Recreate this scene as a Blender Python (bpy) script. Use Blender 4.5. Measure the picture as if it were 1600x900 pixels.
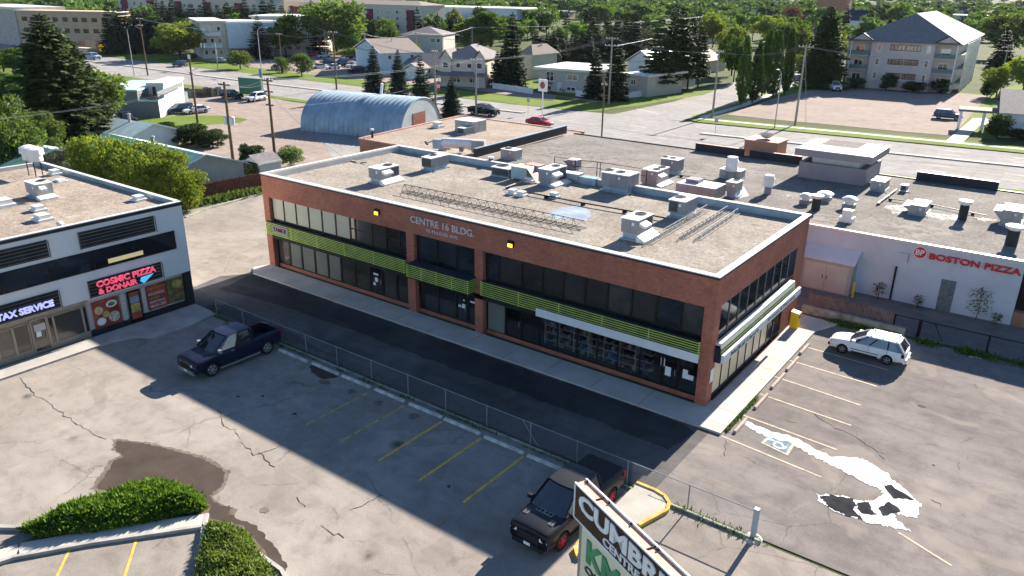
import bpy, bmesh, math, random
from mathutils import Vector, Matrix
for o in list(bpy.data.objects): bpy.data.objects.remove(o)
R = math.radians
sc = bpy.context.scene
COL = sc.collection
rnd = random.Random(7)

# ---------------------------------------------------------------- camera
CP = Vector((13.39016, -36.03958, 21.15305)); YAW, PIT, ROL, FPX = -0.63346, 0.36856, 0.01264, 1211.53171
cf = Vector((math.sin(YAW)*math.cos(PIT), math.cos(YAW)*math.cos(PIT), -math.sin(PIT)))
cr0 = Vector((math.cos(YAW), -math.sin(YAW), 0)); cu0 = cr0.cross(cf)
cr = cr0*math.cos(ROL)+cu0*math.sin(ROL); cu = -cr0*math.sin(ROL)+cu0*math.cos(ROL)
cam = bpy.data.cameras.new('camera'); camo = bpy.data.objects.new('camera', cam); COL.objects.link(camo)
m = Matrix((cr, cu, -cf)).transposed().to_4x4(); m.translation = CP; camo.matrix_world = m
cam.sensor_width = 36; cam.lens = FPX/1600*36; cam.clip_start = .5; cam.clip_end = 6000
sc.camera = camo

# ---------------------------------------------------------------- light
SUN_EL = 25.0
w = bpy.data.worlds.new('World'); sc.world = w; w.use_nodes = True
nt = w.node_tree; nt.nodes.clear()
sky = nt.nodes.new('ShaderNodeTexSky'); sky.sky_type = 'NISHITA'; sky.sun_disc = False
sky.sun_elevation = R(SUN_EL); sky.sun_rotation = 0.0
sky.air_density = 1.0; sky.dust_density = .1; sky.ozone_density = 4.0
bg = nt.nodes.new('ShaderNodeBackground'); bg.inputs[1].default_value = .055
ow = nt.nodes.new('ShaderNodeOutputWorld'); nt.links.new(sky.outputs[0], bg.inputs[0]); nt.links.new(bg.outputs[0], ow.inputs[0])
sl = bpy.data.lights.new('sun', 'SUN'); sl.energy = 5.0; sl.angle = R(.53); sl.color = (1, .9, .78)
so = bpy.data.objects.new('sun', sl); COL.objects.link(so)
sd = Vector((-.012, math.cos(R(SUN_EL)), math.sin(R(SUN_EL))))       # towards the sun
so.rotation_euler = sd.to_track_quat('Z', 'Y').to_euler()
so.location = (0, 0, 60)
sc.view_settings.view_transform = 'Standard'; sc.view_settings.look = 'None'
sc.view_settings.exposure = 1.88; sc.view_settings.gamma = 1; sc.view_settings.use_curve_mapping = False

# ---------------------------------------------------------------- survey helpers (photo pixel -> metres on a level plane)
def G(px, py, z=0.0):
    d = cf + cr*((px-800)/FPX) - cu*((py-450)/FPX)
    t = (z-CP.z)/d.z
    p = CP + d*t
    return Vector((p.x, p.y, z))
def PR(P):
    d = Vector(P)-CP; zz = d.dot(cf)
    return 800+FPX*d.dot(cr)/zz, 450-FPX*d.dot(cu)/zz, zz
def HT(B, ty):
    lo, hi = 0, 60
    for _ in range(40):
        mid = (lo+hi)/2
        if PR(B+Vector((0, 0, mid)))[1] > ty: lo = mid
        else: hi = mid
    return lo
def WD(B, wpx): return wpx*PR(B)[2]/FPX

# ---------------------------------------------------------------- materials
MT = {}
def _new(name):
    m = bpy.data.materials.new(name); m.use_nodes = True
    n = m.node_tree.nodes; b = n.get('Principled BSDF'); return m, m.node_tree, b
def node(t, ty, **kw):
    n = t.nodes.new(ty)
    for k, v in kw.items():
        if k.startswith('i_'): 
            key = k[2:]
            n.inputs[int(key) if key.isdigit() else key.replace('_', ' ')].default_value = v
        else: setattr(n, k, v)
    return n
def lk(t, a, b): t.links.new(a, b)
def coords(t, obj=True):
    return node(t, 'ShaderNodeTexCoord').outputs['Object' if obj else 'Generated']
def ramp(t, fac, stops):
    r = t.nodes.new('ShaderNodeValToRGB'); e = r.color_ramp.elements
    while len(e) < len(stops): e.new(.5)
    for x, (p, c) in zip(e, stops):
        x.position = p; x.color = (c, c, c, 1) if isinstance(c, (int, float)) else (*c, 1)
    lk(t, fac, r.inputs[0]); return r.outputs[0]
def mix(t, f, a, b, mode='MIX'):
    n = t.nodes.new('ShaderNodeMix'); n.data_type = 'RGBA'; n.blend_type = mode
    for i, v in ((0, f), (6, a), (7, b)):
        s = n.inputs[i]
        if isinstance(v, bpy.types.NodeSocket): lk(t, v, s)
        elif i == 0: s.default_value = v
        else: s.default_value = (v, v, v, 1) if isinstance(v, (int, float)) else (*v, 1)
    return n.outputs[2]
def noise(t, co, sc_, det=4, rough=.55, dist=0, scl=None):
    if scl:
        mp = node(t, 'ShaderNodeMapping'); mp.inputs['Scale'].default_value = scl; lk(t, co, mp.inputs[0]); co = mp.outputs[0]
    n = node(t, 'ShaderNodeTexNoise'); n.inputs['Scale'].default_value = sc_; n.inputs['Detail'].default_value = det
    n.inputs['Roughness'].default_value = rough; n.inputs['Distortion'].default_value = dist; lk(t, co, n.inputs['Vector']); return n.outputs[0]
def P(name, col, rough=.7, metal=0, var=.12, scale=2.0, bump=0, coat=0, spec=.14, emit=None, es=1, dirt=0, trans=0):
    if name in MT: return MT[name]
    m, t, b = _new(name)
    b.inputs['Roughness'].default_value = rough; b.inputs['Metallic'].default_value = metal
    b.inputs['Specular IOR Level'].default_value = spec; b.inputs['Coat Weight'].default_value = coat
    co = coords(t)
    c = (*col,)
    f = noise(t, co, scale, 5)
    lo = tuple(max(0, x*(1-var*1.6)) for x in c); hi = tuple(min(1, x*(1+var)) for x in c)
    out = mix(t, ramp(t, f, [(.3, 0.), (.7, 1.)]), lo, hi)
    if dirt:
        d = ramp(t, noise(t, co, scale*.35, 6, .7), [(.52, 0.), (.7, 1.)])
        n = node(t, 'ShaderNodeMath', operation='MULTIPLY'); lk(t, d, n.inputs[0]); n.inputs[1].default_value = dirt
        out = mix(t, n.outputs[0], out, (.11, .085, .06))
    lk(t, out, b.inputs['Base Color'])
    if bump:
        bm_ = node(t, 'ShaderNodeBump'); bm_.inputs['Strength'].default_value = bump; bm_.inputs['Distance'].default_value = .02
        lk(t, noise(t, co, scale*12, 3), bm_.inputs['Height']); lk(t, bm_.outputs[0], b.inputs['Normal'])
    if emit: b.inputs['Emission Color'].default_value = (*emit, 1); b.inputs['Emission Strength'].default_value = es
    MT[name] = m; return m

def asphalt(name, c1, c2, crack=.5, patch=(.1, .1, .1), pf=.5, stain=.5, streak=.3, cs=.16):
    m, t, b = _new(name); co = coords(t); b.inputs['Roughness'].default_value = 1.0; b.inputs['Specular IOR Level'].default_value = .04
    big = ramp(t, noise(t, co, .13, 6, .6, .6), [(.32, 0.), (.66, 1.)])
    col = mix(t, big, c1, c2)
    mid = ramp(t, noise(t, co, .75, 8, .72, .4), [(.3, .74), (.5, .98), (.72, 1.14)])
    col = mix(t, 1.0, col, mid, 'MULTIPLY')
    st = ramp(t, noise(t, co, .6, 4, .6, .3, (.25, 1.6, 1)), [(.35, .84), (.65, 1.07)])
    col = mix(t, streak, col, mix(t, 1.0, col, st, 'MULTIPLY'))
    grain = ramp(t, noise(t, co, 16, 4, .85), [(.3, .80), (.7, 1.18)])
    col = mix(t, 1.0, col, grain, 'MULTIPLY')
    pt = ramp(t, noise(t, co, .22, 3, .5, 1.2), [(.60, 0.), (.64, 1.)])
    pm = node(t, 'ShaderNodeMath', operation='MULTIPLY'); lk(t, pt, pm.inputs[0]); pm.inputs[1].default_value = pf
    col = mix(t, pm.outputs[0], col, patch)
    # cracks: voronoi cell borders, bent by noise, only where a mask lets them
    for s, wd, lo in ((cs, .0045, .50), (cs*2.9, .006, .57)):
        nz = node(t, 'ShaderNodeTexNoise'); nz.inputs['Scale'].default_value = s*4; nz.inputs['Detail'].default_value = 8; nz.inputs['Roughness'].default_value = .68; lk(t, co, nz.inputs['Vector'])
        ad = node(t, 'ShaderNodeMixRGB', blend_type='ADD'); ad.inputs[0].default_value = .9/s*.16; lk(t, co, ad.inputs[1]); lk(t, nz.outputs['Color'], ad.inputs[2])
        v = node(t, 'ShaderNodeTexVoronoi', feature='DISTANCE_TO_EDGE'); v.inputs['Scale'].default_value = s; lk(t, ad.outputs[0], v.inputs['Vector'])
        cr_ = ramp(t, v.outputs['Distance'], [(wd*.4, 1.), (wd*1.3, 0.)])
        mk = ramp(t, noise(t, co, s*1.7, 3), [(lo, 0.), (lo+.07, 1.)])
        mm = node(t, 'ShaderNodeMath', operation='MULTIPLY'); lk(t, cr_, mm.inputs[0]); lk(t, mk, mm.inputs[1])
        mm2 = node(t, 'ShaderNodeMath', operation='MULTIPLY'); lk(t, mm.outputs[0], mm2.inputs[0]); mm2.inputs[1].default_value = crack*.8
        col = mix(t, mm2.outputs[0], col, (.06, .052, .044))
    # oil spots
    v = node(t, 'ShaderNodeTexVoronoi', feature='F1'); v.inputs['Scale'].default_value = .34; v.inputs['Randomness'].default_value = 1; lk(t, co, v.inputs['Vector'])
    sp = ramp(t, v.outputs['Distance'], [(.05, 1.), (.17, 0.)])
    mk = ramp(t, noise(t, co, .5, 4), [(.5, 0.), (.6, 1.)])
    mm = node(t, 'ShaderNodeMath', operation='MULTIPLY'); lk(t, sp, mm.inputs[0]); lk(t, mk, mm.inputs[1])
    mm2 = node(t, 'ShaderNodeMath', operation='MULTIPLY'); lk(t, mm.outputs[0], mm2.inputs[0]); mm2.inputs[1].default_value = stain
    col = mix(t, mm2.outputs[0], col, (.05, .047, .043))
    lk(t, col, b.inputs['Base Color'])
    bp = node(t, 'ShaderNodeBump'); bp.inputs['Strength'].default_value = .35; bp.inputs['Distance'].default_value = .02
    lk(t, noise(t, co, 14, 4, .7), bp.inputs['Height']); lk(t, bp.outputs[0], b.inputs['Normal'])
    MT[name] = m; return m

def brick(name, c1, c2, mortar, bw=.21, bh=.075):
    m, t, b = _new(name); co = coords(t); b.inputs['Roughness'].default_value = .85; b.inputs['Specular IOR Level'].default_value = .25
    s = node(t, 'ShaderNodeSeparateXYZ'); lk(t, co, s.inputs[0])
    a = node(t, 'ShaderNodeMath', operation='ADD'); lk(t, s.outputs[0], a.inputs[0]); lk(t, s.outputs[1], a.inputs[1])
    c = node(t, 'ShaderNodeCombineXYZ'); lk(t, a.outputs[0], c.inputs[0]); lk(t, s.outputs[2], c.inputs[1])
    br = node(t, 'ShaderNodeTexBrick'); br.inputs['Scale'].default_value = 1; br.inputs['Brick Width'].default_value = bw; br.inputs['Row Height'].default_value = bh
    br.inputs['Mortar Size'].default_value = .007; br.inputs['Mortar Smooth'].default_value = .2; br.inputs['Bias'].default_value = -.1
    br.inputs['Color1'].default_value = (*c1, 1); br.inputs['Color2'].default_value = (*c2, 1); br.inputs['Mortar'].default_value = (*mortar, 1)
    lk(t, c.outputs[0], br.inputs['Vector'])
    v = ramp(t, noise(t, co, .35, 6, .65, 0, (1, 1, 2.2)), [(.3, .78), (.7, 1.15)])
    col = mix(t, 1.0, br.outputs['Color'], v, 'MULTIPLY')
    st = ramp(t, noise(t, co, 1.2, 4, .6, 0, (1.5, 1.5, .25)), [(.55, 0.), (.75, .35)])
    col = mix(t, st, col, (.10, .06, .045))
    lk(t, col, b.inputs['Base Color'])
    bp = node(t, 'ShaderNodeBump'); bp.inputs['Strength'].default_value = .5; bp.inputs['Distance'].default_value = .01; bp.invert = True
    lk(t, br.outputs['Fac'], bp.inputs['Height']); lk(t, bp.outputs[0], b.inputs['Normal'])
    MT[name] = m; return m

def gravel(name, c1, c2, dark=(.09, .08, .07)):
    m, t, b = _new(name); co = coords(t); b.inputs['Roughness'].default_value = 1.0; b.inputs['Specular IOR Level'].default_value = .05
    col = mix(t, ramp(t, noise(t, co, .25, 5, .6, .5), [(.35, 0.), (.65, 1.)]), c1, c2)
    g = ramp(t, noise(t, co, 4.2, 6, .95), [(.36, .48), (.64, 1.42)])
    col = mix(t, 1.0, col, g, 'MULTIPLY')
    g2 = ramp(t, noise(t, co, 1.3, 8, .8), [(.3, .72), (.7, 1.12)])
    col = mix(t, 1.0, col, g2, 'MULTIPLY')
    w_ = ramp(t, noise(t, co, .7, 9, .8, 1.2, (1, 2.2, 1)), [(.57, 0.), (.66, .7)])
    col = mix(t, w_, col, dark)
    lk(t, col, b.inputs['Base Color'])
    bp = node(t, 'ShaderNodeBump'); bp.inputs['Strength'].default_value = .8; bp.inputs['Distance'].default_value = .04
    lk(t, noise(t, co, 9, 4, .8), bp.inputs['Height']); lk(t, bp.outputs[0], b.inputs['Normal'])
    MT[name] = m; return m

def grassmat(name, c1, c2, c3):
    m, t, b = _new(name); co = coords(t); b.inputs['Roughness'].default_value = 1.0; b.inputs['Specular IOR Level'].default_value = .05
    col = mix(t, ramp(t, noise(t, co, .12, 6, .65), [(.35, 0.), (.65, 1.)]), c1, c2)
    col = mix(t, ramp(t, noise(t, co, .5, 6, .7), [(.55, 0.), (.72, 1.)]), col, c3)
    col = mix(t, 1.0, col, ramp(t, noise(t, co, 6, 4, .8), [(.3, .7), (.7, 1.25)]), 'MULTIPLY')
    lk(t, col, b.inputs['Base Color']); MT[name] = m; return m

def foliage(name, c1, c2, tr=.35, lo=.34, hi=.66):
    """leaf colour: varies leaf clump by leaf clump and tree by tree; thin leaves let some light through"""
    m, t, b = _new(name)
    co = coords(t); oi = node(t, 'ShaderNodeObjectInfo')
    f = noise(t, co, 1.3, 6, .8)
    col = mix(t, ramp(t, f, [(lo, 0.), (hi, 1.)]), c1, c2)
    col = mix(t, 1.0, col, ramp(t, noise(t, co, 7, 2, .5), [(.35, .62), (.65, 1.4)]), 'MULTIPLY')
    v = ramp(t, oi.outputs['Random'], [(0., .78), (1., 1.25)])
    col = mix(t, 1.0, col, v, 'MULTIPLY')
    b.inputs['Roughness'].default_value = .75; b.inputs['Specular IOR Level'].default_value = .12
    lk(t, col, b.inputs['Base Color'])
    trn = node(t, 'ShaderNodeBsdfTranslucent'); lk(t, mix(t, 1.0, col, (1.25, 1.3, .6), 'MULTIPLY'), trn.inputs[0])
    ms = node(t, 'ShaderNodeMixShader'); ms.inputs[0].default_value = tr; lk(t, b.outputs[0], ms.inputs[1]); lk(t, trn.outputs[0], ms.inputs[2])
    lk(t, ms.outputs[0], t.nodes['Material Output'].inputs[0]); MT[name] = m; return m

def glassm(name, col=(.012, .014, .016), rough=.06, col2=None, sc_=.5, refl=.13):
    """dark tinted glazing: the room behind reads as a dark colour, the coat mirrors a little of the surroundings"""
    m, t, b = _new(name); b.inputs['Roughness'].default_value = .9; b.inputs['Specular IOR Level'].default_value = 0
    co = coords(t); c2 = col2 or tuple(x*2.2 for x in col)
    f = ramp(t, noise(t, co, sc_, 3), [(.4, 0.), (.6, 1.)]); lk(t, mix(t, f, col, c2), b.inputs['Base Color'])
    gl = node(t, 'ShaderNodeBsdfGlossy'); gl.inputs['Roughness'].default_value = rough
    ms = node(t, 'ShaderNodeMixShader'); ms.inputs[0].default_value = refl; lk(t, b.outputs[0], ms.inputs[1]); lk(t, gl.outputs[0], ms.inputs[2])
    lk(t, ms.outputs[0], t.nodes['Material Output'].inputs[0]); MT[name] = m; return m

def ribbed(name, col, axis=0, sc_=6, rough=.4, metal=.6, depth=.03, var=.12):
    m, t, b = _new(name); co = coords(t); b.inputs['Roughness'].default_value = rough; b.inputs['Metallic'].default_value = metal
    c = mix(t, ramp(t, noise(t, co, .6, 6, .7), [(.3, 0.), (.7, 1.)]), tuple(x*(1-var*1.5) for x in col), tuple(min(1, x*(1+var)) for x in col))
    wv = node(t, 'ShaderNodeTexWave', bands_direction='XYZ'[axis]); wv.inputs['Scale'].default_value = sc_/6.283*3.14159; lk(t, co, wv.inputs[0])
    c = mix(t, 1.0, c, ramp(t, wv.outputs[0], [(0., .9), (1., 1.05)]), 'MULTIPLY')
    lk(t, c, b.inputs['Base Color'])
    bp = node(t, 'ShaderNodeBump'); bp.inputs['Strength'].default_value = 1; bp.inputs['Distance'].default_value = depth
    lk(t, wv.outputs[0], bp.inputs['Height']); lk(t, bp.outputs[0], b.inputs['Normal']); MT[name] = m; return m

def paint(name, col, metal=.0):
    m, t, b = _new(name); b.inputs['Base Color'].default_value = (*col, 1); b.inputs['Metallic'].default_value = metal
    b.inputs['Coat Weight'].default_value = .38 if max(col) < .1 else .5; b.inputs['Coat Roughness'].default_value = .02; b.inputs['Specular IOR Level'].default_value = .08; b.inputs['Roughness'].default_value = .6
    MT[name] = m; return m

asphalt('lot_asphalt', (.225, .200, .176), (.292, .264, .234), .6, (.16, .142, .122), .35, .8, .5)
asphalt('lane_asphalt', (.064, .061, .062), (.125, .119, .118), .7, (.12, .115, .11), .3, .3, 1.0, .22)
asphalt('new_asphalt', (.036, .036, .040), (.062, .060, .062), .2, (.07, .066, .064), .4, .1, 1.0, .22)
asphalt('side_lot_asphalt', (.155, .141, .134), (.225, .204, .192), .7, (.30, .26, .22), .30, .6, 1.0, .2)
asphalt('road_asphalt', (.25, .24, .232), (.30, .287, .277), .5, (.22, .21, .2), .5, .1, .5, .1)
asphalt('pink_gravel', (.25, .205, .18), (.295, .245, .215), .15, (.28, .23, .2), .5, .1, .5)
P('concrete', (.36, .345, .32), .88, 0, .13, .7, .2, dirt=.35)
P('walk_concrete', (.44, .415, .375), .88, 0, .10, .6, .2, dirt=.15)
P('kerb_concrete', (.36, .35, .32), .88, 0, .15, 1.2, .2, dirt=.3)
P('old_concrete', (.30, .31, .27), .9, 0, .25, 2.5, .3, dirt=.6)
P('yellow_paint', (.62, .39, .08), .75, 0, .2, 5, dirt=.4)
P('faded_yellow', (.42, .31, .13), .8, 0, .3, 3, dirt=.5)
P('white_line', (.55, .53, .48), .8, 0, .25, 4, dirt=.4)
P('cream_line', (.48, .40, .29), .8, 0, .2, 4, dirt=.4)
def patchy(name, c1, c2, sc_, thr, rough_=.9):
    m, t, b = _new(name); co = coords(t); b.inputs['Roughness'].default_value = rough_; b.inputs['Specular IOR Level'].default_value = .05
    lk(t, mix(t, ramp(t, noise(t, co, sc_, 9, .8, .6), [(thr, 1.), (thr+.035, 0.)]), c1, c2), b.inputs['Base Color']); MT[name] = m
P('tar', (.035, .036, .042), 1.0, 0, .2, 2, spec=.0)
patchy('spilled_paint', (.80, .80, .78), (.26, .24, .225), 2.2, .395)
patchy('roof_stain', (.115, .105, .095), (.20, .186, .17), 1.1, .5)
patchy('white_seal', (.60, .60, .57), (.21, .195, .18), 1.6, .50)
brick('red_brick', (.47, .155, .092), (.33, .105, .068), (.17, .12, .10))
brick('tan_brick', (.40, .19, .115), (.34, .16, .10), (.3, .2, .15))
gravel('roof_gravel', (.25, .222, .19), (.345, .312, .27))
gravel('roof_gravel_grey', (.175, .163, .15), (.25, .236, .218), (.11, .10, .092))
gravel('roof_gravel_tan', (.29, .24, .195), (.36, .305, .255))
P('flashing_white', (.58, .57, .53), .45, .1, .08, .8)
P('flashing_blue', (.30, .40, .47), .4, .3, .15, 1.2)
P('flashing_dark', (.035, .038, .045), .5, .2, .1, 2)
P('black_metal', (.018, .018, .02), .45, .3, .1, 3)
P('dull_steel', (.22, .24, .26), .7, .1, .12, 3)
P('stop_concrete', (.50, .50, .45), .9, 0, .2, 2.5, .3, dirt=.35)
P('steel', (.36, .37, .38), .5, .5, .12, 3)
P('galv', (.50, .55, .60), .42, .55, .15, 2)
P('hvac_grey', (.235, .245, .27), .5, .15, .1, 1.2, dirt=.15)
P('hvac_pale', (.36, .355, .34), .5, .1, .1, 1.2, dirt=.3)
P('hvac_top', (.72, .72, .69), .5, .1, .08, 1.2, dirt=.1)
P('white_wall', (.62, .63, .62), .7, 0, .04, .5, dirt=.05)
P('pizza_wall', (.54, .56, .59), .75, 0, .05, .6, dirt=.12)
P('purple_grey', (.27, .25, .26), .7, 0, .08, .6)
P('white_paint', (.75, .75, .73), .5, 0, .05, 2)
P('lime_slat', (.48, .62, .14), .45, .1, .15, 2)
P('dark_backing', (.02, .024, .02), .6, 0, .2, 1)
P('navy_cap', (.025, .035, .055), .5, .3, .15, 1)
P('bronze_frame', (.03, .026, .022), .4, .5, .1, 3)
P('cream_blind', (.46, .44, .34), .45, 0, .06, .6)
P('grey_blind', (.16, .17, .145), .4, 0, .1, .7)
P('tan_frame', (.33, .28, .215), .5, .2, .1, 2)
P('red_letter', (.62, .03, .03), .4, 0, .05, 3)
P('pink_neon', (.85, .12, .2), .4, 0, .05, 3, emit=(1, .12, .22), es=.15)
P('blue_neon', (.1, .5, .8), .4, 0, .05, 3, emit=(.1, .55, .9), es=.2)
P('lilac_neon', (.5, .52, .9), .4, 0, .05, 3, emit=(.5, .52, 1), es=.2)
P('amber_lens', (.9, .5, .03), .4, 0, .05, 3, emit=(1, .52, .04), es=.8)
P('lit_panel', (.5, .42, .22), .5, 0, .03, 3, emit=(1, .8, .42), es=.1)
P('silver_letter', (.66, .64, .66), .4, .3, .05, 3)
P('poster_red', (.34, .075, .045), .5, 0, .35, 1.5)
P('poster_olive', (.20, .17, .07), .5, 0, .5, 2.5)
P('poster_yellow', (.5, .4, .12), .5, 0, .3, 4)
P('poster_cream', (.55, .5, .36), .5, 0, .3, 5)
P('wood_red', (.17, .065, .045), .85, 0, .3, 3, dirt=.2)
P('wood_pallet', (.19, .125, .10), .85, 0, .3, 3, dirt=.3)
P('pole_wood', (.13, .085, .055), .9, 0, .25, 4)
P('pole_grey', (.30, .27, .24), .85, 0, .2, 4)
P('bark', (.07, .05, .035), .95, 0, .3, 5, .5)
P('trans_grey', (.45, .47, .48), .5, .2, .06, 3)
P('tyre', (.018, .018, .018), .9, 0, .2, 6)
P('black_plastic', (.02, .02, .022), .6, 0, .15, 5)
P('alloy', (.45, .45, .46), .35, .7, .08, 5)
P('red_rim', (.42, .015, .03), .35, .3, .1, 5)
P('chrome', (.7, .7, .7), .15, 1, .05, 5)
P('lamp_glass', (.75, .76, .78), .15, 0, .05, 5)
P('tail_red', (.16, .008, .008), .3, 0, .05, 5)
P('yellow_plastic', (.78, .52, .03), .45, 0, .06, 2)
P('blue_sign', (.06, .2, .5), .5, 0, .05, 2)
P('green_sign', (.07, .20, .13), .6, 0, .1, 1)
P('red_flag', (.6, .03, .04), .6, 0, .05, 2)
P('shingle_grey', (.19, .18, .18), .9, 0, .18, 2.5, .2)
P('shingle_tan', (.24, .205, .18), .9, 0, .15, 2.5, .2)
P('shingle_pale', (.36, .34, .315), .85, 0, .1, 2, .2)
P('shingle_navy', (.035, .045, .09), .9, 0, .15, 2.5)
P('siding_cream', (.55, .49, .40), .8, 0, .06, 1)
P('siding_blue', (.48, .56, .62), .7, 0, .06, 1)
P('siding_grey', (.40, .39, .35), .75, 0, .06, 1)
P('siding_white', (.62, .64, .65), .7, 0, .06, 1)
P('apt_grey', (.50, .435, .41), .8, 0, .05, .6)
P('apt_tan', (.46, .33, .235), .85, 0, .06, .3)
P('apt_pale', (.42, .37, .34), .85, 0, .06, .3)
P('maroon', (.16, .03, .05), .7, 0, .08, 1)
P('teal_metal', (.13, .19, .19), .6, .1, .1, 2)
P('teal_roof', (.12, .26, .24), .55, .3, .15, 1)
P('mint_roof', (.48, .60, .58), .5, .3, .12, 1)
P('cyan_trim', (.35, .52, .54), .5, .1, .1, 2)
P('louvre_edge', (.10, .105, .12), .5, 0, .1, 2)
P('tan_bounce_pane', (.62, .52, .36), .35, 0, .06, .8)  # tan brightened to stand in for sunlit ground reflected in the side glass
P('curtain', (.16, .18, .18), .8, 0, .2, 4)
P('goods', (.22, .16, .12), .8, 0, .5, 7)
P('goods_light', (.5, .48, .42), .7, 0, .3, 6)
P('paper', (.72, .74, .72), .8, 0, .04, 4)
P('soil', (.14, .11, .08), .95, 0, .25, 3, .4)
P('sign_brown', (.045, .022, .014), .5, .1, .25, 1.5)
P('sign_rust', (.52, .30, .235), .6, .2, .16, 1.2, dirt=.2)
P('sign_cream', (.62, .62, .46), .5, 0, .06, 1)
P('sign_green', (.05, .26, .12), .5, 0, .1, 2)
P('bay_blue', (.10, .17, .24), .8, 0, .3, 4)
P('blue_patch', (.22, .28, .36), .7, 0, .2, 1)
P('osb', (.62, .47, .33), .8, 0, .2, 4)
P('orange_wrap', (.68, .40, .25), .7, 0, .2, 2)
ribbed('quonset_steel', (.34, .43, .50), 0, 5.2, .42, .45, .06)
ribbed('clapboard', (.45, .47, .48), 2, 18, .6, 0, .02)
glassm('window_glass', (.010, .012, .014)); glassm('window_brown', (.022, .018, .014), .08, (.034, .028, .022), .5, .10)
glassm('brown_pane', (.030, .027, .024), .1, (.048, .043, .038), .3, .10)
glassm('car_glass', (.010, .013, .018), .03, (.022, .026, .034), 2, .16)
glassm('shop_glass', (.03, .028, .025), .1, (.07, .06, .05), .6)
grassmat('grass', (.075, .115, .022), (.115, .155, .03), (.17, .155, .06))
grassmat('lawn', (.095, .145, .026), (.135, .19, .035), (.17, .185, .06))
grassmat('rough_ground', (.055, .075, .03), (.09, .10, .045), (.05, .08, .025))
foliage('leaf_green', (.036, .08, .015), (.105, .175, .032), .4)
foliage('poplar_leaf', (.022, .055, .012), (.07, .125, .022), .2)
foliage('leaf_light', (.045, .082, .024), (.125, .172, .055), .4)
foliage('leaf_yellow', (.07, .12, .02), (.20, .225, .04), .4)
foliage('leaf_autumn', (.07, .135, .02), (.34, .32, .05), .45, lo=.42, hi=.74)
foliage('leaf_red', (.07, .035, .03), (.13, .06, .045), .2)
foliage('leaf_grey', (.10, .12, .06), (.20, .21, .13), .25)
foliage('leaf_dark', (.018, .035, .012), (.045, .075, .02), .2)
foliage('needle_dark', (.010, .024, .010), (.028, .050, .018), .05)
foliage('needle_blue', (.013, .030, .020), (.036, .062, .040), .05)
foliage('needle_olive', (.018, .036, .010), (.058, .082, .020), .08)
foliage('juniper', (.055, .12, .015), (.15, .25, .03), .3)
foliage('juniper_olive', (.075, .12, .03), (.18, .24, .06), .3)
foliage('far_leaf', (.036, .078, .022), (.115, .185, .045), .3)
M = MT

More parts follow.
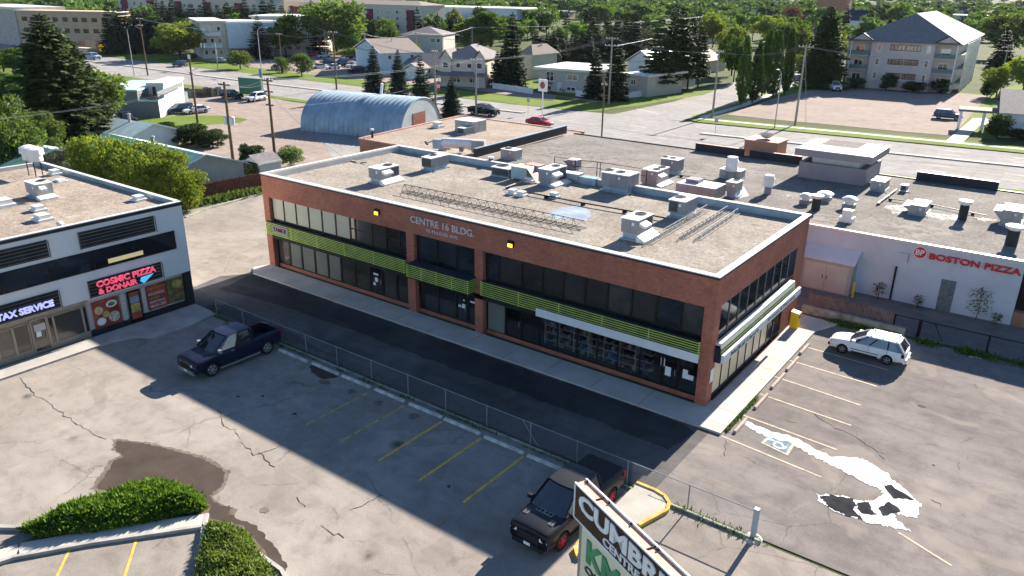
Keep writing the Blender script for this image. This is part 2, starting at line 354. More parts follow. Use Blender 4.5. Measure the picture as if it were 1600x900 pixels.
# ---------------------------------------------------------------- mesh builder
class MB:
    def __init__(s): s.v = []; s.f = []; s.m = []; s.mats = []; s.smooth = set()
    def mi(s, n):
        if n not in s.mats: s.mats.append(n)
        return s.mats.index(n)
    def face(s, pts, mat, sm=False):
        i = len(s.v); s.v += [tuple(p) for p in pts]; s.f.append(tuple(range(i, i+len(pts)))); s.m.append(s.mi(mat))
        if sm: s.smooth.add(len(s.f)-1)
    def mesh(s, vs, fs, mat, sm=False):
        i = len(s.v); s.v += [tuple(p) for p in vs]; k = s.mi(mat)
        for f in fs:
            s.f.append(tuple(a+i for a in f)); s.m.append(k)
            if sm: s.smooth.add(len(s.f)-1)
        return s
    def box(s, x0, y0, z0, x1, y1, z1, mat, top=None):
        if x1 < x0: x0, x1 = x1, x0
        if y1 < y0: y0, y1 = y1, y0
        if z1 < z0: z0, z1 = z1, z0
        v = [(x0, y0, z0), (x1, y0, z0), (x1, y1, z0), (x0, y1, z0), (x0, y0, z1), (x1, y0, z1), (x1, y1, z1), (x0, y1, z1)]
        s.mesh(v, [(0, 3, 2, 1), (0, 1, 5, 4), (1, 2, 6, 5), (2, 3, 7, 6), (3, 0, 4, 7)], mat)
        s.mesh([v[4], v[5], v[6], v[7]], [(0, 1, 2, 3)], top or mat)
        return s
    def bar(s, p, q, w, h, mat, up=(0, 0, 1)):
        p = Vector(p); q = Vector(q); d = (q-p).normalized(); u = Vector(up)
        if abs(d.dot(u)) > .98: u = Vector((1, 0, 0))
        sx = d.cross(u).normalized()*w/2; uy = sx.cross(d).normalized()*h/2
        v = [p-sx-uy, p+sx-uy, p+sx+uy, p-sx+uy, q-sx-uy, q+sx-uy, q+sx+uy, q-sx+uy]
        s.mesh(v, [(0, 3, 2, 1), (4, 5, 6, 7), (0, 1, 5, 4), (1, 2, 6, 5), (2, 3, 7, 6), (3, 0, 4, 7)], mat); return s
    def cyl(s, p, q, r0, r1, n, mat, caps=True, sm=True):
        p = Vector(p); q = Vector(q); d = (q-p).normalized(); u = Vector((0, 0, 1)) if abs(d.z) < .9 else Vector((1, 0, 0))
        a = d.cross(u).normalized(); b = d.cross(a).normalized(); vs = []
        for c, r in ((p, r0), (q, r1)):
            for k in range(n):
                t = 2*math.pi*k/n; vs.append(c+a*math.cos(t)*r+b*math.sin(t)*r)
        s.mesh(vs, [(k, k+n, (k+1) % n+n, (k+1) % n) for k in range(n)], mat, sm)
        if caps:
            s.face(vs[:n], mat); s.face(vs[n:][::-1], mat)
        return s
    def lathe(s, prof, n, mat, axis='z', c=(0, 0, 0), sm=True):
        vs = []; c = Vector(c)
        for r, h in prof:
            for k in range(n):
                t = 2*math.pi*k/n; a, b = r*math.cos(t), r*math.sin(t)
                vs.append(c+Vector((a, b, h) if axis == 'z' else (a, h, b)))
        fs = []
        for i in range(len(prof)-1):
            for k in range(n):
                f = (i*n+k, i*n+(k+1) % n, (i+1)*n+(k+1) % n, (i+1)*n+k); fs.append(f if axis == 'z' else f[::-1])
        s.mesh(vs, fs, mat, sm); return s
    def prism(s, poly, z0, z1, mat, top=None):
        n = len(poly); a = sum(poly[i][0]*poly[(i+1) % n][1]-poly[(i+1) % n][0]*poly[i][1] for i in range(n))
        if a < 0: poly = poly[::-1]
        lo = [(x, y, z0) for x, y in poly]; hi = [(x, y, z1) for x, y in poly]
        for i in range(n):
            j = (i+1) % n; s.face([lo[i], lo[j], hi[j], hi[i]], mat)
        s.face(hi, top or mat); s.face(lo[::-1], mat); return s
    def sheet(s, poly, z, mat):
        n = len(poly); a = sum(poly[i][0]*poly[(i+1) % n][1]-poly[(i+1) % n][0]*poly[i][1] for i in range(n))
        if a < 0: poly = poly[::-1]
        s.face([(x, y, z) for x, y, *_ in poly], mat); return s
    def build(s, name, parent=None, loc=None, rz=0, sharp=35):
        me = bpy.data.meshes.new(name); me.from_pydata(s.v, [], s.f)
        for n in s.mats: me.materials.append(M[n])
        me.polygons.foreach_set('material_index', s.m)
        if s.smooth:
            me.polygons.foreach_set('use_smooth', [i in s.smooth for i in range(len(s.f))]); 
            me.update(); 
            try: me.set_sharp_from_angle(angle=R(sharp))
            except Exception: pass
        me.update(); o = bpy.data.objects.new(name, me); COL.objects.link(o)
        if parent: o.parent = parent
        if loc is not None: o.location = loc
        if rz: o.rotation_euler.z = rz
        return o
def B(*a, **k): return MB().box(*a, **k)

def tag(o, label=None, cat=None, group=None, kind=None):
    if label: o['label'] = label
    if cat: o['category'] = cat
    if group: o['group'] = group
    if kind: o['kind'] = kind
    return o
def E(name, label, cat, loc=(0, 0, 0), rz=0, group=None):
    o = bpy.data.objects.new(name, None); COL.objects.link(o); o.location = loc; o.rotation_euler.z = rz; o.empty_display_size = .5
    return tag(o, label, cat, group)
def ST(o): o['kind'] = 'structure'; return o
def copy_tree(o, parent=None):
    c = o.copy(); COL.objects.link(c)
    if parent: c.parent = parent
    for ch in [x for x in KIDS.get(o.name, [])]: 
        d = copy_tree(ch, c); KIDS.setdefault(c.name, []).append(d)
    return c
KIDS = {}
ORD = 'first second third fourth fifth sixth seventh eighth ninth tenth eleventh twelfth thirteenth fourteenth fifteenth'.split()
def reg(root):
    """remember the parts of a thing so that copies can be made quickly"""
    KIDS[root.name] = [x for x in COL.objects if x.parent is root]
    for k in KIDS[root.name]: reg(k)
    return root
def dup(root, label=None, loc=None, rz=None, group=None, scale=None):
    c = copy_tree(root)
    if label: c['label'] = label
    if loc is not None: c.location = loc
    if rz is not None: c.rotation_euler.z = rz
    if group: c['group'] = group
    if scale: c.scale = scale if isinstance(scale, tuple) else (scale,)*3
    return c

_tc = {}
def text(name, body, mat, parent, origin, ux, uz, width, height, depth=.04, bold=.0, align=None):
    """real letters: a font curve turned into a mesh, laid on the wall plane spanned by ux (reading direction) and uz (up)"""
    cu_ = bpy.data.curves.new('txt', 'FONT'); cu_.body = body; cu_.size = 1; cu_.extrude = .5; cu_.offset = bold; cu_.resolution_u = 3
    to = bpy.data.objects.new('txt', cu_); COL.objects.link(to)
    dg = bpy.context.evaluated_depsgraph_get(); me = bpy.data.meshes.new_from_object(to.evaluated_get(dg)); 
    bpy.data.objects.remove(to); bpy.data.curves.remove(cu_)
    xs = [v.co.x for v in me.vertices]; ys = [v.co.y for v in me.vertices]
    x0, x1, y0, y1 = min(xs), max(xs), min(ys), max(ys)
    ux = Vector(ux).normalized(); uz = Vector(uz).normalized(); nn = ux.cross(uz); O = Vector(origin)
    for v in me.vertices:
        a = (v.co.x-x0)/(x1-x0)*width; b_ = (v.co.y-y0)/(y1-y0)*height; c = v.co.z*depth
        v.co = O+ux*a+uz*b_+nn*c
    me.materials.clear(); me.materials.append(M[mat]); me.name = name
    o = bpy.data.objects.new(name, me); COL.objects.link(o)
    if parent: o.parent = parent
    return o
def clear_glass():
    m, t, b = _new('clear_glass'); t.nodes.remove(b)
    tr = node(t, 'ShaderNodeBsdfTransparent'); tr.inputs[0].default_value = (.62, .64, .62, 1)
    gl = node(t, 'ShaderNodeBsdfGlossy'); gl.inputs['Roughness'].default_value = .04
    fr = node(t, 'ShaderNodeFresnel'); fr.inputs[0].default_value = 1.5
    mm = node(t, 'ShaderNodeMath', operation='ADD'); lk(t, fr.outputs[0], mm.inputs[0]); mm.inputs[1].default_value = .06
    ms = node(t, 'ShaderNodeMixShader'); lk(t, mm.outputs[0], ms.inputs[0]); lk(t, tr.outputs[0], ms.inputs[1]); lk(t, gl.outputs[0], ms.inputs[2])
    lk(t, ms.outputs[0], t.nodes['Material Output'].inputs[0]); MT['clear_glass'] = m
clear_glass()
glassm('grey_pane', (.040, .038, .035), .12, (.062, .058, .052), 1.2, .09)
# ================================================================ THE GROUND
def sheet(name, poly, z, mat, kind='structure'):
    o = MB().sheet(poly, z, mat).build(name); o['kind'] = kind; return o
def gp(*px): return [tuple(G(x, y))[:2] for x, y in px]
sheet('ground', [(-3500, -400), (2500, -400), (2500, 4200), (-3500, 4200)], -.03, 'rough_ground')
sheet('parking_lot', [(-34.5, -70), (60, -70), (60, -8.9), (-34.5, -8.9)], 0, 'lot_asphalt')
sheet('parking_lot', [(-59.6, -8.9), (-34.5, -8.9), (-34.5, -2), (-37.3, -2), (-37.3, 27), (-59.6, 27)], 0, 'lot_asphalt')
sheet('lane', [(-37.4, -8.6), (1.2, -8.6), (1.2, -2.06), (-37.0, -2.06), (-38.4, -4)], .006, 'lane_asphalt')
sheet('parking_lot', [(1.2, -8.7), (60, -8.7), (60, 16.9), (1.2, 16.9)], .004, 'side_lot_asphalt')
sheet('lane', [(-3, 17.3), (60, 17.3), (60, 23.6), (-3, 23.6)], .003, 'side_lot_asphalt')
P('damp_rim', (.15, .125, .105), .9, 0, .2, 1.5, spec=.05)
P('wet_stain', (.066, .052, .044), .9, 0, .15, .8, spec=.08)
P('crack_dark', (.075, .066, .058), .95, 0, .3, 3, spec=.03)
rs = random.Random(3)
def rough(poly, z, mat, name, n=6, amp=.12):
    pts = []
    for i in range(len(poly)):
        p, q = Vector((*poly[i][:2], 0)), Vector((*poly[(i+1) % len(poly)][:2], 0))
        for k in range(n):
            t = k/n; c = p.lerp(q, t); pts.append((c.x+rs.uniform(-amp, amp)*(1 if k else .3), c.y+rs.uniform(-amp, amp)))
    vs = [Vector((x, y, 0)) for x, y in pts]
    from mathutils.geometry import tessellate_polygon
    m_ = MB(); m_.mesh([(v.x, v.y, z) for v in vs], [tuple(t) for t in tessellate_polygon([vs])], mat)
    o = m_.build(name)
    if o.data.polygons and o.data.polygons[0].normal.z < 0: o.data.flip_normals()
    o['kind'] = 'structure'; return o
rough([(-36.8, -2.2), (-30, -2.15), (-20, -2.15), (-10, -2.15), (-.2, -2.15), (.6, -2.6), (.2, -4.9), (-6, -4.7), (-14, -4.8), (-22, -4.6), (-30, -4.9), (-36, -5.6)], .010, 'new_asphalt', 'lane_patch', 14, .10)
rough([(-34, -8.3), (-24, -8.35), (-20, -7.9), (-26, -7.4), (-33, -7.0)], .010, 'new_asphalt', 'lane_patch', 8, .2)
# pavements round the brick building
a = MB(); a.prism([(-37.38, 0), (-37.9, -1.2), (-36.8, -2.05), (0, -2.05), (0, 0)], -.02, .12, 'walk_concrete')
x = -34.
while x < -1:
    a.box(x, -2.052, .118, x+.02, 0, .124, 'flashing_dark'); x += 3.1
a.build('pavement')['kind'] = 'structure'
a = MB(); a.prism([(0, -2.05), (1.75, -2.05), (1.75, 14.2), (2.6, 16.2), (0, 16.4)], -.02, .124, 'walk_concrete')
y = -1.2
while y < 15: a.box(0, y, .12, 1.752, y+.02, .128, 'old_concrete'); y += 1.55
a.build('pavement')['kind'] = 'structure'
a = MB(); a.prism([(-34.6, -60), (-33.2, -60), (-33.1, -15.2), (-32.6, -13.9), (-31.6, -13.4), (-31.4, -11), (-32.0, -8.6), (-34.6, -8.5)], -.02, .13, 'concrete')
a.build('pavement')['kind'] = 'structure'
# back of the block
sheet('gravel_lot', [(-150, 20), (-60, 20), (-60, 63), (-92, 64), (-113, 62.5), (-124, 64), (-150, 63)], .0, 'pink_gravel')
sheet('driveway', [(-60, 27), (-38, 27), (-38, 66), (-95, 66), (-95, 50), (-72, 36)], .004, 'road_asphalt')
sheet('lawn', gp((213, 187), (250, 182), (300, 180.5), (345, 181), (378, 184.5), (387, 187), (376, 191), (340, 194), (290, 197), (240, 201), (205, 203)), .03, 'lawn')
sheet('verge', [(-420, 60), (-150, 59), (-124, 63), (-60, 64.5), (60, 66), (300, 72), (300, 76), (60, 71), (8, 70), (-60, 66.3), (-200, 64.5), (-420, 66)], .02, 'lawn')
sheet('grass_patch', [(-420, 5), (-150, 5), (-150, 62), (-420, 62)], -.01, 'grass')
sheet('grass_patch', [(-150, -30), (-59.7, -30), (-59.7, 20), (-150, 20)], -.008, 'grass')
sheet('avenue', [(-420, 64), (-200, 64), (-120, 65.3), (-60, 66), (8, 69.6), (60, 73), (300, 85), (300, 130), (60, 103), (8, 96), (-19, 93.2), (-41, 91), (-61, 89.8), (-78, 88.5), (-135, 88.6), (-190, 88.8), (-240, 90), (-420, 97)], .0, 'road_asphalt')
a = MB()
for seg in ([(-420, 80), (-223, 78.3), (-142, 77.2), (-110, 78.2), (-70, 80)], [(-36, 80.8), (-20, 82.2), (8, 85), (60, 92), (200, 108)]):
    for p, q in zip(seg, seg[1:]):
        a.prism([p, q, (q[0], q[1]+1.1), (p[0], p[1]+1.1)], 0, .15, 'kerb_concrete', top='concrete')
a.build('median')['kind'] = 'structure'
sheet('street', [(-57, 88.6), (-44, 91.2), (-43.4, 116), (-46.5, 148), (-50.5, 207), (-68, 300), (-110, 470), (-122, 470), (-79, 300), (-63.5, 200), (-60, 152), (-56, 114)], .004, 'road_asphalt')
sheet('street', gp((300, 104), (352, 105), (335, 85), (318, 72), (302, 72), (308, 88)), .004, 'road_asphalt')
sheet('service_road', gp((640, 128), (800, 149), (962, 166), (985, 164), (880, 150), (780, 137), (700, 122), (650, 118)), .003, 'pink_gravel')
sheet('verge', [(-430, 97.3), (-240, 90.3), (-190, 89.1), (-135, 88.9), (-78, 88.8), (-62, 90), (-60, 94), (-62, 96), (-92, 98), (-110, 99), (-160, 98), (-260, 110), (-430, 118)], .012, 'lawn')
a = MB(); a.prism([(-41, 91.4), (-19, 93.6), (8, 96.4), (60, 103.4), (60, 109), (6, 101.6), (-20, 98.9), (-40.5, 96.9), (-43.2, 93)], -.01, .12, 'lawn'); a.build('verge')['kind'] = 'structure'
sheet('pavement', [(-42.5, 94.3), (-19.5, 96.6), (8, 99.1), (60, 106.2), (60, 107.6), (8, 100.4), (-19.7, 98.0), (-42.2, 95.6)], .135, 'walk_concrete')
sheet('lawn', [(-43, 97), (-38, 98), (-11, 101), (9, 103.5), (9, 108), (-3, 106.2), (-12, 105), (-40, 103.8), (-42, 135), (-46, 150), (-49.5, 207), (-44, 207), (-36, 180), (-8, 172), (0, 230), (90, 230), (90, 100)], -.002, 'lawn')
sheet('gravel_lot', gp((1136, 179), (1200, 186), (1300, 195), (1400, 205), (1489, 212), (1532, 163), (1545, 150), (1470, 143), (1330, 137), (1270, 141), (1215, 152)), .008, 'pink_gravel')
sheet('path', gp((1477, 222), (1503, 225), (1530, 198), (1545, 195), (1545, 186), (1520, 186)), .14, 'walk_concrete')
sheet('path', [(-43.6, 97), (-42, 97), (-42.2, 118), (-45.2, 150), (-49, 206), (-50.2, 206), (-46.6, 150), (-43.6, 116)], .014, 'walk_concrete')
sheet('verge', [(-44.9, 97), (-43.6, 97), (-43.6, 116), (-46.6, 150), (-50.2, 206), (-50.5, 207), (-47.2, 148), (-45, 116)], .010, 'lawn')
sheet('gravel_lot', gp((352, 114), (405, 117), (470, 122), (560, 130), (640, 138), (700, 132), (690, 118), (600, 95), (500, 84), (400, 84), (372, 96)), .006, 'pink_gravel')
sheet('verge', gp((860, 163), (925, 174), (1000, 165), (1100, 148), (1140, 132), (1100, 138), (1000, 152), (930, 160), (870, 150)), .016, 'lawn')
sheet('lawn', gp((760, 132), (840, 140), (905, 152), (880, 118), (820, 110)), .002, 'lawn')
# dashes on the avenue
a = MB()
for yy, k in ((71.5, 0), (75.2, 1), (84.5, 0), (88, 1)):
    xx = -300
    while xx < 90:
        s = .035 if xx > -100 else 0; y0 = yy+(xx+100)*s if xx > -100 else yy
        y0 = yy+max(0, xx+75)*.048
        if not (-60 < xx < -42 and yy > 80): a.bar((xx, y0, .012), (xx+3, y0+(.14 if xx > -75 else 0), .012), .16, .004, 'white_line')
        xx += 9
a.build('lane_marking')['kind'] = 'structure'
a = MB()
for p, q in (((840, 202), (905, 208)), ((985, 196), (1010, 200)), ((1012, 212), (1040, 216)), ((995, 170), (1030, 178))): a.bar(G(*p, .016), G(*q, .016), .25, .004, 'white_line')
a.build('lane_marking')['kind'] = 'structure'
# yellow stall lines in the near lot
a = MB()
for k, x in enumerate((-15.68, -13.07, -10.37, -7.74, -5.09)):
    mt = 'faded_yellow' if k < 2 else 'yellow_paint'
    a.bar((x, -9.75, .008), (x, -14.3, .008), .135, .004, mt)
for x in (-18.4, -21.1): a.bar((x, -9.8, .008), (x, -14, .008), .07, .004, 'faded_yellow')
a.build('stall_marking')['kind'] = 'structure'
a = MB()
for (x0, y0), (x1, y1) in (((1.84, -2.1), (6.96, -2.66)), ((1.88, .6), (6.9, .2)), ((1.82, 3.45), (6.84, 3.05)), ((1.75, 6.05), (6.71, 5.6)), ((1.75, 8.75), (6.85, 8.5)), ((1.8, 11.35), (6.9, 11.1))):
    a.bar((x0, y0, .012), (x1, y1, .012), .11, .004, 'cream_line')
a.bar(G(1514, 557, .012), G(1534, 560, .012), .2, .004, 'white_line'); a.bar(G(1404, 832, .012), G(1487, 884, .012), .10, .004, 'cream_line')
a.build('stall_marking')['kind'] = 'structure'
# the blue wheelchair bay sign painted on the asphalt
hx = [G(1189, 692), G(1203, 679), G(1243, 693), G(1231, 712)]
a = MB(); a.sheet([(p.x, p.y) for p in hx], .012, 'cream_line')
ce = sum(hx, Vector())/4; inn = [ce+(p-ce)*.8 for p in hx]; a.sheet([(p.x, p.y) for p in inn], .017, 'bay_blue')
ax = (hx[2]-hx[1]).normalized(); ay = (hx[1]-hx[0]).normalized()
def L2(u, v): p = ce+ax*u+ay*v; return (p.x, p.y, .024)
a.bar(L2(-.45, .12), L2(-.2, .12), .12, .004, 'spilled_paint'); a.bar(L2(-.25, .12), L2(.15, .1), .12, .004, 'spilled_paint'); a.bar(L2(.1, .1), L2(.42, -.22), .1, .004, 'spilled_paint')
a.cyl(L2(-.52, .12), tuple(Vector(L2(-.52, .12))+Vector((0, 0, .004))), .1, .1, 12, 'spilled_paint')
rg = [L2(.12+.3*math.cos(t), -.12+.26*math.sin(t)) for t in [2.2+k*.45 for k in range(11)]]
for p, q in zip(rg, rg[1:]): a.bar(p, q, .09, .005, 'spilled_paint')
a.build('bay_marking')['kind'] = 'structure'
# white paint spilled down the side lot, tar patches in it
rough(gp((1162, 655), (1172, 661), (1200, 673), (1243, 684), (1270, 700), (1300, 714), (1340, 715), (1362, 725), (1390, 743), (1392, 750), (1405, 757), (1428, 778), (1440, 787), (1434, 809), (1415, 806), (1398, 802), (1396, 808), (1424, 831), (1396, 824), (1366, 819), (1330, 809), (1300, 797), (1277, 780), (1275, 773), (1310, 774), (1340, 783), (1362, 783), (1382, 775), (1374, 764), (1356, 757), (1322, 739), (1292, 724), (1262, 708), (1235, 692), (1195, 681), (1167, 667)), .020, 'spilled_paint', 'paint_spill', 8, .085)
rough(gp((1280, 775), (1300, 774), (1332, 780), (1338, 790), (1333, 798), (1350, 812), (1320, 805), (1294, 792)), .026, 'tar', 'tar_patch', 8, .06)
rough(gp((1340, 786), (1358, 785), (1364, 800), (1372, 806), (1350, 804), (1338, 795)), .026, 'tar', 'tar_patch', 4, .05)
rough(gp((1372, 795), (1388, 784), (1402, 792), (1408, 800), (1395, 803), (1380, 808)), .026, 'tar', 'tar_patch', 4, .05)
rough(gp((1381, 759), (1392, 758), (1430, 783), (1412, 780), (1396, 780)), .026, 'tar', 'tar_patch', 4, .06)
def crack(pts, w_=.026, mat='crack_dark', lab='asphalt_crack', jit=.10):
    P_ = [Vector((*q, .013)) for q in gp(*pts)]; a = MB(); pr = None
    for p, q in zip(P_, P_[1:]):
        n = max(2, int((q-p).length/.28))
        for k in range(n):
            c = p.lerp(q, k/n)+Vector((rs.uniform(-jit, jit), rs.uniform(-jit, jit), 0))
            if pr is not None: a.bar(pr, c, w_*rs.uniform(.4, 1.5), .003, mat)
            pr = c
    a.build(lab)['kind'] = 'structure'
for c_ in ([(378, 690), (398, 712), (410, 708), (422, 728), (440, 733)], [(402, 712), (430, 700), (447, 692)], [(545, 797), (566, 790), (590, 776), (612, 772)], [(463, 776), (475, 790), (481, 797)], [(340, 640), (352, 668), (366, 672), (380, 690)], [(505, 822), (520, 836), (532, 832), (548, 846)], [(1272, 647), (1307, 670), (1335, 681), (1362, 700), (1391, 716)], [(1376, 712), (1382, 722)], [(1227, 656), (1238, 661), (1250, 659)], [(1132, 687), (1134, 702), (1133, 717)], [(1455, 780), (1468, 786), (1476, 800)], [(30, 590), (52, 615), (88, 640), (130, 668), (170, 690)], [(600, 560), (640, 578), (700, 604), (780, 640), (860, 672), (930, 700)]): crack(c_)
for x, y, r_ in ((550, 612, .35), (460, 647, .16), (410, 619, .14), (701, 760, .14), (646, 651, .4), (591, 630, .35), (415, 797, .3), (372, 620, .12), (508, 598, .5), (1459, 727, .1), (1236, 700, .0), (1440, 635, .25), (1350, 745, .3)):
    if r_: c_ = G(x, y); rough([(c_.x+r_*math.cos(t)*rs.uniform(.6, 1.2), c_.y+r_*.7*math.sin(t)*rs.uniform(.6, 1.2)) for t in [k*.785 for k in range(8)]], .012, 'wet_stain' if r_ < .3 else 'damp_rim', 'oil_patch', 3, r_*.15)
# worn pale and dark blotches, wet stain at the hedge
P('worn_pale', (.36, .31, .26), .9, 0, .12, 1.5)
W1 = gp((150, 762), (163, 745), (178, 720), (195, 712), (182, 706), (180, 689), (215, 692), (245, 697), (290, 708), (320, 718), (352, 737), (345, 762), (325, 775), (345, 790), (365, 792), (350, 810), (330, 815), (300, 800), (200, 780))
cw = (sum(p[0] for p in W1)/len(W1), sum(p[1] for p in W1)/len(W1))
rough([(cw[0]+(p[0]-cw[0])*1.07, cw[1]+(p[1]-cw[1])*1.09) for p in W1], .004, 'damp_rim', 'wet_patch', 9, .08)
rough(W1, .008, 'wet_stain', 'wet_patch', 9, .07)
rough(gp((330, 815), (350, 800), (400, 822), (425, 850), (450, 885), (440, 900), (410, 880), (360, 850)), .005, 'wet_stain', 'wet_patch', 7, .07)
rough(gp((485, 570), (520, 580), (528, 590), (505, 592), (487, 582)), .005, 'wet_stain', 'oil_patch', 5, .1)

# ================================================================ shared building pieces
def win(parent, O, ux, w, h, fm='bronze_frame', pm='window_glass', fw=.05, nx=1, nz=1, name='window', dep=.05, sub='pane'):
    O = Vector(O); ux = Vector(ux); uz = Vector((0, 0, 1)); n = ux.cross(uz)
    a = MB()
    for zz in [0, h]+[h*k/nz for k in range(1, nz)]: 
        c = min(max(zz, fw/2), h-fw/2); a.bar(O+uz*c+n*dep/2, O+uz*c+ux*w+n*dep/2, dep, fw, fm)
    for xx in [0, w]+[w*k/nx for k in range(1, nx)]:
        c = min(max(xx, fw/2), w-fw/2); a.bar(O+ux*c+n*(dep/2+.002)+uz*fw, O+ux*c+n*(dep/2+.002)+uz*(h-fw), fw, dep, fm, up=n)
    f = a.build(name, parent)
    g = MB(); p = O+n*.006; g.face([p, p+ux*w, p+ux*w+uz*h, p+uz*h], pm); g.build(sub, f); return f
def wbox(x0, y0, x1, y1, z0, z1, mat, parent=None, name='wall', top=None):
    return MB().box(x0, y0, z0, x1, y1, z1, mat, top).build(name, parent)
def slats(parent, O, ux, w, h, n, mat, name='slat_awning', dep=.5, back='dark_backing', cap='navy_cap', posts=3, th=.046, ends=True):
    """boxed-out band of horizontal slats"""
    O = Vector(O); ux = Vector(ux); uz = Vector((0, 0, 1)); nn = ux.cross(uz)
    a = MB(); c = O+nn*(dep/2-.06)+ux*w/2+uz*h/2
    a.bar(O+nn*(dep/2-.05)+uz*(h/2)+ux*.02, O+ux*(w-.02)+nn*(dep/2-.05)+uz*(h/2), dep-.1, h-.02, back)
    a.bar(O+nn*(dep/2-.02)+uz*(h+.01), O+ux*w+nn*(dep/2-.02)+uz*(h+.01), dep-.03, .05, cap)
    ob = a.build(name, parent)
    s = MB()
    for k in range(n):
        z = h*(k+.5)/n
        s.bar(O+nn*dep+uz*z, O+ux*w+nn*dep+uz*z, .022, th, mat)
        if ends:
            s.bar(O+ux*(w+.01)+uz*z, O+ux*(w+.01)+nn*dep+uz*z, .04, th, mat)
            s.bar(O-ux*.01+uz*z, O-ux*.01+nn*dep+uz*z, .04, th, mat)
    for k in range(posts+1):
        q = O+ux*(w*k/posts)+nn*(dep+.028); s.bar(q, q+uz*h, .05, .015, mat, up=nn)
    s.build('slats', ob); return ob

# ================================================================ BRICK BUILDING
LX, LY, HB = 37.38, 15.10, 7.55
bb = E('brick_building', 'long two-storey red brick office building with lime slatted awnings in the middle of the photo', 'building')
a = MB(); RB = 'red_brick'
a.box(-LX, 0, 5.8, 0, .35, HB, RB)
for x0, x1 in ((-LX, -36.7), (-22.0, -21.3), (-16.05, -15.38), (-.62, 0)): a.box(x0, 0, 0, x1, .35, 5.8, RB)
a.box(-.35, .35, 5.8, 0, LY, HB, RB)
a.box(-.35, .35, 0, 0, .75, 5.8, RB); a.box(-.35, 13.35, 2.6, 0, LY, 5.8, RB); a.box(-.35, 11.9, 0, 0, LY, 2.6, RB)
a.box(-LX, LY-.35, 0, -.35, LY, HB, RB); a.box(-LX, .35, 0, -LX+.35, LY-.35, HB, RB)
a.box(-36.7, .45, 0, -.62, .75, .3, RB)
a.box(-.6, .75, 0, -.1, 11.9, .42, 'flashing_dark')
a.build('wall', bb)
a = MB(); a.box(-LX+.3, .3, 7.0, -.3, LY-.3, 7.12, 'roof_gravel'); a.build('roof', bb)
a = MB(); cap = [(-LX-.06, -.06, .06, .36), (-LX-.06, LY-.36, .06, LY+.06)]
a.box(-LX-.06, -.06, HB, .06, .34, HB+.06, 'flashing_white'); a.box(-LX-.06, LY-.34, HB, .06, LY+.06, HB+.06, 'flashing_white')
a.box(-LX-.06, .34, HB, -LX+.34, LY-.34, HB+.06, 'flashing_white'); a.box(-.34, .34, HB, .06, LY-.34, HB+.06, 'flashing_white')
a.box(-LX-.03, -.03, HB-.12, .03, -.003, HB, 'flashing_dark'); a.box(.003, -.003, HB-.12, .03, LY, HB, 'flashing_dark')
a.box(-LX+.355, .355, 7.1, -.355, .40, HB-.01, 'flashing_white'); a.box(-LX+.355, LY-.42, 7.1, -.355, LY-.355, HB-.01, 'flashing_blue')
a.box(-.40, .4, 7.1, -.355, LY-.42, HB-.01, 'flashing_blue'); a.box(-LX+.355, .4, 7.1, -LX+.44, LY-.42, HB-.01, 'flashing_white')
a.build('parapet_cap', bb)
# floors and rooms behind the glass
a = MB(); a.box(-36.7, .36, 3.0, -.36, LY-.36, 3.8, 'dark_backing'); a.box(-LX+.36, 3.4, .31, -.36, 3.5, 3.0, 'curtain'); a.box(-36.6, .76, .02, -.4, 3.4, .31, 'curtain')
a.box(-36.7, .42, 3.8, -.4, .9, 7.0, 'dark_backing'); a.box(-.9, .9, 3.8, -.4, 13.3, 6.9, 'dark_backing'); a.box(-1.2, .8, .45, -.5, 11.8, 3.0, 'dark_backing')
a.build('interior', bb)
U = (1, 0, 0); V = (0, 1, 0)
xs = [-36.7, -35.3, -33.85, -32.38, -30.88, -29.38, -27.85, -27.3, -25.6, -24.2, -22.9, -22.0]
pm = ['cream_blind']*6+['window_brown', 'brown_pane', 'brown_pane', 'window_brown', 'window_glass']
for x0, x1, p_ in zip(xs, xs[1:], pm): win(bb, (x0, .32, 3.98), U, x1-x0, 1.82, pm=p_, fw=.06, nz=1 if p_ == 'cream_blind' else 2)
for x0, x1 in ((-21.3, -19.5), (-19.5, -17.75), (-17.75, -16.05)): win(bb, (x0, .32, 3.7), U, x1-x0, 2.1, pm='window_glass', fw=.06)
xs = [-15.38, -14.3, -12.55, -11.0, -9.5, -8.0, -6.52, -4.98, -3.45, -1.95, -.62]
for k, (x0, x1) in enumerate(zip(xs, xs[1:])): win(bb, (x0, .32, 3.98), U, x1-x0, 1.82, pm=['window_glass', 'brown_pane', 'window_brown', 'window_brown', 'brown_pane', 'brown_pane', 'grey_pane', 'brown_pane', 'window_glass', 'grey_pane'][k], fw=.06)
# lower glass, left bay
xs = [-36.7, -35.25, -33.8, -32.25, -30.75, -29.3, -27.8, -26.2, -24.9, -23.5, -22.0]
lo = ['shop_glass', 'grey_blind', 'grey_blind', 'grey_blind', 'grey_blind', 'brown_pane', 'brown_pane', 'D', 'brown_pane', 'window_brown']
def door(parent, O, ux, w, h, fm='bronze_frame', pm='window_glass', nm='door'):
    d = win(parent, O, ux, w, h, fm, pm, .09, name=nm)
    O = Vector(O); ux = Vector(ux); n = ux.cross(Vector((0, 0, 1))); MB().bar(O+ux*(w-.18)+n*.1+Vector((0, 0, .85)), O+ux*(w-.18)+n*.1+Vector((0, 0, 1.25)), .03, .03, 'steel').build('handle', d)
    return d
def notice(parent, O, ux, w, h, mat='paper', name='notice'):
    O = Vector(O); ux = Vector(ux); n = ux.cross(Vector((0, 0, 1))); a = MB(); a.bar(O+n*.03+Vector((0, 0, h/2)), O+ux*w+n*.03+Vector((0, 0, h/2)), .008, h, mat); return a.build(name, parent)
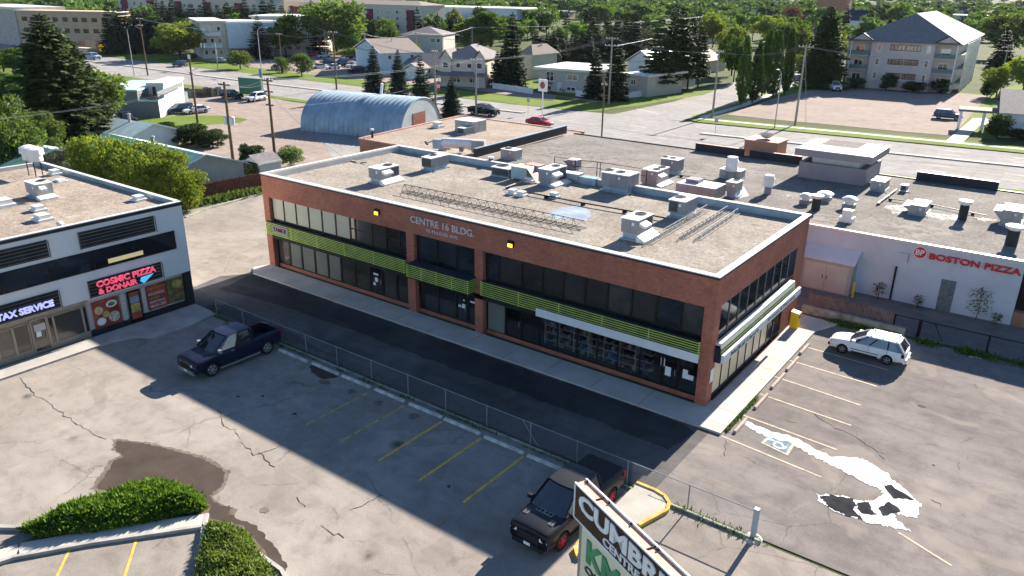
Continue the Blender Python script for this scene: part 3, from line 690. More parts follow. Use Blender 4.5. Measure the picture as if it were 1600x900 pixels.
for x0, x1, p_ in zip(xs, xs[1:], lo):
    if p_ == 'D':
        d = door(bb, (x0, .48, .3), U, x1-x0, 2.2, pm='window_glass'); notice(d, (x0+.35, .46, 1.75), U, .5, .14); notice(d, (x0+.5, .46, 1.25), U, .3, .32); notice(d, (x0+.3, .46, .95), U, .25, .2)
    else: win(bb, (x0, .48, .3), U, x1-x0, 2.25, pm=p_, fw=.09)
for x0, x1 in ((-21.3, -19.6), (-19.6, -18.0)): win(bb, (x0, .48, .3), U, x1-x0, 2.25, pm='window_glass', fw=.07)
d = door(bb, (-18, .48, .3), U, 1.0, 2.25); d2 = door(bb, (-17, .48, .3), U, .95, 2.25)
notice(d, (-17.8, .46, 1.3), U, .22, .15); notice(d, (-17.5, .46, 1.28), U, .3, .3); notice(d2, (-16.8, .46, 1.85), U, .6, .12); notice(d, (-17.4, .46, 1.8), U, .12, .12)
# lower right shop: real depth, shelves and goods behind clear glass
xs = [-15.38, -13.9, -12.6, -11.3, -9.9, -8.5, -7.1, -5.7, -4.3, -2.9, -1.9, -.75]
for k, (x0, x1) in enumerate(zip(xs, xs[1:])):
    if k in (1, 9): door(bb, (x0, .48, .3), U, x1-x0, 2.2, pm='clear_glass')
    else: win(bb, (x0, .48, .3), U, x1-x0, 2.25, pm='clear_glass' if k else 'grey_blind', fw=.05)
sh = MB(); gd = MB(); r2 = random.Random(5)
for k in range(8):
    x0 = -11.2+k*1.06
    if k == 7: break
    sh.box(x0, .95, .32, x0+.04, 1.4, 2.15, 'white_paint')
    for z in (.62, 1.12, 1.6): sh.box(x0, .95, z, x0+1.06, 1.4, z+.03, 'white_paint')
    for z in (.34, .66, 1.16, 1.64):
        xx = x0+.08
        while xx < x0+.95:
            w_ = r2.uniform(.08, .3); h_ = r2.uniform(.12, .38)
            if r2.random() < .8: gd.box(xx, 1.0, z, xx+w_*.85, 1.3, z+h_, r2.choice(['goods', 'goods', 'curtain', 'dark_backing', 'goods_light', 'poster_red', 'blue_sign']))
            xx += w_
sh.build('shelf', bb); gd.build('goods', bb, sharp=30)
notice(bb, (-2.7, .5, 1.0), U, .35, .55); notice(bb, (-1.65, .5, 1.15), U, .3, .55); notice(bb, (-1.35, .5, 1.15), U, .35, .3); notice(bb, (-3.0, .5, 1.5), U, .25, .5)
# awnings over the ground floor
LM = 'lime_slat'
s1 = slats(bb, (-37.0, -.02, 2.86), U, 14.95, .99, 8, LM, posts=5, dep=.2)
slats(bb, (-21.2, -.02, 3.02), U, 5.3, .92, 7, LM, posts=4, dep=.85)
slats(bb, (-15.35, -.02, 2.88), U, 14.75, .98, 7, LM, posts=5, dep=.2)
a = MB(); a.box(-36.7, .0, 2.5, -.62, .5, 2.84, 'dark_backing'); a.build('soffit', bb)
a = MB(); a.box(-11.0, -.38, 2.70, -.55, -.24, 3.22, 'siding_white', 'navy_cap'); a.build('sign_board', bb)
a = MB(); a.box(-36.2, -.27, 3.12, -34.35, -.24, 3.72, 'hvac_grey'); sb = a.build('shop_sign', bb)
text('lettering', 'TAMOI', 'maroon', sb, (-36.1, -.29, 3.26), U, (0, 0, 1), 1.5, .34, .03, .02)
text('lettering', 'CENTRE 16 BLDG.', 'silver_letter', bb, (-21.5, -.03, 6.58), U, (0, 0, 1), 5.45, .46, .05, .005)
text('lettering', '95 McLEOD AVE.', 'silver_letter', bb, (-20.1, -.03, 6.16), U, (0, 0, 1), 2.75, .22, .04, .0)
for x in (-24.6, -13.15):
    l = MB(); l.box(x-.2, -.16, 6.55, x+.2, 0, 6.95, 'bronze_frame'); lo_ = l.build('wall_lamp', bb)
    MB().box(x-.17, -.20, 6.56, x+.17, -.158, 6.78, 'amber_lens').build('lens', lo_)
# side elevation
ys = [.75, 2.1, 3.5, 4.9, 6.3, 7.7, 9.1, 10.5, 11.9, 13.35]
for y0, y1 in zip(ys, ys[1:]): win(bb, (-.06, y0, 3.95), V, y1-y0, 1.85, pm='window_glass', fw=.03, fm='curtain')
ys = [.75, 2.0, 3.25, 4.5, 5.75, 7.0, 8.2, 9.4, 10.5, 11.9]
for k, (y0, y1) in enumerate(zip(ys, ys[1:])):
    if k == 7: door(bb, (-.08, y0, .12), V, y1-y0, 2.35)
    else: win(bb, (-.08, y0, .45), V, y1-y0, 2.1, pm='tan_bounce_pane' if k < 7 else 'window_glass', fw=.03)
a = MB(); a.box(.0, .5, 3.62, .34, 12.6, 3.78, 'flashing_white'); a.box(.30, .5, 3.5, .345, 12.6, 3.64, 'white_paint'); aw = a.build('side_awning', bb)
a = MB(); a.box(0.0, .5, 2.62, .34, 12.6, 3.5, 'navy_cap'); 
for z in (3.16, 3.25, 3.34, 3.43): a.box(.34, .5, z, .36, 12.6, z+.045, 'teal_metal' if z in (3.16, 3.34) else 'lime_slat')
a.build('band', aw)
a = MB(); a.box(.36, .6, 2.6, .52, 13.6, 3.08, 'siding_white', 'flashing_white'); sg = a.build('sign_box', aw)
text('lettering', 'Medical Centre', 'curtain', sg, (.53, 1.6, 2.68), V, (0, 0, 1), 4.2, .3, .02, .01)
text('lettering', 'Doctors & Pharmacy', 'curtain', sg, (.53, 7.4, 2.7), V, (0, 0, 1), 5.0, .26, .02, .01)
notice(bb, (.0, .22, 1.45), V, .42, .8)
a = MB(); a.cyl((.03, .9, .14), (.03, 11.8, .14), .05, .05, 8, 'wood_red'); a.build('pipe', bb)

# ================================================================ LEFT WHITE BUILDING
XL = -34.6
lb = E('white_commercial_building', 'white and black two-storey shop block at the left edge', 'building')
a = MB(); WW = 'white_wall'; a.box(-54.6, -40, 2.6, XL, -8.45, 7.25, WW); a.box(-54.6, -40, 0, XL-.5, -8.5, 2.6, WW)
a.build('wall', lb)
a = MB(); a.box(-54.3, -39.7, 7.25, XL-.3, -8.75, 7.29, 'roof_gravel_tan'); a.build('roof', lb)
a = MB(); a.box(XL-.3, -40, 7.25, XL+.02, -8.43, 7.55, 'flashing_white'); a.box(XL+.02, -40, 7.3, XL+.05, -8.4, 7.5, 'flashing_dark')
a.box(-54.6, -8.75, 7.25, XL-.3, -8.43, 7.58, 'flashing_blue', 'flashing_white'); a.box(-54.6, -40, 7.25, -54.3, -8.75, 7.58, 'flashing_white'); a.build('parapet_cap', lb)
for y0, y1 in ((-15.42, -10.5), (-25, -17.2), (-33, -27)):
    s = slats(lb, (XL, y0, 5.92), V, y1-y0, 1.05, 5, 'louvre_edge', 'louvre', .14, 'dark_backing', 'flashing_dark', 1, .035, False)
y = -36.
while y < -9.4:
    y1 = min(y+2.65, -9.25); win(lb, (XL+.004, y, 4.42), V, y1-y, 1.28, pm='window_glass', fw=.04, dep=.04); y += 2.65
a = MB(); a.box(XL+.02, -13.9, 4.62, XL+.05, -11.6, 4.9, 'lit_panel'); a.build('lit_ceiling_panel', lb)
for y0, y1 in ((-15.42, -10.5), (-24.5, -17.15)):
    slats(lb, (XL, y0, 2.68), V, y1-y0, 1.1, 5, 'louvre_edge', 'sign_board', .12, 'dark_backing', 'flashing_dark', 1, .03, False)
text('lettering', 'COSMIC PIZZA', 'pink_neon', lb, (XL+.17, -14.95, 3.3), V, (0, 0, 1), 3.95, .40, .08, .03)
text('lettering', '& DONAIR', 'pink_neon', lb, (XL+.17, -14.9, 2.82), V, (0, 0, 1), 2.55, .38, .08, .03)
sw = MB(); sw.mesh([(XL+.22, -12.2, 2.95), (XL+.22, -11.95, 2.75), (XL+.22, -11.2, 3.25), (XL+.22, -12.1, 3.2)], [(0, 1, 2, 3)], 'blue_neon'); sw.build('logo', lb)
text('lettering', 'TAX SERVICE', 'lilac_neon', lb, (XL+.17, -20.75, 2.95), V, (0, 0, 1), 3.15, .42, .08, .04)
# ground floor shopfront, set back under the overhang
a = MB(); xf = XL-.35
a.box(XL-.5, -40, 0, xf, -15.6, .42, 'tan_frame'); a.box(XL-.5, -40, 2.2, xf, -15.6, 2.6, 'tan_frame'); a.box(XL-.5, -15.6, 0, xf, -8.5, .4, 'flashing_dark'); a.box(XL-.5, -15.6, 2.3, xf, -8.5, 2.6, 'apt_grey')
a.box(XL-.5, -8.95, 0, XL-.02, -8.47, 2.58, 'flashing_dark'); a.box(XL-.02, -40, 2.5, XL+.01, -15.6, 2.66, 'tan_frame'); a.build('shopfront', lb)
for y0, y1, p_ in ((-24, -22.4, 'shop_glass'), (-22.4, -20.9, 'shop_glass'), (-20.9, -19.95, 'shop_glass'), (-17.2, -16.95, 'shop_glass'), (-16.95, -16.9, 'shop_glass')):
    if y1-y0 > .3: win(lb, (xf+.004, y0, .42), V, y1-y0, 1.78, 'tan_frame', p_, .07)
d = door(lb, (xf+.01, -19.0, .15), V, 1.0, 2.15, 'tan_frame', 'shop_glass'); notice(d, (xf+.03, -18.8, 1.5), V, .65, .45, 'apt_grey'); notice(d, (xf+.06, -18.75, 1.15), V, .28, .35)
win(lb, (xf+.004, -18.0, .42), V, .35, 1.78, 'tan_frame', 'window_brown', .06); win(lb, (xf+.004, -19.95, .42), V, .9, 1.78, 'tan_frame', 'window_brown', .07)
win(lb, (xf+.004, -17.65, .42), V, 1.75, 1.78, 'tan_frame', 'brown_pane', .06); win(lb, (xf+.004, -15.9+0.0, .42), V, .3, 1.78, 'tan_frame', 'window_glass', .05)
def poster(parent, y0, y1, z0, z1, mat, xp=None, name='poster'):
    xp = xf+.02 if xp is None else xp; return MB().box(xp, y0, z0, xp+.02, y1, z1, mat).build(name, parent)
p1 = poster(lb, -15.3, -13.55, .42, 2.25, 'poster_red')
def disc(parent, y, z, r, mat, xp, name='picture', sy=1.0, n=14):
    a = MB(); c = []
    for k in range(n):
        t = 2*math.pi*k/n; c.append((xp, y+math.cos(t)*r*sy, z+math.sin(t)*r))
    a.face(c, mat); return a.build(name, parent)
X2 = xf+.05
for y, z, r, m_, s in ((-14.9, 1.62, .27, 'poster_cream', 1), (-14.9, 1.62, .17, 'poster_yellow', 1), (-14.05, 1.85, .24, 'paper', 1.5), (-14.05, 1.84, .14, 'poster_olive', 1.7), (-14.0, .95, .36, 'poster_cream', 1), (-14.85, .85, .26, 'paper', 1.1), (-14.5, 1.25, .22, 'poster_yellow', 1)):
    X2 += .003; disc(p1, y, z, r, m_, X2, sy=s)
for k in range(5): disc(p1, -14.0+.22*math.cos(k*1.3), .95+.2*math.sin(k*1.3), .05, 'curtain', X2+.004)
p2 = poster(lb, -13.45, -13.1, .42, 2.25, 'apt_grey')
for k in range(5): disc(p2, -13.28, .6+k*.36, .13, 'poster_cream', xf+.05)
d = MB().box(xf+.02, -12.98, .15, xf+.06, -12.1, 2.28, 'bronze_frame').build('door', lb); poster(d, -12.88, -12.2, .3, 2.18, 'poster_red', xf+.065); poster(d, -12.85, -12.25, 1.45, 1.9, 'blue_patch', xf+.09); poster(d, -12.85, -12.25, .8, 1.4, 'poster_yellow', xf+.09)
p3 = poster(lb, -12.0, -11.72, .5, 2.25, 'apt_grey')
for k in range(5): disc(p3, -11.86, .62+k*.36, .11, 'poster_cream', xf+.05)
p4 = poster(lb, -11.65, -10.2, .55, 2.28, 'poster_red'); p5 = poster(lb, -10.15, -8.98, .55, 2.28, 'poster_olive')
for tx, z, h, wd in (('GOURMET PIZZA & DONAIRS', 1.98, .12, 1.25), ('PICK-UP SPECIAL', 1.55, .16, 1.15), ('DELIVERY', 1.28, .12, .8), ('ORDER ONLINE', 1.0, .14, 1.1), ('780-571-7897', .68, .18, 1.15)):
    text('lettering', tx, 'paper' if h > .12 else 'poster_yellow', p4, (xf+.05, -11.55, z), V, (0, 0, 1), wd, h, .012)
disc(p5, -9.45, 1.85, .3, 'poster_yellow', xf+.05, sy=1.2); disc(p5, -9.6, 1.3, .3, 'poster_olive', xf+.055); disc(p5, -9.35, 1.35, .16, 'poster_red', xf+.06)

# ================================================================ LOW WHITE RESTAURANT BUILDING
wb = E('restaurant_building', 'low white restaurant building with a red sign and large flat grey gravel roof', 'building')
a = MB(); a.box(-37.6, 23.6, 0, 12.02, 46, 4.45, 'pizza_wall'); a.box(-37.6, 15.25, 0, -3.2, 23.6, 4.45, 'pizza_wall'); a.box(12.02, 24.2, 0, 70, 46, 4.45, 'bronze_frame'); a.box(12.05, 23.62, 0, 70, 24.2, 1.0, 'tan_brick'); a.build('wall', wb)
a = MB(); a.box(-37.6, 15.4, 4.45, -3.2, 23.8, 4.5, 'roof_gravel_grey'); a.box(-37.6, 23.8, 4.451, 70, 45.9, 4.504, 'roof_gravel_grey'); a.build('roof', wb)
a = MB(); a.box(-3.2, 23.5, 4.42, 12.1, 23.8, 4.62, 'flashing_white'); a.box(12.1, 23.4, 4.42, 70, 23.8, 4.62, 'flashing_white'); a.box(12.1, 23.8, 4.3, 70, 24.2, 4.44, 'bronze_frame')
a.box(-37.6, 45.9, 4.42, 70, 46.1, 4.6, 'flashing_dark')
for p, q in (((1073, 240), (1152, 249)), ((1165, 249), (1246, 260)), ((1428, 284), (1556, 302))):
    A_, B_ = G(*p, 4.5), G(*q, 4.5); a.box(A_.x, 45.6, 4.5, B_.x, 45.95, 5.35, 'flashing_dark', 'sign_rust' if p[0] < 1300 else 'flashing_white')
a.build('parapet_cap', wb)
# dark parapet wall that climbs between the two roofs
a = MB(); A_ = G(742, 246, 4.5); B_ = G(884, 208, 4.5)
a.bar(A_+Vector((0, 0, .45)), B_+Vector((0, 0, .45)), .3, .9, 'flashing_dark'); a.bar(A_+Vector((0, 0, .93)), B_+Vector((0, 0, .93)), .36, .05, 'flashing_blue'); a.build('parapet_wall', wb)
# roof tower with wide overhanging cap
tb = G(1246, 276, 4.5); tr_ = G(1349, 291, 4.5); x0, x1, y0 = tb.x, tr_.x, (tb.y+tr_.y)/2; y1 = y0+6.0
a = MB(); 
for (p, q, r_, s_) in ((x0, y0, x1, y0+.3), (x0, y1-.3, x1, y1), (x0, y0+.3, x0+.3, y1-.3), (x1-.3, y0+.3, x1, y1-.3)): a.box(p, q, 4.5, r_, s_, 6.0, 'purple_grey')
a.box(x0+.9, y0+.9, 4.5, x1-.9, y1-.9, 7.0, 'siding_white'); a.build('roof_tower', wb)
c = [(x0-.45, y0-.45), (x1+.45, y0-.45), (x1+.45, y1+.45), (x0-.45, y1+.45)]; ci = [(x0+1.3, y0+1.3), (x1-1.3, y0+1.3), (x1-1.3, y1-1.3), (x0+1.3, y1-1.3)]
a = MB(); a.prism(c, 6.65, 7.3, 'purple_grey', 'flashing_white')
for i in range(4):
    j = (i+1) % 4; a.face([(*c[i], 7.305), (*c[j], 7.305), (*ci[j], 7.6), (*ci[i], 7.6)], 'flashing_white')
a.face([(*q, 7.6) for q in ci], 'roof_gravel_grey'); a.build('tower_cap', wb)
# lean-to store against the wall
le = E('lean_to_shed', 'pale beige lean-to store with two doors against the white wall', 'shed')
a = MB(); a.box(-1.95, 22.25, 0, 1.72, 23.58, 2.45, 'siding_grey'); a.build('wall', le)
a = MB(); a.mesh([(-2.1, 22.1, 2.42), (1.85, 22.1, 2.42), (1.85, 23.59, 3.15), (-2.1, 23.59, 3.15), (-2.1, 22.1, 2.5), (1.85, 22.1, 2.5), (1.85, 23.59, 3.23), (-2.1, 23.59, 3.23)], [(0, 3, 2, 1), (4, 5, 6, 7), (0, 1, 5, 4), (1, 2, 6, 5), (3, 0, 4, 7)], 'siding_white')
a.mesh([(1.72, 22.25, 2.45), (1.72, 23.58, 2.45), (1.72, 23.58, 3.1)], [(0, 1, 2)], 'siding_grey'); a.build('roof', le)
for k in range(2): dd = MB().box(-1.7+k*1.6, 22.22, .1, -.15+k*1.6, 22.247, 2.15, 'siding_cream').build('door', le); MB().box(-.35+k*.3, 22.19, 1.0, -.3+k*.3, 22.217, 1.3, 'black_metal').build('handle', dd)
d = MB().box(7.38, 23.56, 0, 8.32, 23.597, 2.33, 'curtain').build('door', wb); MB().box(8.15, 23.52, 1.0, 8.2, 23.557, 1.2, 'steel').build('handle', d)
MT['curtain2'] = MT['curtain']
text('lettering', 'Boston Pizza'.upper(), 'red_letter', wb, (6.3, 23.52, 3.6), U, (0, 0, 1), 5.6, .46, .12, .03)
lg = MB(); lg.cyl((5.68, 23.595, 3.95), (5.68, 23.5, 3.95), .46, .46, 24, 'paper', sm=False); lg.cyl((5.68, 23.5, 3.95), (5.68, 23.49, 3.95), .40, .40, 24, 'red_letter', sm=False); lo_ = lg.build('logo_disc', wb)
text('lettering', 'BP', 'paper', lo_, (5.4, 23.48, 3.75), U, (0, 0, 1), .56, .42, .02, .02)
a = MB(); a.box(4.3, 23.42, 3.6, 5.0, 23.597, 3.72, 'pizza_wall'); a.bar((5.0, 23.57, 3.68), (5.02, 23.57, 3.0), .04, .04, 'hvac_grey'); a.build('floodlight', wb)
a = MB(); a.box(4.3, 23.45, .0, 4.42, 23.57, 2.6, 'black_metal'); a.build('downpipe', wb)
# brick chimney block beyond the roof edge
A_ = G(1150, 246, 4.5); ch = E('brick_pylon', 'orange brick block with a satellite dish on top behind the flat roof', 'pylon', (A_.x+1.8, 48.6, 0))
MB().box(-1.8, -1.6, 0, 1.8, 1.6, 6.1, 'tan_brick').build('block', ch); MB().box(-1.9, -1.7, 6.1, 1.9, 1.7, 6.2, 'sign_rust').build('cap', ch)
MB().lathe([(.05, 0), (.45, .1), (.75, .35), (.8, .5)], 16, 'flashing_white', 'z', (0, 0, 6.25)).build('dish', ch); MB().cyl((0, 0, 6.2), (0, 0, 7.6), .04, .02, 6, 'steel').build('aerial', ch)

# ================================================================ TAN BRICK BUILDING behind
tbd = E('tan_brick_building', 'low tan brick building with rooftop vents beside the arched steel hut', 'building')
a = MB(); a.prism([(-56.2, 27.6), (-38.0, 27.6), (-38.0, 49), (-58.5, 49)], 0, 4.2, 'tan_brick'); a.build('wall', tbd)
a = MB(); a.prism([(-55.9, 27.9), (-38.3, 27.9), (-38.3, 48.7), (-58.1, 48.7)], 4.2, 4.26, 'roof_gravel_tan'); a.build('roof', tbd)
a = MB()
for p, q in (((-56.2, 27.6), (-38, 27.6)), ((-58.5, 49), (-56.2, 27.6)), ((-38, 49), (-58.5, 49))): a.bar((*p, 4.27), (*q, 4.27), .3, .16, 'sign_rust')
a.build('parapet_cap', tbd)
# ================================================================ ROOFTOP EQUIPMENT
GU = 'rooftop air units'
def hv(label, fl, fr, br, bfr, zr, curb=.38, body='hvac_grey', fans=1, fs='b', hood=None, coil=None, flash=True, top='hvac_top', vent=False, dmin=None):
    P0 = G(*bfr, zr+curb); h = HT(P0, fr[1]); zt = zr+curb+h
    w_ = (G(*fr, zt)-G(*fl, zt)).length; d_ = (G(*br, zt)-G(*fr, zt)).length
    if dmin: d_ = max(d_, dmin)
    o = E('rooftop_unit', label, 'air conditioner', (P0.x-w_/2, P0.y+d_/2, zr), 0, GU)
    x, y = w_/2, d_/2; z0 = curb; z1 = curb+h
    a = MB(); a.box(-x, -y, z0, x, y, z1-.05, body); a.box(-x, -y+d_*.5, z0, -x-.004, -y+d_*.5+.01, z1-.05, 'flashing_dark')
    a.box(x, -y+d_*.45, z0+.05, x+.004, -y+d_*.45+.015, z1-.1, 'flashing_dark'); a.box(-x+w_*.55, -y-.004, z0+.05, -x+w_*.55+.015, -y, z1-.1, 'flashing_dark')
    a.box(-x+w_*.62, -y-.008, z1-.4, -x+w_*.62+.16, -y, z1-.22, 'paper'); a.build('cabinet', o)
    MB().box(-x-.04, -y-.04, z1-.05, x+.04, y+.04, z1, top).build('lid', o)
    MB().box(-x+.1, -y+.1, .0, x-.1, y-.1, z0, 'flashing_blue').box(-x-.05, -y-.05, .0, x+.05, y+.05, .1, 'flashing_blue').build('curb', o)
    fx = {1: [0], 2: [-.22, .22]}.get(fans, [])
    for k in fx:
        r_ = min(w_, d_)*(.30 if fans == 1 else .22)
        cx, cy = (0, y-d_*.28) if fs == 'b' else ((-x+w_*.3, 0) if fs == 'l' else (x-w_*.3, y*.1))
        if fans == 2: cx += k*w_ if fs != 's' else 0; cy += 0 if fs != 's' else k*d_
        f = MB(); f.cyl((cx, cy, z1), (cx, cy, z1+.03), r_, r_, 20, 'black_metal'); ff = f.build('fan', o)
        g = MB()
        for q in range(3): g.lathe([(r_*(.35+.3*q), .032), (r_*(.35+.3*q)+.008, .04), (r_*(.35+.3*q)+.016, .032)], 20, 'black_plastic', 'z', (cx, cy, z1))
        g.lathe([(r_, 0), (r_+.02, .05), (r_+.045, 0)], 20, 'hvac_pale', 'z', (cx, cy, z1)); g.build('grille', ff)
    if coil:
        a = MB()
        if 'f' in coil: 
            a.box(-x+.06, -y-.012, z0+.08, x-w_*.45 if 'h' in coil else x-.06, -y-.002, z1-.12, 'flashing_dark')
            k = z0+.12
            while k < z1-.15: a.box(-x+.06, -y-.022, k, x-w_*.45 if 'h' in coil else x-.06, -y-.012, k+.02, 'curtain'); k += .07
        if 's' in coil:
            a.box(x+.002, y-d_*.42, z0+.08, x+.012, y-.06, z1-.12, 'flashing_dark'); k = z0+.12
            while k < z1-.15: a.box(x+.012, y-d_*.42, k, x+.022, y-.06, k+.02, 'curtain'); k += .07
        a.build('coil_panel', o)
    if hood == 's':
        a = MB(); yy0, yy1 = -y+.12, -y+d_*.5; zz = z0+h*.55
        a.mesh([(x, yy0, zz+.22), (x, yy1, zz+.22), (x+.42, yy1, zz+.05), (x+.42, yy0, zz+.05), (x, yy0, zz), (x, yy1, zz), (x+.42, yy1, zz-.1), (x+.42, yy0, zz-.1)], [(0, 3, 2, 1), (4, 5, 6, 7), (3, 7, 6, 2), (0, 4, 7, 3), (1, 2, 6, 5)], 'hvac_top'); a.build('hood', o)
        a = MB(); a.mesh([(x-.02, -y-.1, z0), (x-.02, y, z0), (x+.55, y, .14), (x+.55, -y-.1, .14), (x-.02, -y-.1, .0), (x+.55, -y-.1, 0), (x+.55, y, 0), (x-.02, y, 0)], [(0, 3, 2, 1), (0, 4, 5, 3), (3, 5, 6, 2), (1, 2, 6, 7)], 'hvac_top'); a.build('flashing', o)
    if hood == 'l':
        a = MB(); a.mesh([(-x, -y+.05, z1-.15), (-x, y-.05, z1-.15), (-x-.6, y-.05, z1-.2), (-x-.6, -y+.05, z1-.2), (-x, -y+.05, z0+.2), (-x, y-.05, z0+.2)], [(0, 1, 2, 3), (3, 2, 5, 4), (0, 3, 4), (1, 5, 2)], body); a.build('hood', o)
    a = MB(); a.cyl((x+.05, -y+.2, .06), (x+.35, -y-.1, .06), .03, .03, 6, 'black_metal'); a.cyl((x+.06, -y+.3, .05), (x+.06, -y+.3, z0+.3), .02, .02, 6, 'steel'); a.build('pipe', o)
    return o
Z1, Z2 = 7.12, 4.504
hv('leftmost grey air unit on the brick building roof, fan at its back', (576, 261), (594.5, 264.5), (620.5, 257), (594.5, 281), Z1, .40, hood='s', coil='s')
hv('second grey air unit from the left on the brick building roof', (660.6, 244.4), (674.4, 247.5), (701, 241), (674.4, 263), Z1, .30, fs='l', coil='f')
C_ = hv('air unit with a black louvre front and rusty duct boards beside it', (767, 260), (795, 264.5), (806, 258), (795, 277.5), Z1, .1, fs='l', coil='f', dmin=1.6)
dk = MB(); xo = 1.05; dk.box(xo, -.8, .1, xo+1.5, .5, 1.05, 'flashing_blue', 'osb'); dk.box(xo+.5, .3, .3, xo+1.9, 1.2, 1.1, 'flashing_blue', 'sign_rust'); dk.mesh([(xo+1.5, -.8, 1.1), (xo+1.5, .1, 1.1), (xo+2.5, .1, .05), (xo+2.5, -.8, .05)], [(0, 3, 2, 1)], 'sign_rust'); dk.build('duct', C_)
hv('grey air unit with white hood, just right of the rusty duct boards', (840, 263), (860, 266), (881, 258), (860, 287), Z1, .25, hood='s', coil='s')
hv('largest blue-grey air unit, two fans in its lid, centre of the brick building roof', (939, 268), (981, 275), (997, 269), (981, 297.5), Z1, .35, 'hvac_grey', 2, 'l')
hv('grey air unit with black coil front, rightmost on the brick building roof', (1044, 311), (1069, 315.6), (1088, 306), (1069, 335.6), Z1, .35, fs='l', coil='fh')
hv('white-lidded grey air unit with white hood nearest the front edge of the brick building roof', (968.5, 340), (996, 344.5), (1017, 333.5), (996, 367), Z1, .45, hood='s', coil='s')
hv('pale air unit with two fans in a row standing just behind the brick building parapet', (1001, 264), (1025.6, 268), (1043, 260.6), (1025.6, 288), Z2, .3, 'hvac_pale', 2, 's', hood='s')
hv('two-fan air unit on the grey roof behind, first one back from the parapet', (1030.6, 247), (1058, 250.6), (1067.5, 247), (1058, 269), Z2, .3, 'hvac_grey', 2, 'l')
hv('grey air unit with one fan by the climbing dark parapet wall', (781, 232.5), (804, 235.6), (815, 232.5), (804, 249), Z2, .15, 'hvac_pale', 1, 'l')
hv('small grey box unit with a duct on its left side behind the railing', (885, 249), (900, 251), (910.6, 249), (900, 263.5), Z2, .12, 'hvac_grey', 0, hood='l')
hv('wide grey air unit with one fan at the left, middle of the grey roof', (1122, 264), (1155.6, 268), (1162, 264), (1155.6, 280.5), Z2, .12, 'hvac_pale', 1, 'l')
hv('small square unit on a tall black stand with blue patch beside it', (1132.5, 284), (1150, 286), (1156, 281), (1150, 301), Z2, .55, 'hvac_pale', 1, 'b')
hv('white air unit on the grey roof right of the roof tower', (1359.5, 281), (1380, 284.4), (1390.4, 278), (1380, 299), Z2, .12, 'hvac_pale', 1, 'l', top='hvac_top')
hv('white air unit with side hood, centre right of the grey roof, white sealant round it', (1419.7, 318.5), (1444, 322.6), (1452, 313.7), (1444, 336.5), Z2, .12, 'hvac_pale', 2, 'l', hood='l')
hv('white air unit with side hood at the right edge of the photo', (1561.5, 327), (1593, 331.5), (1603, 322), (1593, 353), Z2, .2, 'hvac_pale', 2, 'l', hood='l')
hv('small white box vent unit with black side behind the white air unit', (1406, 289), (1416, 290), (1421, 288), (1416, 299), Z2, .1, 'hvac_pale', 0, coil='f')
hv('large white cabinet unit at the back of the tan brick building roof', (715, 186), (740, 190.6), (752, 186), (740, 207), 4.27, .1, 'hvac_pale', 0)
hv('dark louvred condenser with round fan on the tan brick building roof', (715, 199), (725, 200.5), (738, 197.5), (725, 210), 4.27, .1, 'hvac_grey', 1, 'b', coil='f')
hv('small grey condenser with black side on the tan brick building roof', (687, 224), (694, 225.5), (701, 223), (694, 234.5), 4.27, .08, 'hvac_grey', 1, 'b', coil='s')
hv('grey air unit with side hood on the white building roof at the left', (37.5, 283), (57, 288.5), (82, 284), (59, 306), 7.29, .3, 'hvac_pale', 1, 'b', hood='s')
def pv(label, base, r_, h, zr, kind='mush', mat='hvac_top'):
    p = G(*base, zr); o = E('roof_vent', label, 'vent', p, 0, 'roof vents and exhausts'); a = MB()
    if kind == 'mush':
        a.box(-r_, -r_, 0, r_, r_, h*.35, 'hvac_grey'); a.build('curb', o); b_ = MB(); b_.lathe([(r_*.8, h*.35), (r_*.8, h*.6), (r_*1.35, h*.62), (r_*1.4, h*.78), (r_*.9, h*.95), (0, h)], 16, mat); b_.build('cap', o)
    elif kind == 'stack':
        a.cyl((0, 0, 0), (0, 0, h*.4), r_*.7, r_*.7, 12, 'hvac_grey'); a.build('pipe', o); b_ = MB(); b_.lathe([(r_*.95, h*.4), (r_*1.1, h*.5), (r_, h*.55), (r_, h*.75), (r_*1.15, h*.8), (r_*.9, h*.92), (r_*.9, h), (0, h*1.02)], 14, mat); b_.build('cap', o)
    elif kind == 'pipe':
        a.cyl((0, 0, 0), (0, 0, h*.75), r_, r_, 12, 'flashing_dark'); a.build('pipe', o); b_ = MB(); b_.lathe([(r_*.9, h*.45), (r_*.9, h*.82), (r_*1.5, h*.84), (r_*1.5, h*.97), (0, h)], 14, mat); b_.build('cap', o)
    elif kind == 'box':
        a.box(-r_*1.3, -r_*1.1, 0, r_*1.3, r_*1.1, h*.4, mat); a.build('curb', o); b_ = MB(); b_.box(-r_, -r_*.8, h*.4, r_, r_*.8, h, mat); b_.build('cap', o)
    return o
pv('tall round white exhaust fan beside the big white duct hood', (1141, 281), .55, 2.2, Z2, 'stack')
pv('domed white exhaust stack alone in the middle of the grey roof', (1199, 303), .45, 1.7, Z2, 'stack')
pv('left one of two small white vents in front of the tower shadow', (1258, 318), .4, .9, Z2, 'mush')
pv('bent white vent nearest the brick building corner', (1274, 328), .35, 1.3, Z2, 'pipe')
pv('square white vent in the front of the tower shadow', (1288, 313), .5, .8, Z2, 'mush')
pv('white mushroom vent, upper one of a pair on the grey roof', (1326, 325), .45, 1.0, Z2, 'mush')
pv('white mushroom vent, lower one of a pair on the grey roof', (1323, 346), .38, .95, Z2, 'box')
pv('white capped pipe on a dark base between two white air units', (1503, 343), .33, 1.6, Z2, 'pipe')
pv('white vent on a dark square base at the right edge above the restaurant sign', (1579, 383), .40, 1.5, Z2, 'pipe')
pv('low white box vent, left one of two by the black conduit', (801, 303), .28, .35, Z1, 'box'); pv('low white box vent, right one of two by the black conduit', (815, 306), .3, .35, Z1, 'box')
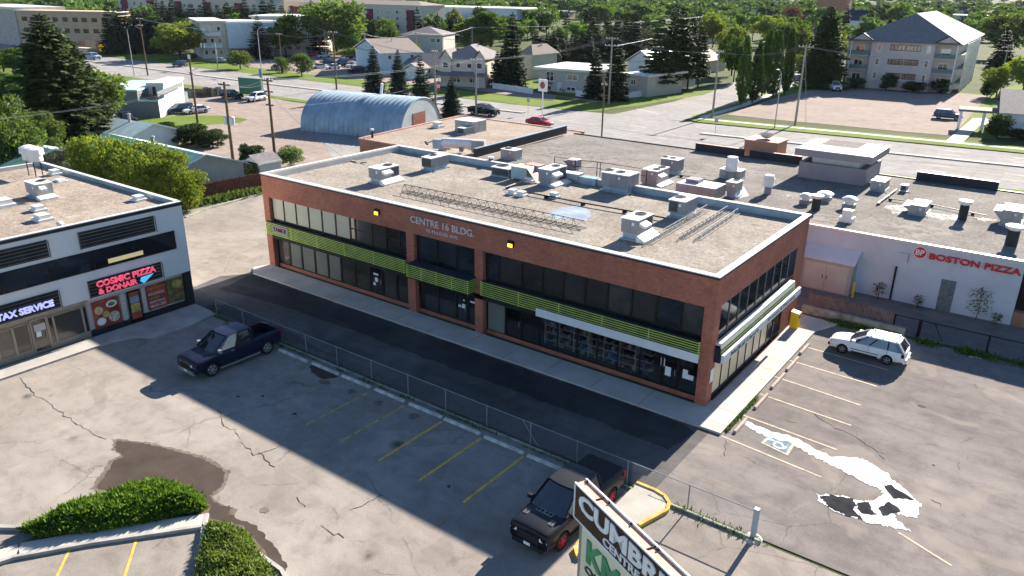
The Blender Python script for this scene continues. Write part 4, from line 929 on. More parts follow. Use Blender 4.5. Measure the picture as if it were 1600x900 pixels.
pv('small white box vent on the black conduit', (866, 309), .28, .4, Z1, 'box'); pv('small white box vent beside the rusty duct boards', (827, 284), .3, .4, Z1, 'box')
pv('tall white vent at the back parapet left of the black louvre unit', (767, 259), .18, .8, Z1, 'pipe')
pv('low white vent near the parapet corner of the left building roof', (217, 313), .35, .35, 7.29, 'box'); pv('white box vent behind the air unit on the left building roof', (86, 273), .35, .4, 7.29, 'box')
pv('flat white scrap vent right of the air unit on the left building roof', (95, 283), .35, .15, 7.29, 'box')
pv('white flat vent in the middle of the left building roof', (60, 329), .35, .35, 7.29, 'box'); pv('larger white flat vent nearest the camera on the left building roof', (67, 344), .42, .4, 7.29, 'box')
pv('white square vent at the left photo edge of the left building roof', (6, 322), .5, .5, 7.29, 'box'); pv('small round white lamp on the front edge of the left building roof', (95, 356), .16, .4, 7.29, 'mush')
pv('small pole-mounted white vent on the tan building roof edge', (582, 215), .14, 1.1, 4.27, 'pipe')
pv('pale square vent near the hut on the tan brick building roof', (684, 199), .5, .7, 4.27, 'box')
# two silver chimneys on legs, left building
p = G(52, 276, 7.29); o = E('exhaust_fan', 'pair of shiny white exhaust fans on tall thin legs on the left building roof', 'vent', p)
a = MB()
for dx in (-.7, .5):
    for dy in (0, .5): a.cyl((dx, dy, 0), (dx, dy, 1.2), .035, .035, 6, 'black_metal')
a.build('legs', o)
for k, dx in enumerate((-.55, .45)): MB().lathe([(.35, 1.2), (.5, 1.25), (.5, 1.7), (.65, 1.75), (.62, 2.15), (.3, 2.3), (0, 2.3)], 14, 'hvac_top', 'z', (dx, .25, 0)).build('fan_housing', o)
MB().box(-1.1, -.1, 1.18, .9, .6, 1.26, 'steel').build('platform', o)
# big white hood duct and horizontal ducts
pa, pb_ = G(1055, 303, Z2), G(1095, 304, Z2)
o = E('duct_hood', 'big white sloping duct hood behind the brick building parapet', 'duct', (pa.x, pa.y, Z2)); MB().box(0, 0, 0, 3.6, 2.4, 1.0, 'hvac_pale', 'hvac_top').build('hood', o); MB().box(.5, .8, .95, 1.7, 1.9, 1.3, 'hvac_grey').build('collar', o)
p = G(886, 284, Z1); o = E('roof_duct', 'long low blue-grey sheet duct lying between two air units', 'duct', p, 0); MB().box(-1.3, 0, .25, 1.0, .8, .7, 'flashing_blue', 'hvac_top').build('duct', o); MB().box(1.0, .1, .0, 2.5, .9, .55, 'flashing_blue').build('elbow', o); MB().box(-1.1, .1, 0, -.9, .7, .25, 'black_metal').build('foot', o)
p = G(722, 236, 4.5); o = E('roof_duct', 'rounded silver duct run beside the climbing dark parapet wall', 'duct', p, R(25)); a = MB(); a.cyl((-2.2, 0, .8), (2.0, 0, .8), .55, .55, 12, 'hvac_top'); a.box(-3.2, -.5, .2, -2.1, .5, 1.2, 'flashing_blue'); a.box(-.2, -.5, 0, .2, .5, .5, 'hvac_grey'); a.box(1.2, -.6, 0, 2.6, .6, 1.3, 'hvac_pale'); a.build('duct', o)
# steel lattice masts lying on the roof
def mast(label, p, q, s, mat, n=14, up=.5):
    o = E('lattice_mast', label, 'mast', p); d = Vector(q)-Vector(p); u = d.normalized(); sx = u.cross(Vector((0, 0, 1))).normalized()
    r3 = [sx*-s/2, sx*s/2, Vector((0, 0, s*.86))]; a = MB()
    for c in r3: a.bar(c+Vector((0, 0, .05)), c+d+Vector((0, 0, .05)), .036, .036, mat)
    a.build('chords', o); b_ = MB()
    for k in range(n):
        t0, t1 = d*(k/n), d*((k+1)/n)
        for i in range(3): b_.bar(r3[i]+t0+Vector((0, 0, .05)), r3[(i+1) % 3]+t1+Vector((0, 0, .05)), .02, .02, mat); b_.bar(r3[i]+t0+Vector((0, 0, .05)), r3[(i+1) % 3]+t0+Vector((0, 0, .05)), .02, .02, mat)
    b_.build('lacing', o); return o
mast('dark triangular lattice mast lying along the front of the brick building roof', G(632, 300, Z1), G(912, 359, Z1), .62, 'black_metal', 20)
mast('white lattice mast lying across the roof, nearest the white-lidded air unit', G(862, 0, Z1) if False else G(1012, 382, Z1), G(1104, 329, Z1), .42, 'hvac_pale', 12)
mast('white lattice mast lying across the roof, second from the white-lidded air unit', G(1066, 373, Z1), G(1136, 331, Z1), .42, 'hvac_pale', 12)
mast('short white lattice mast, right-hand one nearest the parapet', G(1090, 375, Z1), G(1152, 334, Z1), .36, 'hvac_pale', 9)
def conduit(label, pts, z, r_=.05, blocks=1.0, mat='black_metal'):
    o = E('roof_conduit', label, 'pipe', (0, 0, 0)); a = MB(); b_ = MB(); P_ = [G(*q, z)+Vector((0, 0, .18)) for q in pts]
    for u, v in zip(P_, P_[1:]):
        a.cyl(u, v, r_, r_, 6, mat); L_ = (v-u).length; k = .3
        while k < L_: c = u.lerp(v, k/L_); b_.box(c.x-.12, c.y-.12, z, c.x+.12, c.y+.12, z+.16, 'black_plastic'); k += 3.2
    a.build('pipe', o); b_.build('block', o); return o
conduit('long black conduit on blocks running along the brick building roof', [(793, 298), (905, 320), (985, 334), (1040, 345)], Z1)
conduit('rusty conduit running back from the two low vents', [(790, 296), (838, 279)], Z1, .05, mat='sign_rust')
conduit('pale pipe on blocks left of the white air unit on the grey roof', [(1371, 321), (1400, 299)], Z2, .07, mat='hvac_pale')
conduit('thin conduit crossing the grey roof past the white capped pipe', [(1385, 313), (1450, 322), (1540, 340)], Z2, .04)
conduit('thin black conduit behind the brick building parapet', [(1060, 276), (1120, 287), (1130, 300)], Z2, .04)
# railing behind the units
o = E('roof_railing', 'thin black roof railing behind the air units', 'railing', (0, 0, 0)); a = MB(); ps = [G(866, 270, Z2), G(898, 276, Z2), G(932, 279, Z2), G(937, 280, Z2), G(1009, 292, Z2)]
for p in ps: a.cyl(p, p+Vector((0, 0, 1.6)), .035, .035, 6, 'black_metal')
for p, q in zip(ps, ps[1:]):
    for z in (1.0, 1.6): a.cyl(p+Vector((0, 0, z)), q+Vector((0, 0, z)), .025, .025, 5, 'black_metal')
a.build('rails', o)
# patches on roofs
rough([tuple(G(*q, Z1))[:2] for q in ((856, 335), (880, 323), (905, 322), (922, 330), (918, 345), (890, 342), (868, 342))], Z1+.006, 'blue_patch', 'roof_patch', 5, .15)
for pts in (((820, 226), (870, 228), (930, 240), (985, 250), (980, 258), (900, 252), (840, 243)), ((1225, 325), (1290, 335), (1340, 350), (1310, 358), (1250, 348)), ((1050, 262), (1110, 268), (1125, 290), (1080, 280)), ((1380, 345), (1450, 352), (1500, 366), (1430, 372))):
    rough([tuple(G(*q, Z2))[:2] for q in pts], Z2+.004, 'roof_stain', 'roof_patch', 6, .5)
for pts in (((1385, 322), (1400, 320), (1416, 324), (1412, 336), (1396, 333)), ((1446, 330), (1475, 334), (1500, 337), (1506, 345), (1480, 344), (1450, 340)), ((1525, 338), (1555, 342), (1552, 347), (1530, 344)), ((1222, 305), (1240, 304), (1238, 309))):
    rough([tuple(G(*q, Z2))[:2] for q in pts], Z2+.006, 'white_seal', 'roof_patch', 5, .3)
rough([tuple(G(*q, Z2))[:2] for q in ((1154, 288), (1162, 292), (1170, 306), (1156, 310), (1152, 300))], Z2+.01, 'blue_patch', 'roof_patch', 3, .1)
o = MB(); pp = G(545, 252, Z1); 
for k in range(9):
    q = pp+Vector((rnd.uniform(-1.5, 1.5), rnd.uniform(-.6, .6), .06)); t = rnd.uniform(-.5, .5); o.bar(q, q+Vector((math.cos(t)*rnd.uniform(.5, 1.5), math.sin(t), .06)), .14, .05, rnd.choice(['sign_rust', 'wood_pallet', 'flashing_white', 'black_plastic']))
tag(o.build('scrap_pile'), 'scattered boards and scrap at the left rear edge of the brick building roof', 'debris')
o = MB(); pp = G(705, 222, 4.27)
for k in range(8): q = pp+Vector((rnd.uniform(-3, 3), rnd.uniform(-2, 2), .05)); t = rnd.uniform(-1.5, 1.5); o.bar(q, q+Vector((math.cos(t)*2.2, math.sin(t)*2.2, 0)), .1, .06, rnd.choice(['sign_rust', 'wood_pallet', 'black_plastic']))
tag(o.build('scrap_pile'), 'loose timber frames lying on the tan brick building roof', 'debris')

# ================================================================ FENCES, KERBS, WHEEL STOPS
fe = E('chain_link_fence', 'long low galvanised chain-link fence between the parking lot and the dark lane', 'fence')
px_ = [-31.6, -28.6, -25.4, -22.3, -19.5, -16.6, -13.7, -10.95, -8.15, -5.4, -2.7, 0, 3.0]
for x in px_: MB().cyl((x, -8.75, 0), (x, -8.75, 1.32), .03, .03, 8, 'dull_steel').build('post', fe)
pe = MB().box(5.86, -8.9, 0, 6.06, -8.7, 1.45, 'flashing_blue').build('end_post', fe)
MB().cyl((-31.6, -8.75, 1.28), (5.9, -8.75, 1.28), .022, .022, 6, 'dull_steel').cyl((-4.9, -8.75, 0.1), (-5.9, -8.75, 1.25), .02, .02, 6, 'dull_steel').build('top_rail', fe)
a = MB(); w1 = .0034; x = -32.8
while x < 5.9:                       # real crossing wires
    for s in (1, -1):
        xa, xb, za, zb = (x, x+1.2, .05, 1.25) if s == 1 else (x, x+1.2, 1.25, .05)
        if xa < -31.6: t = (-31.6-xa)/(xb-xa); za = za+(zb-za)*t; xa = -31.6
        if xb > 5.86: t = (5.86-xa)/(xb-xa); zb = za+(zb-za)*t; xb = 5.86
        if xb > xa+.02: a.mesh([(xa-w1, -8.75, za), (xa+w1, -8.752, za), (xb+w1, -8.75, zb), (xb-w1, -8.748, zb), (xa, -8.746, za), (xb, -8.746, zb)], [(0, 1, 2, 3), (1, 4, 5, 2), (4, 0, 3, 5)], 'dull_steel')
    x += .095
a.build('wire_mesh', fe)
pc = MB(); pc.lathe([(0, .05), (.3, .05), (.38, .02), (.4, 0)], 16, 'walk_concrete', 'z', (5.97, -8.85, .0)); tag(pc.build('concrete_footing'), 'round pale concrete footing under the fence end post', 'footing')
# low kerb under the fence
kb = MB(); x = -30.
while x < 6: kb.box(x, -8.98, -.02, x+2.55, -8.86, .09+rnd.uniform(0, .03), 'old_concrete'); x += 2.6
tag(kb.build('fence_kerb'), 'broken low concrete kerb with weeds running under the chain-link fence', 'kerb')
ws = None
def wheel_stop(x0, y, L_, lab, mat='stop_concrete', rz=0):
    a = MB(); a.prism([(0, -.09), (L_, -.09), (L_, .09), (0, .09)], 0, .07, mat); h = [(0.03, -.06), (L_-.03, -.06), (L_-.03, .06), (.03, .06)]
    a.mesh([(0, -.09, .07), (L_, -.09, .07), (L_, .09, .07), (0, .09, .07), (.04, -.055, .14), (L_-.04, -.055, .14), (L_-.04, .055, .14), (.04, .055, .14)], [(0, 1, 5, 4), (1, 2, 6, 5), (2, 3, 7, 6), (3, 0, 4, 7), (4, 5, 6, 7)], mat)
    o = a.build('wheel_stop', None, (x0, y, 0), rz); tag(o, lab, 'wheel stop', 'concrete wheel stops'); return o
for k, (x0, x1, y) in enumerate(((-24.0, -21.35, -9.52), (-20.9, -18.6, -9.48), (-18.3, -16.0, -9.47), (-15.6, -13.35, -9.45), (-12.95, -10.6, -9.47), (-10.4, -8.0, -9.5), (-7.65, -5.2, -9.58), (-4.95, -2.7, -9.62))):
    wheel_stop(x0, y, x1-x0, ['concrete wheel stop behind the blue pickup, first of the fence row from the left', 'second wheel stop from the blue pickup along the fence', 'third wheel stop from the blue pickup along the fence', 'fourth wheel stop from the blue pickup, left of the first clear yellow line', 'fifth wheel stop from the blue pickup along the fence', 'third wheel stop from the black pickup along the fence', 'second wheel stop from the black pickup along the fence', 'wheel stop next to the black pickup, last of the fence row'][k])
wheel_stop(-28.8, -9.45, 2.5, 'short worn kerb block left of the blue pickup bed')
for k, (y0, y1, x) in enumerate(((-1.45, .3, 2.25), (1.6, 3.6, 2.2), (4.45, 6.75, 2.12), (7.2, 9.4, 2.08), (10.0, 11.8, 2.0))):
    wheel_stop(x, y0, y1-y0, ['crumbling wheel stop at the head of the wheelchair bay', 'crumbling wheel stop in the second bay from the wheelchair bay', 'crumbling wheel stop in the third bay from the wheelchair bay', 'crumbling wheel stop in the fourth bay from the wheelchair bay', 'crumbling wheel stop in front of the white wagon'][k], 'worn_pale', R(90))
# yellow-kerbed island beside the black pickup
isl = [(.45, -13.9), (.35, -8.45)]+[(1.3+math.cos(t)*1.05, -9.4+math.sin(t)*.95) for t in [R(90), R(60), R(30), R(0), R(-30)]]+[(1.1, -13.7), (.85, -14.3)]
a = MB(); a.prism(isl, -.02, .10, 'walk_concrete'); o = a.build('kerb_island'); tag(o, 'pale concrete kerb island edged in yellow beside the black pickup', 'kerb island')
b_ = MB()
for p, q in zip(isl[1:], isl[2:]+isl[:1]): b_.bar((*p, .07), (*q, .07), .16, .17, 'yellow_paint')
b_.build('yellow_edge', o)
# planter kerbs at the lower left
def kerbline(pts, w_, h, mat='kerb_concrete', name='planter_kerb', lab='pale concrete kerb round the juniper bed'):
    a = MB()
    for p, q in zip(pts, pts[1:]): a.bar((p[0], p[1], h/2-.01), (q[0], q[1], h/2-.01), w_, h+.02, mat)
    o = a.build(name); tag(o, lab, 'kerb'); return o
K1 = gp((-60, 893), (30, 862), (150, 840), (322, 815)); kerbline(K1, .75, .14, 'walk_concrete', lab='wide pale concrete edging in front of the large juniper hedge')
kerbline([(p[0]+.30, p[1]-.31) for p in K1], .16, .15, lab='narrow raised kerb along the wide edging in front of the large juniper hedge')
kerbline(gp((-20, 826), (42, 827)), .2, .15, lab='short straight kerb left of the large juniper hedge')
kerbline(gp((324, 806), (318, 830), (308, 915)), .16, .15, lab='kerb along the left side of the small juniper bed')
kerbline(gp((405, 868), (440, 893), (452, 915)), .16, .12, lab='low kerb at the right side of the small juniper bed')
sheet('planting_bed', gp((30, 850), (160, 790), (250, 748), (330, 790), (322, 812), (150, 838)), .02, 'soil'); sheet('planting_bed', gp((326, 810), (380, 822), (415, 862), (430, 910), (310, 910)), .02, 'soil')
a = MB()
for p, q in (((213, 843), (193, 905)), ((108, 860), (84, 910))): a.bar(G(*p, .008), G(*q, .008), .11, .004, 'yellow_paint')
a.bar(G(895, 868, .01), G(912, 838, .01), .3, .005, 'yellow_paint'); a.build('stall_marking')['kind'] = 'structure'

def hedge(name, label, poly, h, n, seed, mat='juniper', cat='hedge', sz=.17):
    """dense low shrub: feathery sprays standing out of a filled volume"""
    r3 = random.Random(seed); vs = [Vector((x, y, 0)) for x, y in poly]; c = sum(vs, Vector())/len(vs)
    xs = [v.x for v in vs]; ys = [v.y for v in vs]
    def inside(x, y):
        r_ = False; j = len(poly)-1
        for i in range(len(poly)):
            xi, yi = poly[i]; xj, yj = poly[j]
            if (yi > y) != (yj > y) and x < (xj-xi)*(y-yi)/(yj-yi)+xi: r_ = not r_
            j = i
        return r_
    def edge(x, y):
        return min(((Vector((x, y, 0))-(a_+(b_-a_)*max(0, min(1, (Vector((x, y, 0))-a_).dot(b_-a_)/(b_-a_).length_squared)))).length) for a_, b_ in zip(vs, vs[1:]+vs[:1]))
    root = E(name, label, cat, c); st = MB(); fo = MB()
    bumps = [(r3.uniform(min(xs), max(xs)), r3.uniform(min(ys), max(ys)), r3.uniform(.35, .9), r3.uniform(-.25, .35)) for _ in range(60)]
    k = 0; fv = []; ff = []
    while k < n:
        x, y = r3.uniform(min(xs), max(xs)), r3.uniform(min(ys), max(ys))
        if not inside(x, y): continue
        e = edge(x, y); top = h*min(1, .35+e*1.0)*(1+sum(b_[3]*max(0, 1-math.hypot(x-b_[0], y-b_[1])/b_[2]) for b_ in bumps))
        if math.sin(x*5.1+seed)+math.sin(y*4.3+x*2.2)+math.sin(x*9.7-y*7.9) < -1.25 and r3.random() < .8: k += 1; continue
        z = top*(1-abs(r3.gauss(0, .20))) if r3.random() < .85 else r3.uniform(0, top)
        if z < 0: continue
        az = r3.uniform(0, 6.283); el = r3.uniform(.25, 1.25); d = Vector((math.cos(az)*math.cos(el), math.sin(az)*math.cos(el), math.sin(el)))
        L_ = sz*(r3.uniform(.5, 1.4) if r3.random() < .9 else r3.uniform(1.4, 2.2)); p = Vector((x, y, z))-c; s = d.cross(Vector((r3.uniform(-1, 1), r3.uniform(-1, 1), r3.uniform(-1, 1)))).normalized()*L_*.13
        i = len(fv); fv += [p-s*.5, p+s*.5, p+d*L_*.55+s, p+d*L_, p+d*L_*.5-s]; ff.append((i, i+1, i+2, i+3, i+4)); k += 1
    fo.mesh(fv, ff, mat); fo.build('foliage', root)
    for _ in range(max(6, n//900)):
        for _t in range(30):
            x, y = r3.uniform(min(xs), max(xs)), r3.uniform(min(ys), max(ys))
            if inside(x, y): break
        st.cyl(Vector((x, y, 0))-c, Vector((x+r3.uniform(-.3, .3), y+r3.uniform(-.3, .3), h*.7))-c, .03, .012, 5, 'bark')
    st.build('stem', root); return root
hedge('juniper_hedge', 'large bright green juniper hedge behind the wide concrete edging', gp((36, 832), (75, 815), (115, 798), (160, 782), (200, 768), (245, 756), (285, 768), (318, 786), (322, 802), (250, 818), (150, 836), (60, 846)), .62, 38000, 1, sz=.19)
hedge('juniper_hedge', 'smaller olive-green juniper bed at the bottom edge right of the yellow stall line', gp((326, 822), (350, 822), (385, 838), (402, 862), (420, 890), (440, 930), (300, 930), (316, 860)), .42, 24000, 2, 'juniper_olive', sz=.14)
# weeds
def weeds(name, label, pts, n, h, seed, mat='leaf_light', spread=.25):
    r3 = random.Random(seed); a = MB(); fv = []; ff = []
    for _ in range(n):
        k = r3.randrange(len(pts)-1); p = Vector((*pts[k], 0)).lerp(Vector((*pts[k+1], 0)), r3.random())
        if (math.sin(p.x*2.3+seed)+math.sin(p.x*.9+p.y)) < -.3: continue
        p += Vector((r3.gauss(0, spread), r3.gauss(0, spread), 0)); az = r3.uniform(0, 6.28); el = r3.uniform(.4, 1.4); L_ = h*r3.uniform(.4, 1.3)
        d = Vector((math.cos(az)*math.cos(el), math.sin(az)*math.cos(el), math.sin(el)))*L_; s = Vector((-math.sin(az), math.cos(az), 0))*L_*.16; i = len(fv)
        fv += [p-s*.4, p+s*.4, p+d*.5+s, p+d, p+d*.5-s]; ff.append((i, i+1, i+2, i+3, i+4))
    a.mesh(fv, ff, mat); o = a.build(name); tag(o, label, 'weeds', kind='stuff'); return o
weeds('weeds', 'green weeds along the foot of the chain-link fence', [(-30, -8.9), (6.3, -8.9)], 3600, .17, 1, 'leaf_green', .14)
weeds('weeds', 'green weeds along the concrete wall behind the white wagon', [(1.5, 16.4), (6.5, 16.6), (12, 16.9), (20, 17.1)], 3800, .28, 2, 'leaf_green', .28)
weeds('weeds', 'weeds growing in the joint of the right pavement', [(1.85, -1.6), (1.85, 3)], 500, .16, 3, 'leaf_light', .05)
weeds('weeds', 'leafy weeds at the foot of the red board fence', [(-59.2, -1), (-58.6, 8), (-58.2, 15)], 3600, .6, 4, 'leaf_light', .5)
weeds('weeds', 'weeds at the left building corner', [(-32, -8.4), (-33.5, -8.3)], 300, .35, 5, 'leaf_green', .12)
# pallet fence on a concrete kerb wall, black chain fence beyond
o = E('picket_fence', 'weathered brown picket fence panels on a low concrete wall behind the white wagon', 'fence')
MB().bar((-.1, 17.15, .25), (6.6, 17.15, .25), .3, .6, 'old_concrete').build('base_wall', o); r2 = random.Random(8)
x = .1
while x < 5.6:
    pn = MB(); x1 = min(x+1.25, 5.7); pn.bar((x, 17.6, .45), (x1, 17.6, .45), .04, .1, 'wood_pallet'); pn.bar((x, 17.6, 1.2), (x1, 17.6, 1.2), .04, .1, 'wood_pallet'); q = x+.06
    while q < x1: pn.bar((q, 17.56, .2), (q+r2.uniform(-.01, .01), 17.56, 1.35+r2.uniform(-.05, .05)), .025, .09, 'wood_pallet'); q += .16
    pn.build('panel', o); x += 1.3
o = E('wire_fence', 'black post and wire fence right of the picket fence', 'fence')
for x in (5.8, 7.35, 11.3, 15.3, 19): MB().cyl((x, 17.5, 0), (x, 17.5, 1.25), .06 if x != 7.35 else .11, .06 if x != 7.35 else .11, 8, 'black_metal').build('post', o)
MB().cyl((5.8, 17.5, 1.2), (19, 17.5, 1.2), .035, .035, 6, 'black_metal').cyl((8.2, 17.5, 1.15), (8.8, 17.5, .05), .03, .03, 6, 'black_metal').build('rail', o)
a = MB(); x = 5.8
while x < 19:
    for s in (1, -1): a.bar((x, 17.5, .05 if s > 0 else 1.15), (min(x+1.1, 19), 17.5, 1.15 if s > 0 else .05), .006, .006, 'black_metal')
    x += .11
a.build('wire_mesh', o)
MB_ = MB().cyl((2.0, 22.3, 0), (2.0, 22.3, 1.1), .09, .09, 12, 'yellow_plastic'); MB_.lathe([(.09, 1.1), (.06, 1.16), (0, 1.18)], 12, 'yellow_plastic', 'z', (2.0, 22.3, 0)); tag(MB_.build('bollard'), 'yellow bollard at the corner of the beige lean-to shed', 'bollard')
o = E('clothing_bin', 'bright yellow drop-off bin beside the last brick pillar', 'bin', (.43, 13.7, .12)); MB().box(-.26, -.25, 0, .26, .25, 1.05, 'yellow_plastic').build('body', o)
MB().mesh([(-.27, -.26, 1.05), (.27, -.26, 1.05), (.27, .26, 1.05), (-.27, .26, 1.05), (-.27, -.26, 1.2), (.27, -.26, 1.12), (.27, .26, 1.12), (-.27, .26, 1.2)], [(0, 1, 5, 4), (1, 2, 6, 5), (2, 3, 7, 6), (3, 0, 4, 7), (4, 5, 6, 7)], 'yellow_plastic').build('lid', o); MB().box(.262, -.15, .75, .27, .15, .9, 'black_plastic').build('slot', o)
for x, h, lab in ((3.6, 1.25, 'small leafy sapling against the white wall left of the black downpipe'), (10.0, 2.2, 'tall weedy plant with drooping leaves right of the grey door'), (6.3, .9, 'thin scraggly weed left of the grey door'), (11.2, .8, 'low scraggly weed near the end of the white wall')):
    r3 = random.Random(int(x*10)); o = E('wall_plant', lab, 'plant', (x, 23.1, 0)); a = MB(); st = MB(); st.cyl((0, 0, 0), (.05, 0, h), .03, .01, 5, 'bark'); fv = []; ff = []
    for _ in range(int(h*110)):
        z = h*r3.uniform(.3, 1.05); rr = h*.32*r3.random(); az = r3.uniform(0, 6.28); p = Vector((math.cos(az)*rr, math.sin(az)*rr*.7, z)); d = Vector((math.cos(az), math.sin(az), r3.uniform(-.6, .3))).normalized()*.2; s = Vector((-math.sin(az), math.cos(az), 0))*.05; i = len(fv); fv += [p, p+d*.5+s, p+d, p+d*.5-s]; ff.append((i, i+1, i+2, i+3))
    a.mesh(fv, ff, 'leaf_green'); a.build('foliage', o); st.build('stem', o)
# red board fence
o = E('board_fence', 'weathered red board fence behind the yellow-green trees', 'fence')
pts = [(-60.2, -4), (-60.0, 4), (-59.6, 8.5), (-59.2, 17), (-58.6, 26)]
bd = MB()
for p, q in zip(pts, pts[1:]):
    L_ = math.dist(p, q); n = int(L_/.16)
    for k in range(n): t = k/n; bd.box(p[0]+(q[0]-p[0])*t-.02, p[1]+(q[1]-p[1])*t, .05, p[0]+(q[0]-p[0])*t+.02, p[1]+(q[1]-p[1])*t+.14, 1.75+r2.uniform(-.04, .04), 'wood_red')
bd.build('boards', o); rl = MB()
for p, q in zip(pts, pts[1:]):
    for z in (.4, 1.5): rl.bar((p[0]-.06, p[1], z), (q[0]-.06, q[1], z), .05, .09, 'wood_red')
rl.build('rail', o)
kerbline(gp((290, 340), (330, 325), (420, 300)), .3, .12, 'old_concrete', lab='low kerb in front of the red board fence')
# ================================================================ PYLON SIGN
ZT = 7.0; sA = G(899, 754, ZT); sB = G(1052, 903, ZT); du = (sB-sA).normalized(); ang = math.atan2(du.y, du.x); nn = Vector((du.y, -du.x, 0))
sg = E('pylon_sign', 'tall brown and cream pylon sign reading CUMBRIA CENTRE, seen from above', 'sign', (sA.x, sA.y, 0), ang)
LS = 5.6; TH = .40       # local x along the face, -y is the lettered face
a = MB(); a.box(0, 0, ZT-1.22, LS, TH, ZT-.03, 'sign_brown', 'sign_rust'); a.build('header_box', sg)
a = MB()
for y in (-.015, TH-.015):
    a.bar((0, y+.015, ZT), (LS, y+.015, ZT), .05, .06, 'paper'); a.bar((0, y+.015, ZT-1.23), (LS, y+.015, ZT-1.23), .05, .05, 'paper')
    a.bar((0.02, y+.015, ZT-1.23), (.02, y+.015, ZT), .05, .05, 'paper')
a.build('trim', sg)
a = MB()
for x in (1.0, 3.45): a.bar((x, .03, ZT-.015), (x+.02, TH-.03, ZT-.015), .03, .035, 'black_metal')
for x, y in ((.12, .36), (1.3, .35), (2.4, .35), (3.6, .35)): a.cyl((x, y, ZT-.03), (x, y, ZT+.035), .035, .035, 8, 'bronze_frame')
a.build('lifting_lug', sg)
text('lettering', 'CUMBRIA', 'paper', sg, (.28, -.02, ZT-.76), U, (0, 0, 1), 4.95, .62, .04, .035)
text('lettering', 'CENTRE', 'paper', sg, (1.62, -.02, ZT-1.12), U, (0, 0, 1), 1.75, .28, .04, .015)
a = MB(); a.box(.42, .05, ZT-5.0, LS-.42, TH-.05, ZT-1.26, 'sign_cream'); a.build('panel', sg)
text('lettering', 'KM', 'sign_green', sg, (.75, .03, ZT-2.45), U, (0, 0, 1), 1.7, .85, .04, .04)
text('lettering', 'OUTLET', 'bronze_frame', sg, (.7, .03, ZT-2.85), U, (0, 0, 1), 2.2, .26, .03, .01)
for x in (.32, LS-.32): MB().box(x-.09, .08, 0, x+.09, TH-.08, ZT-1.25, 'hvac_grey').build('post', sg)
# ================================================================ VEHICLES
SPEC = {
 'pickup': dict(L=5.85, W=2.02, st=[(2.95, .46, 1.10, .88), (2.93, .42, 1.14, .94), (2.78, .38, 1.19, .99), (2.1, .34, 1.23, 1.01), (1.35, .34, 1.25, 1.01), (.2, .34, 1.26, 1.01), (-.8, .34, 1.27, 1.01), (-1.8, .36, 1.28, 1.0), (-2.8, .40, 1.28, .99), (-2.90, .44, 1.28, .98), (-2.93, .46, 1.27, .96)],
    cab=(-1.12, 1.62, -.98, .62, 1.26, 1.93), ax=(1.92, -1.86), rw=.43, pil=(.0, .50, 1.0)),
 'wagon': dict(L=4.5, W=1.74, st=[(2.25, .38, .62, .52), (2.16, .28, .72, .70), (1.9, .22, .80, .80), (1.4, .2, .87, .85), (.95, .2, .92, .86), (0, .2, .93, .87), (-1.0, .2, .95, .86), (-1.8, .22, .97, .83), (-2.12, .28, .96, .76), (-2.25, .42, .88, .66)],
    cab=(-2.12, 1.0, -1.72, .12, .93, 1.44), ax=(1.36, -1.24), rw=.31, pil=(.0, .36, .70, 1.0)),
 'suv': dict(L=4.75, W=1.9, st=[(2.37, .45, .85, .66), (2.28, .34, .98, .82), (1.95, .28, 1.05, .90), (1.2, .26, 1.1, .93), (0, .26, 1.12, .94), (-1.3, .26, 1.13, .93), (-2.1, .3, 1.12, .88), (-2.37, .45, 1.05, .78)],
    cab=(-2.25, 1.1, -1.95, .3, 1.1, 1.75), ax=(1.42, -1.38), rw=.36, pil=(.0, .34, .68, 1.0)),
 'sedan': dict(L=4.7, W=1.82, st=[(2.35, .38, .62, .55), (2.25, .28, .74, .74), (1.9, .22, .82, .84), (1.1, .2, .92, .89), (0, .2, .95, .9), (-1.2, .2, .98, .89), (-1.9, .24, 1.0, .85), (-2.25, .3, .98, .76), (-2.35, .42, .9, .66)],
    cab=(-1.75, 1.05, -1.05, .2, .95, 1.44), ax=(1.4, -1.35), rw=.33, pil=(.0, .45, 1.0)),
}
for k_, f_ in (('pickup', 1.065), ('wagon', 1.05)):
    S_ = SPEC[k_]; S_['st'] = [(x, zb, zt*f_, w_) for x, zb, zt, w_ in S_['st']]; c_ = S_['cab']; S_['cab'] = (c_[0], c_[1], c_[2], c_[3], c_[4]*f_, c_[5]*f_)
def boolcut(o, cutters):
    md = o.modifiers.new('s', 'SUBSURF'); md.levels = 1; md.render_levels = 1
    for c in cutters: c.parent = o.parent
    for c in cutters:
        md = o.modifiers.new('b', 'BOOLEAN'); md.operation = 'DIFFERENCE'; md.object = c; md.solver = 'EXACT'
    bpy.context.view_layer.update(); dg = bpy.context.evaluated_depsgraph_get()
    me = bpy.data.meshes.new_from_object(o.evaluated_get(dg)); o.modifiers.clear(); o.data = me
    for c in cutters: bpy.data.objects.remove(c)
    me.polygons.foreach_set('use_smooth', [True]*len(me.polygons)); me.set_sharp_from_angle(angle=R(38))
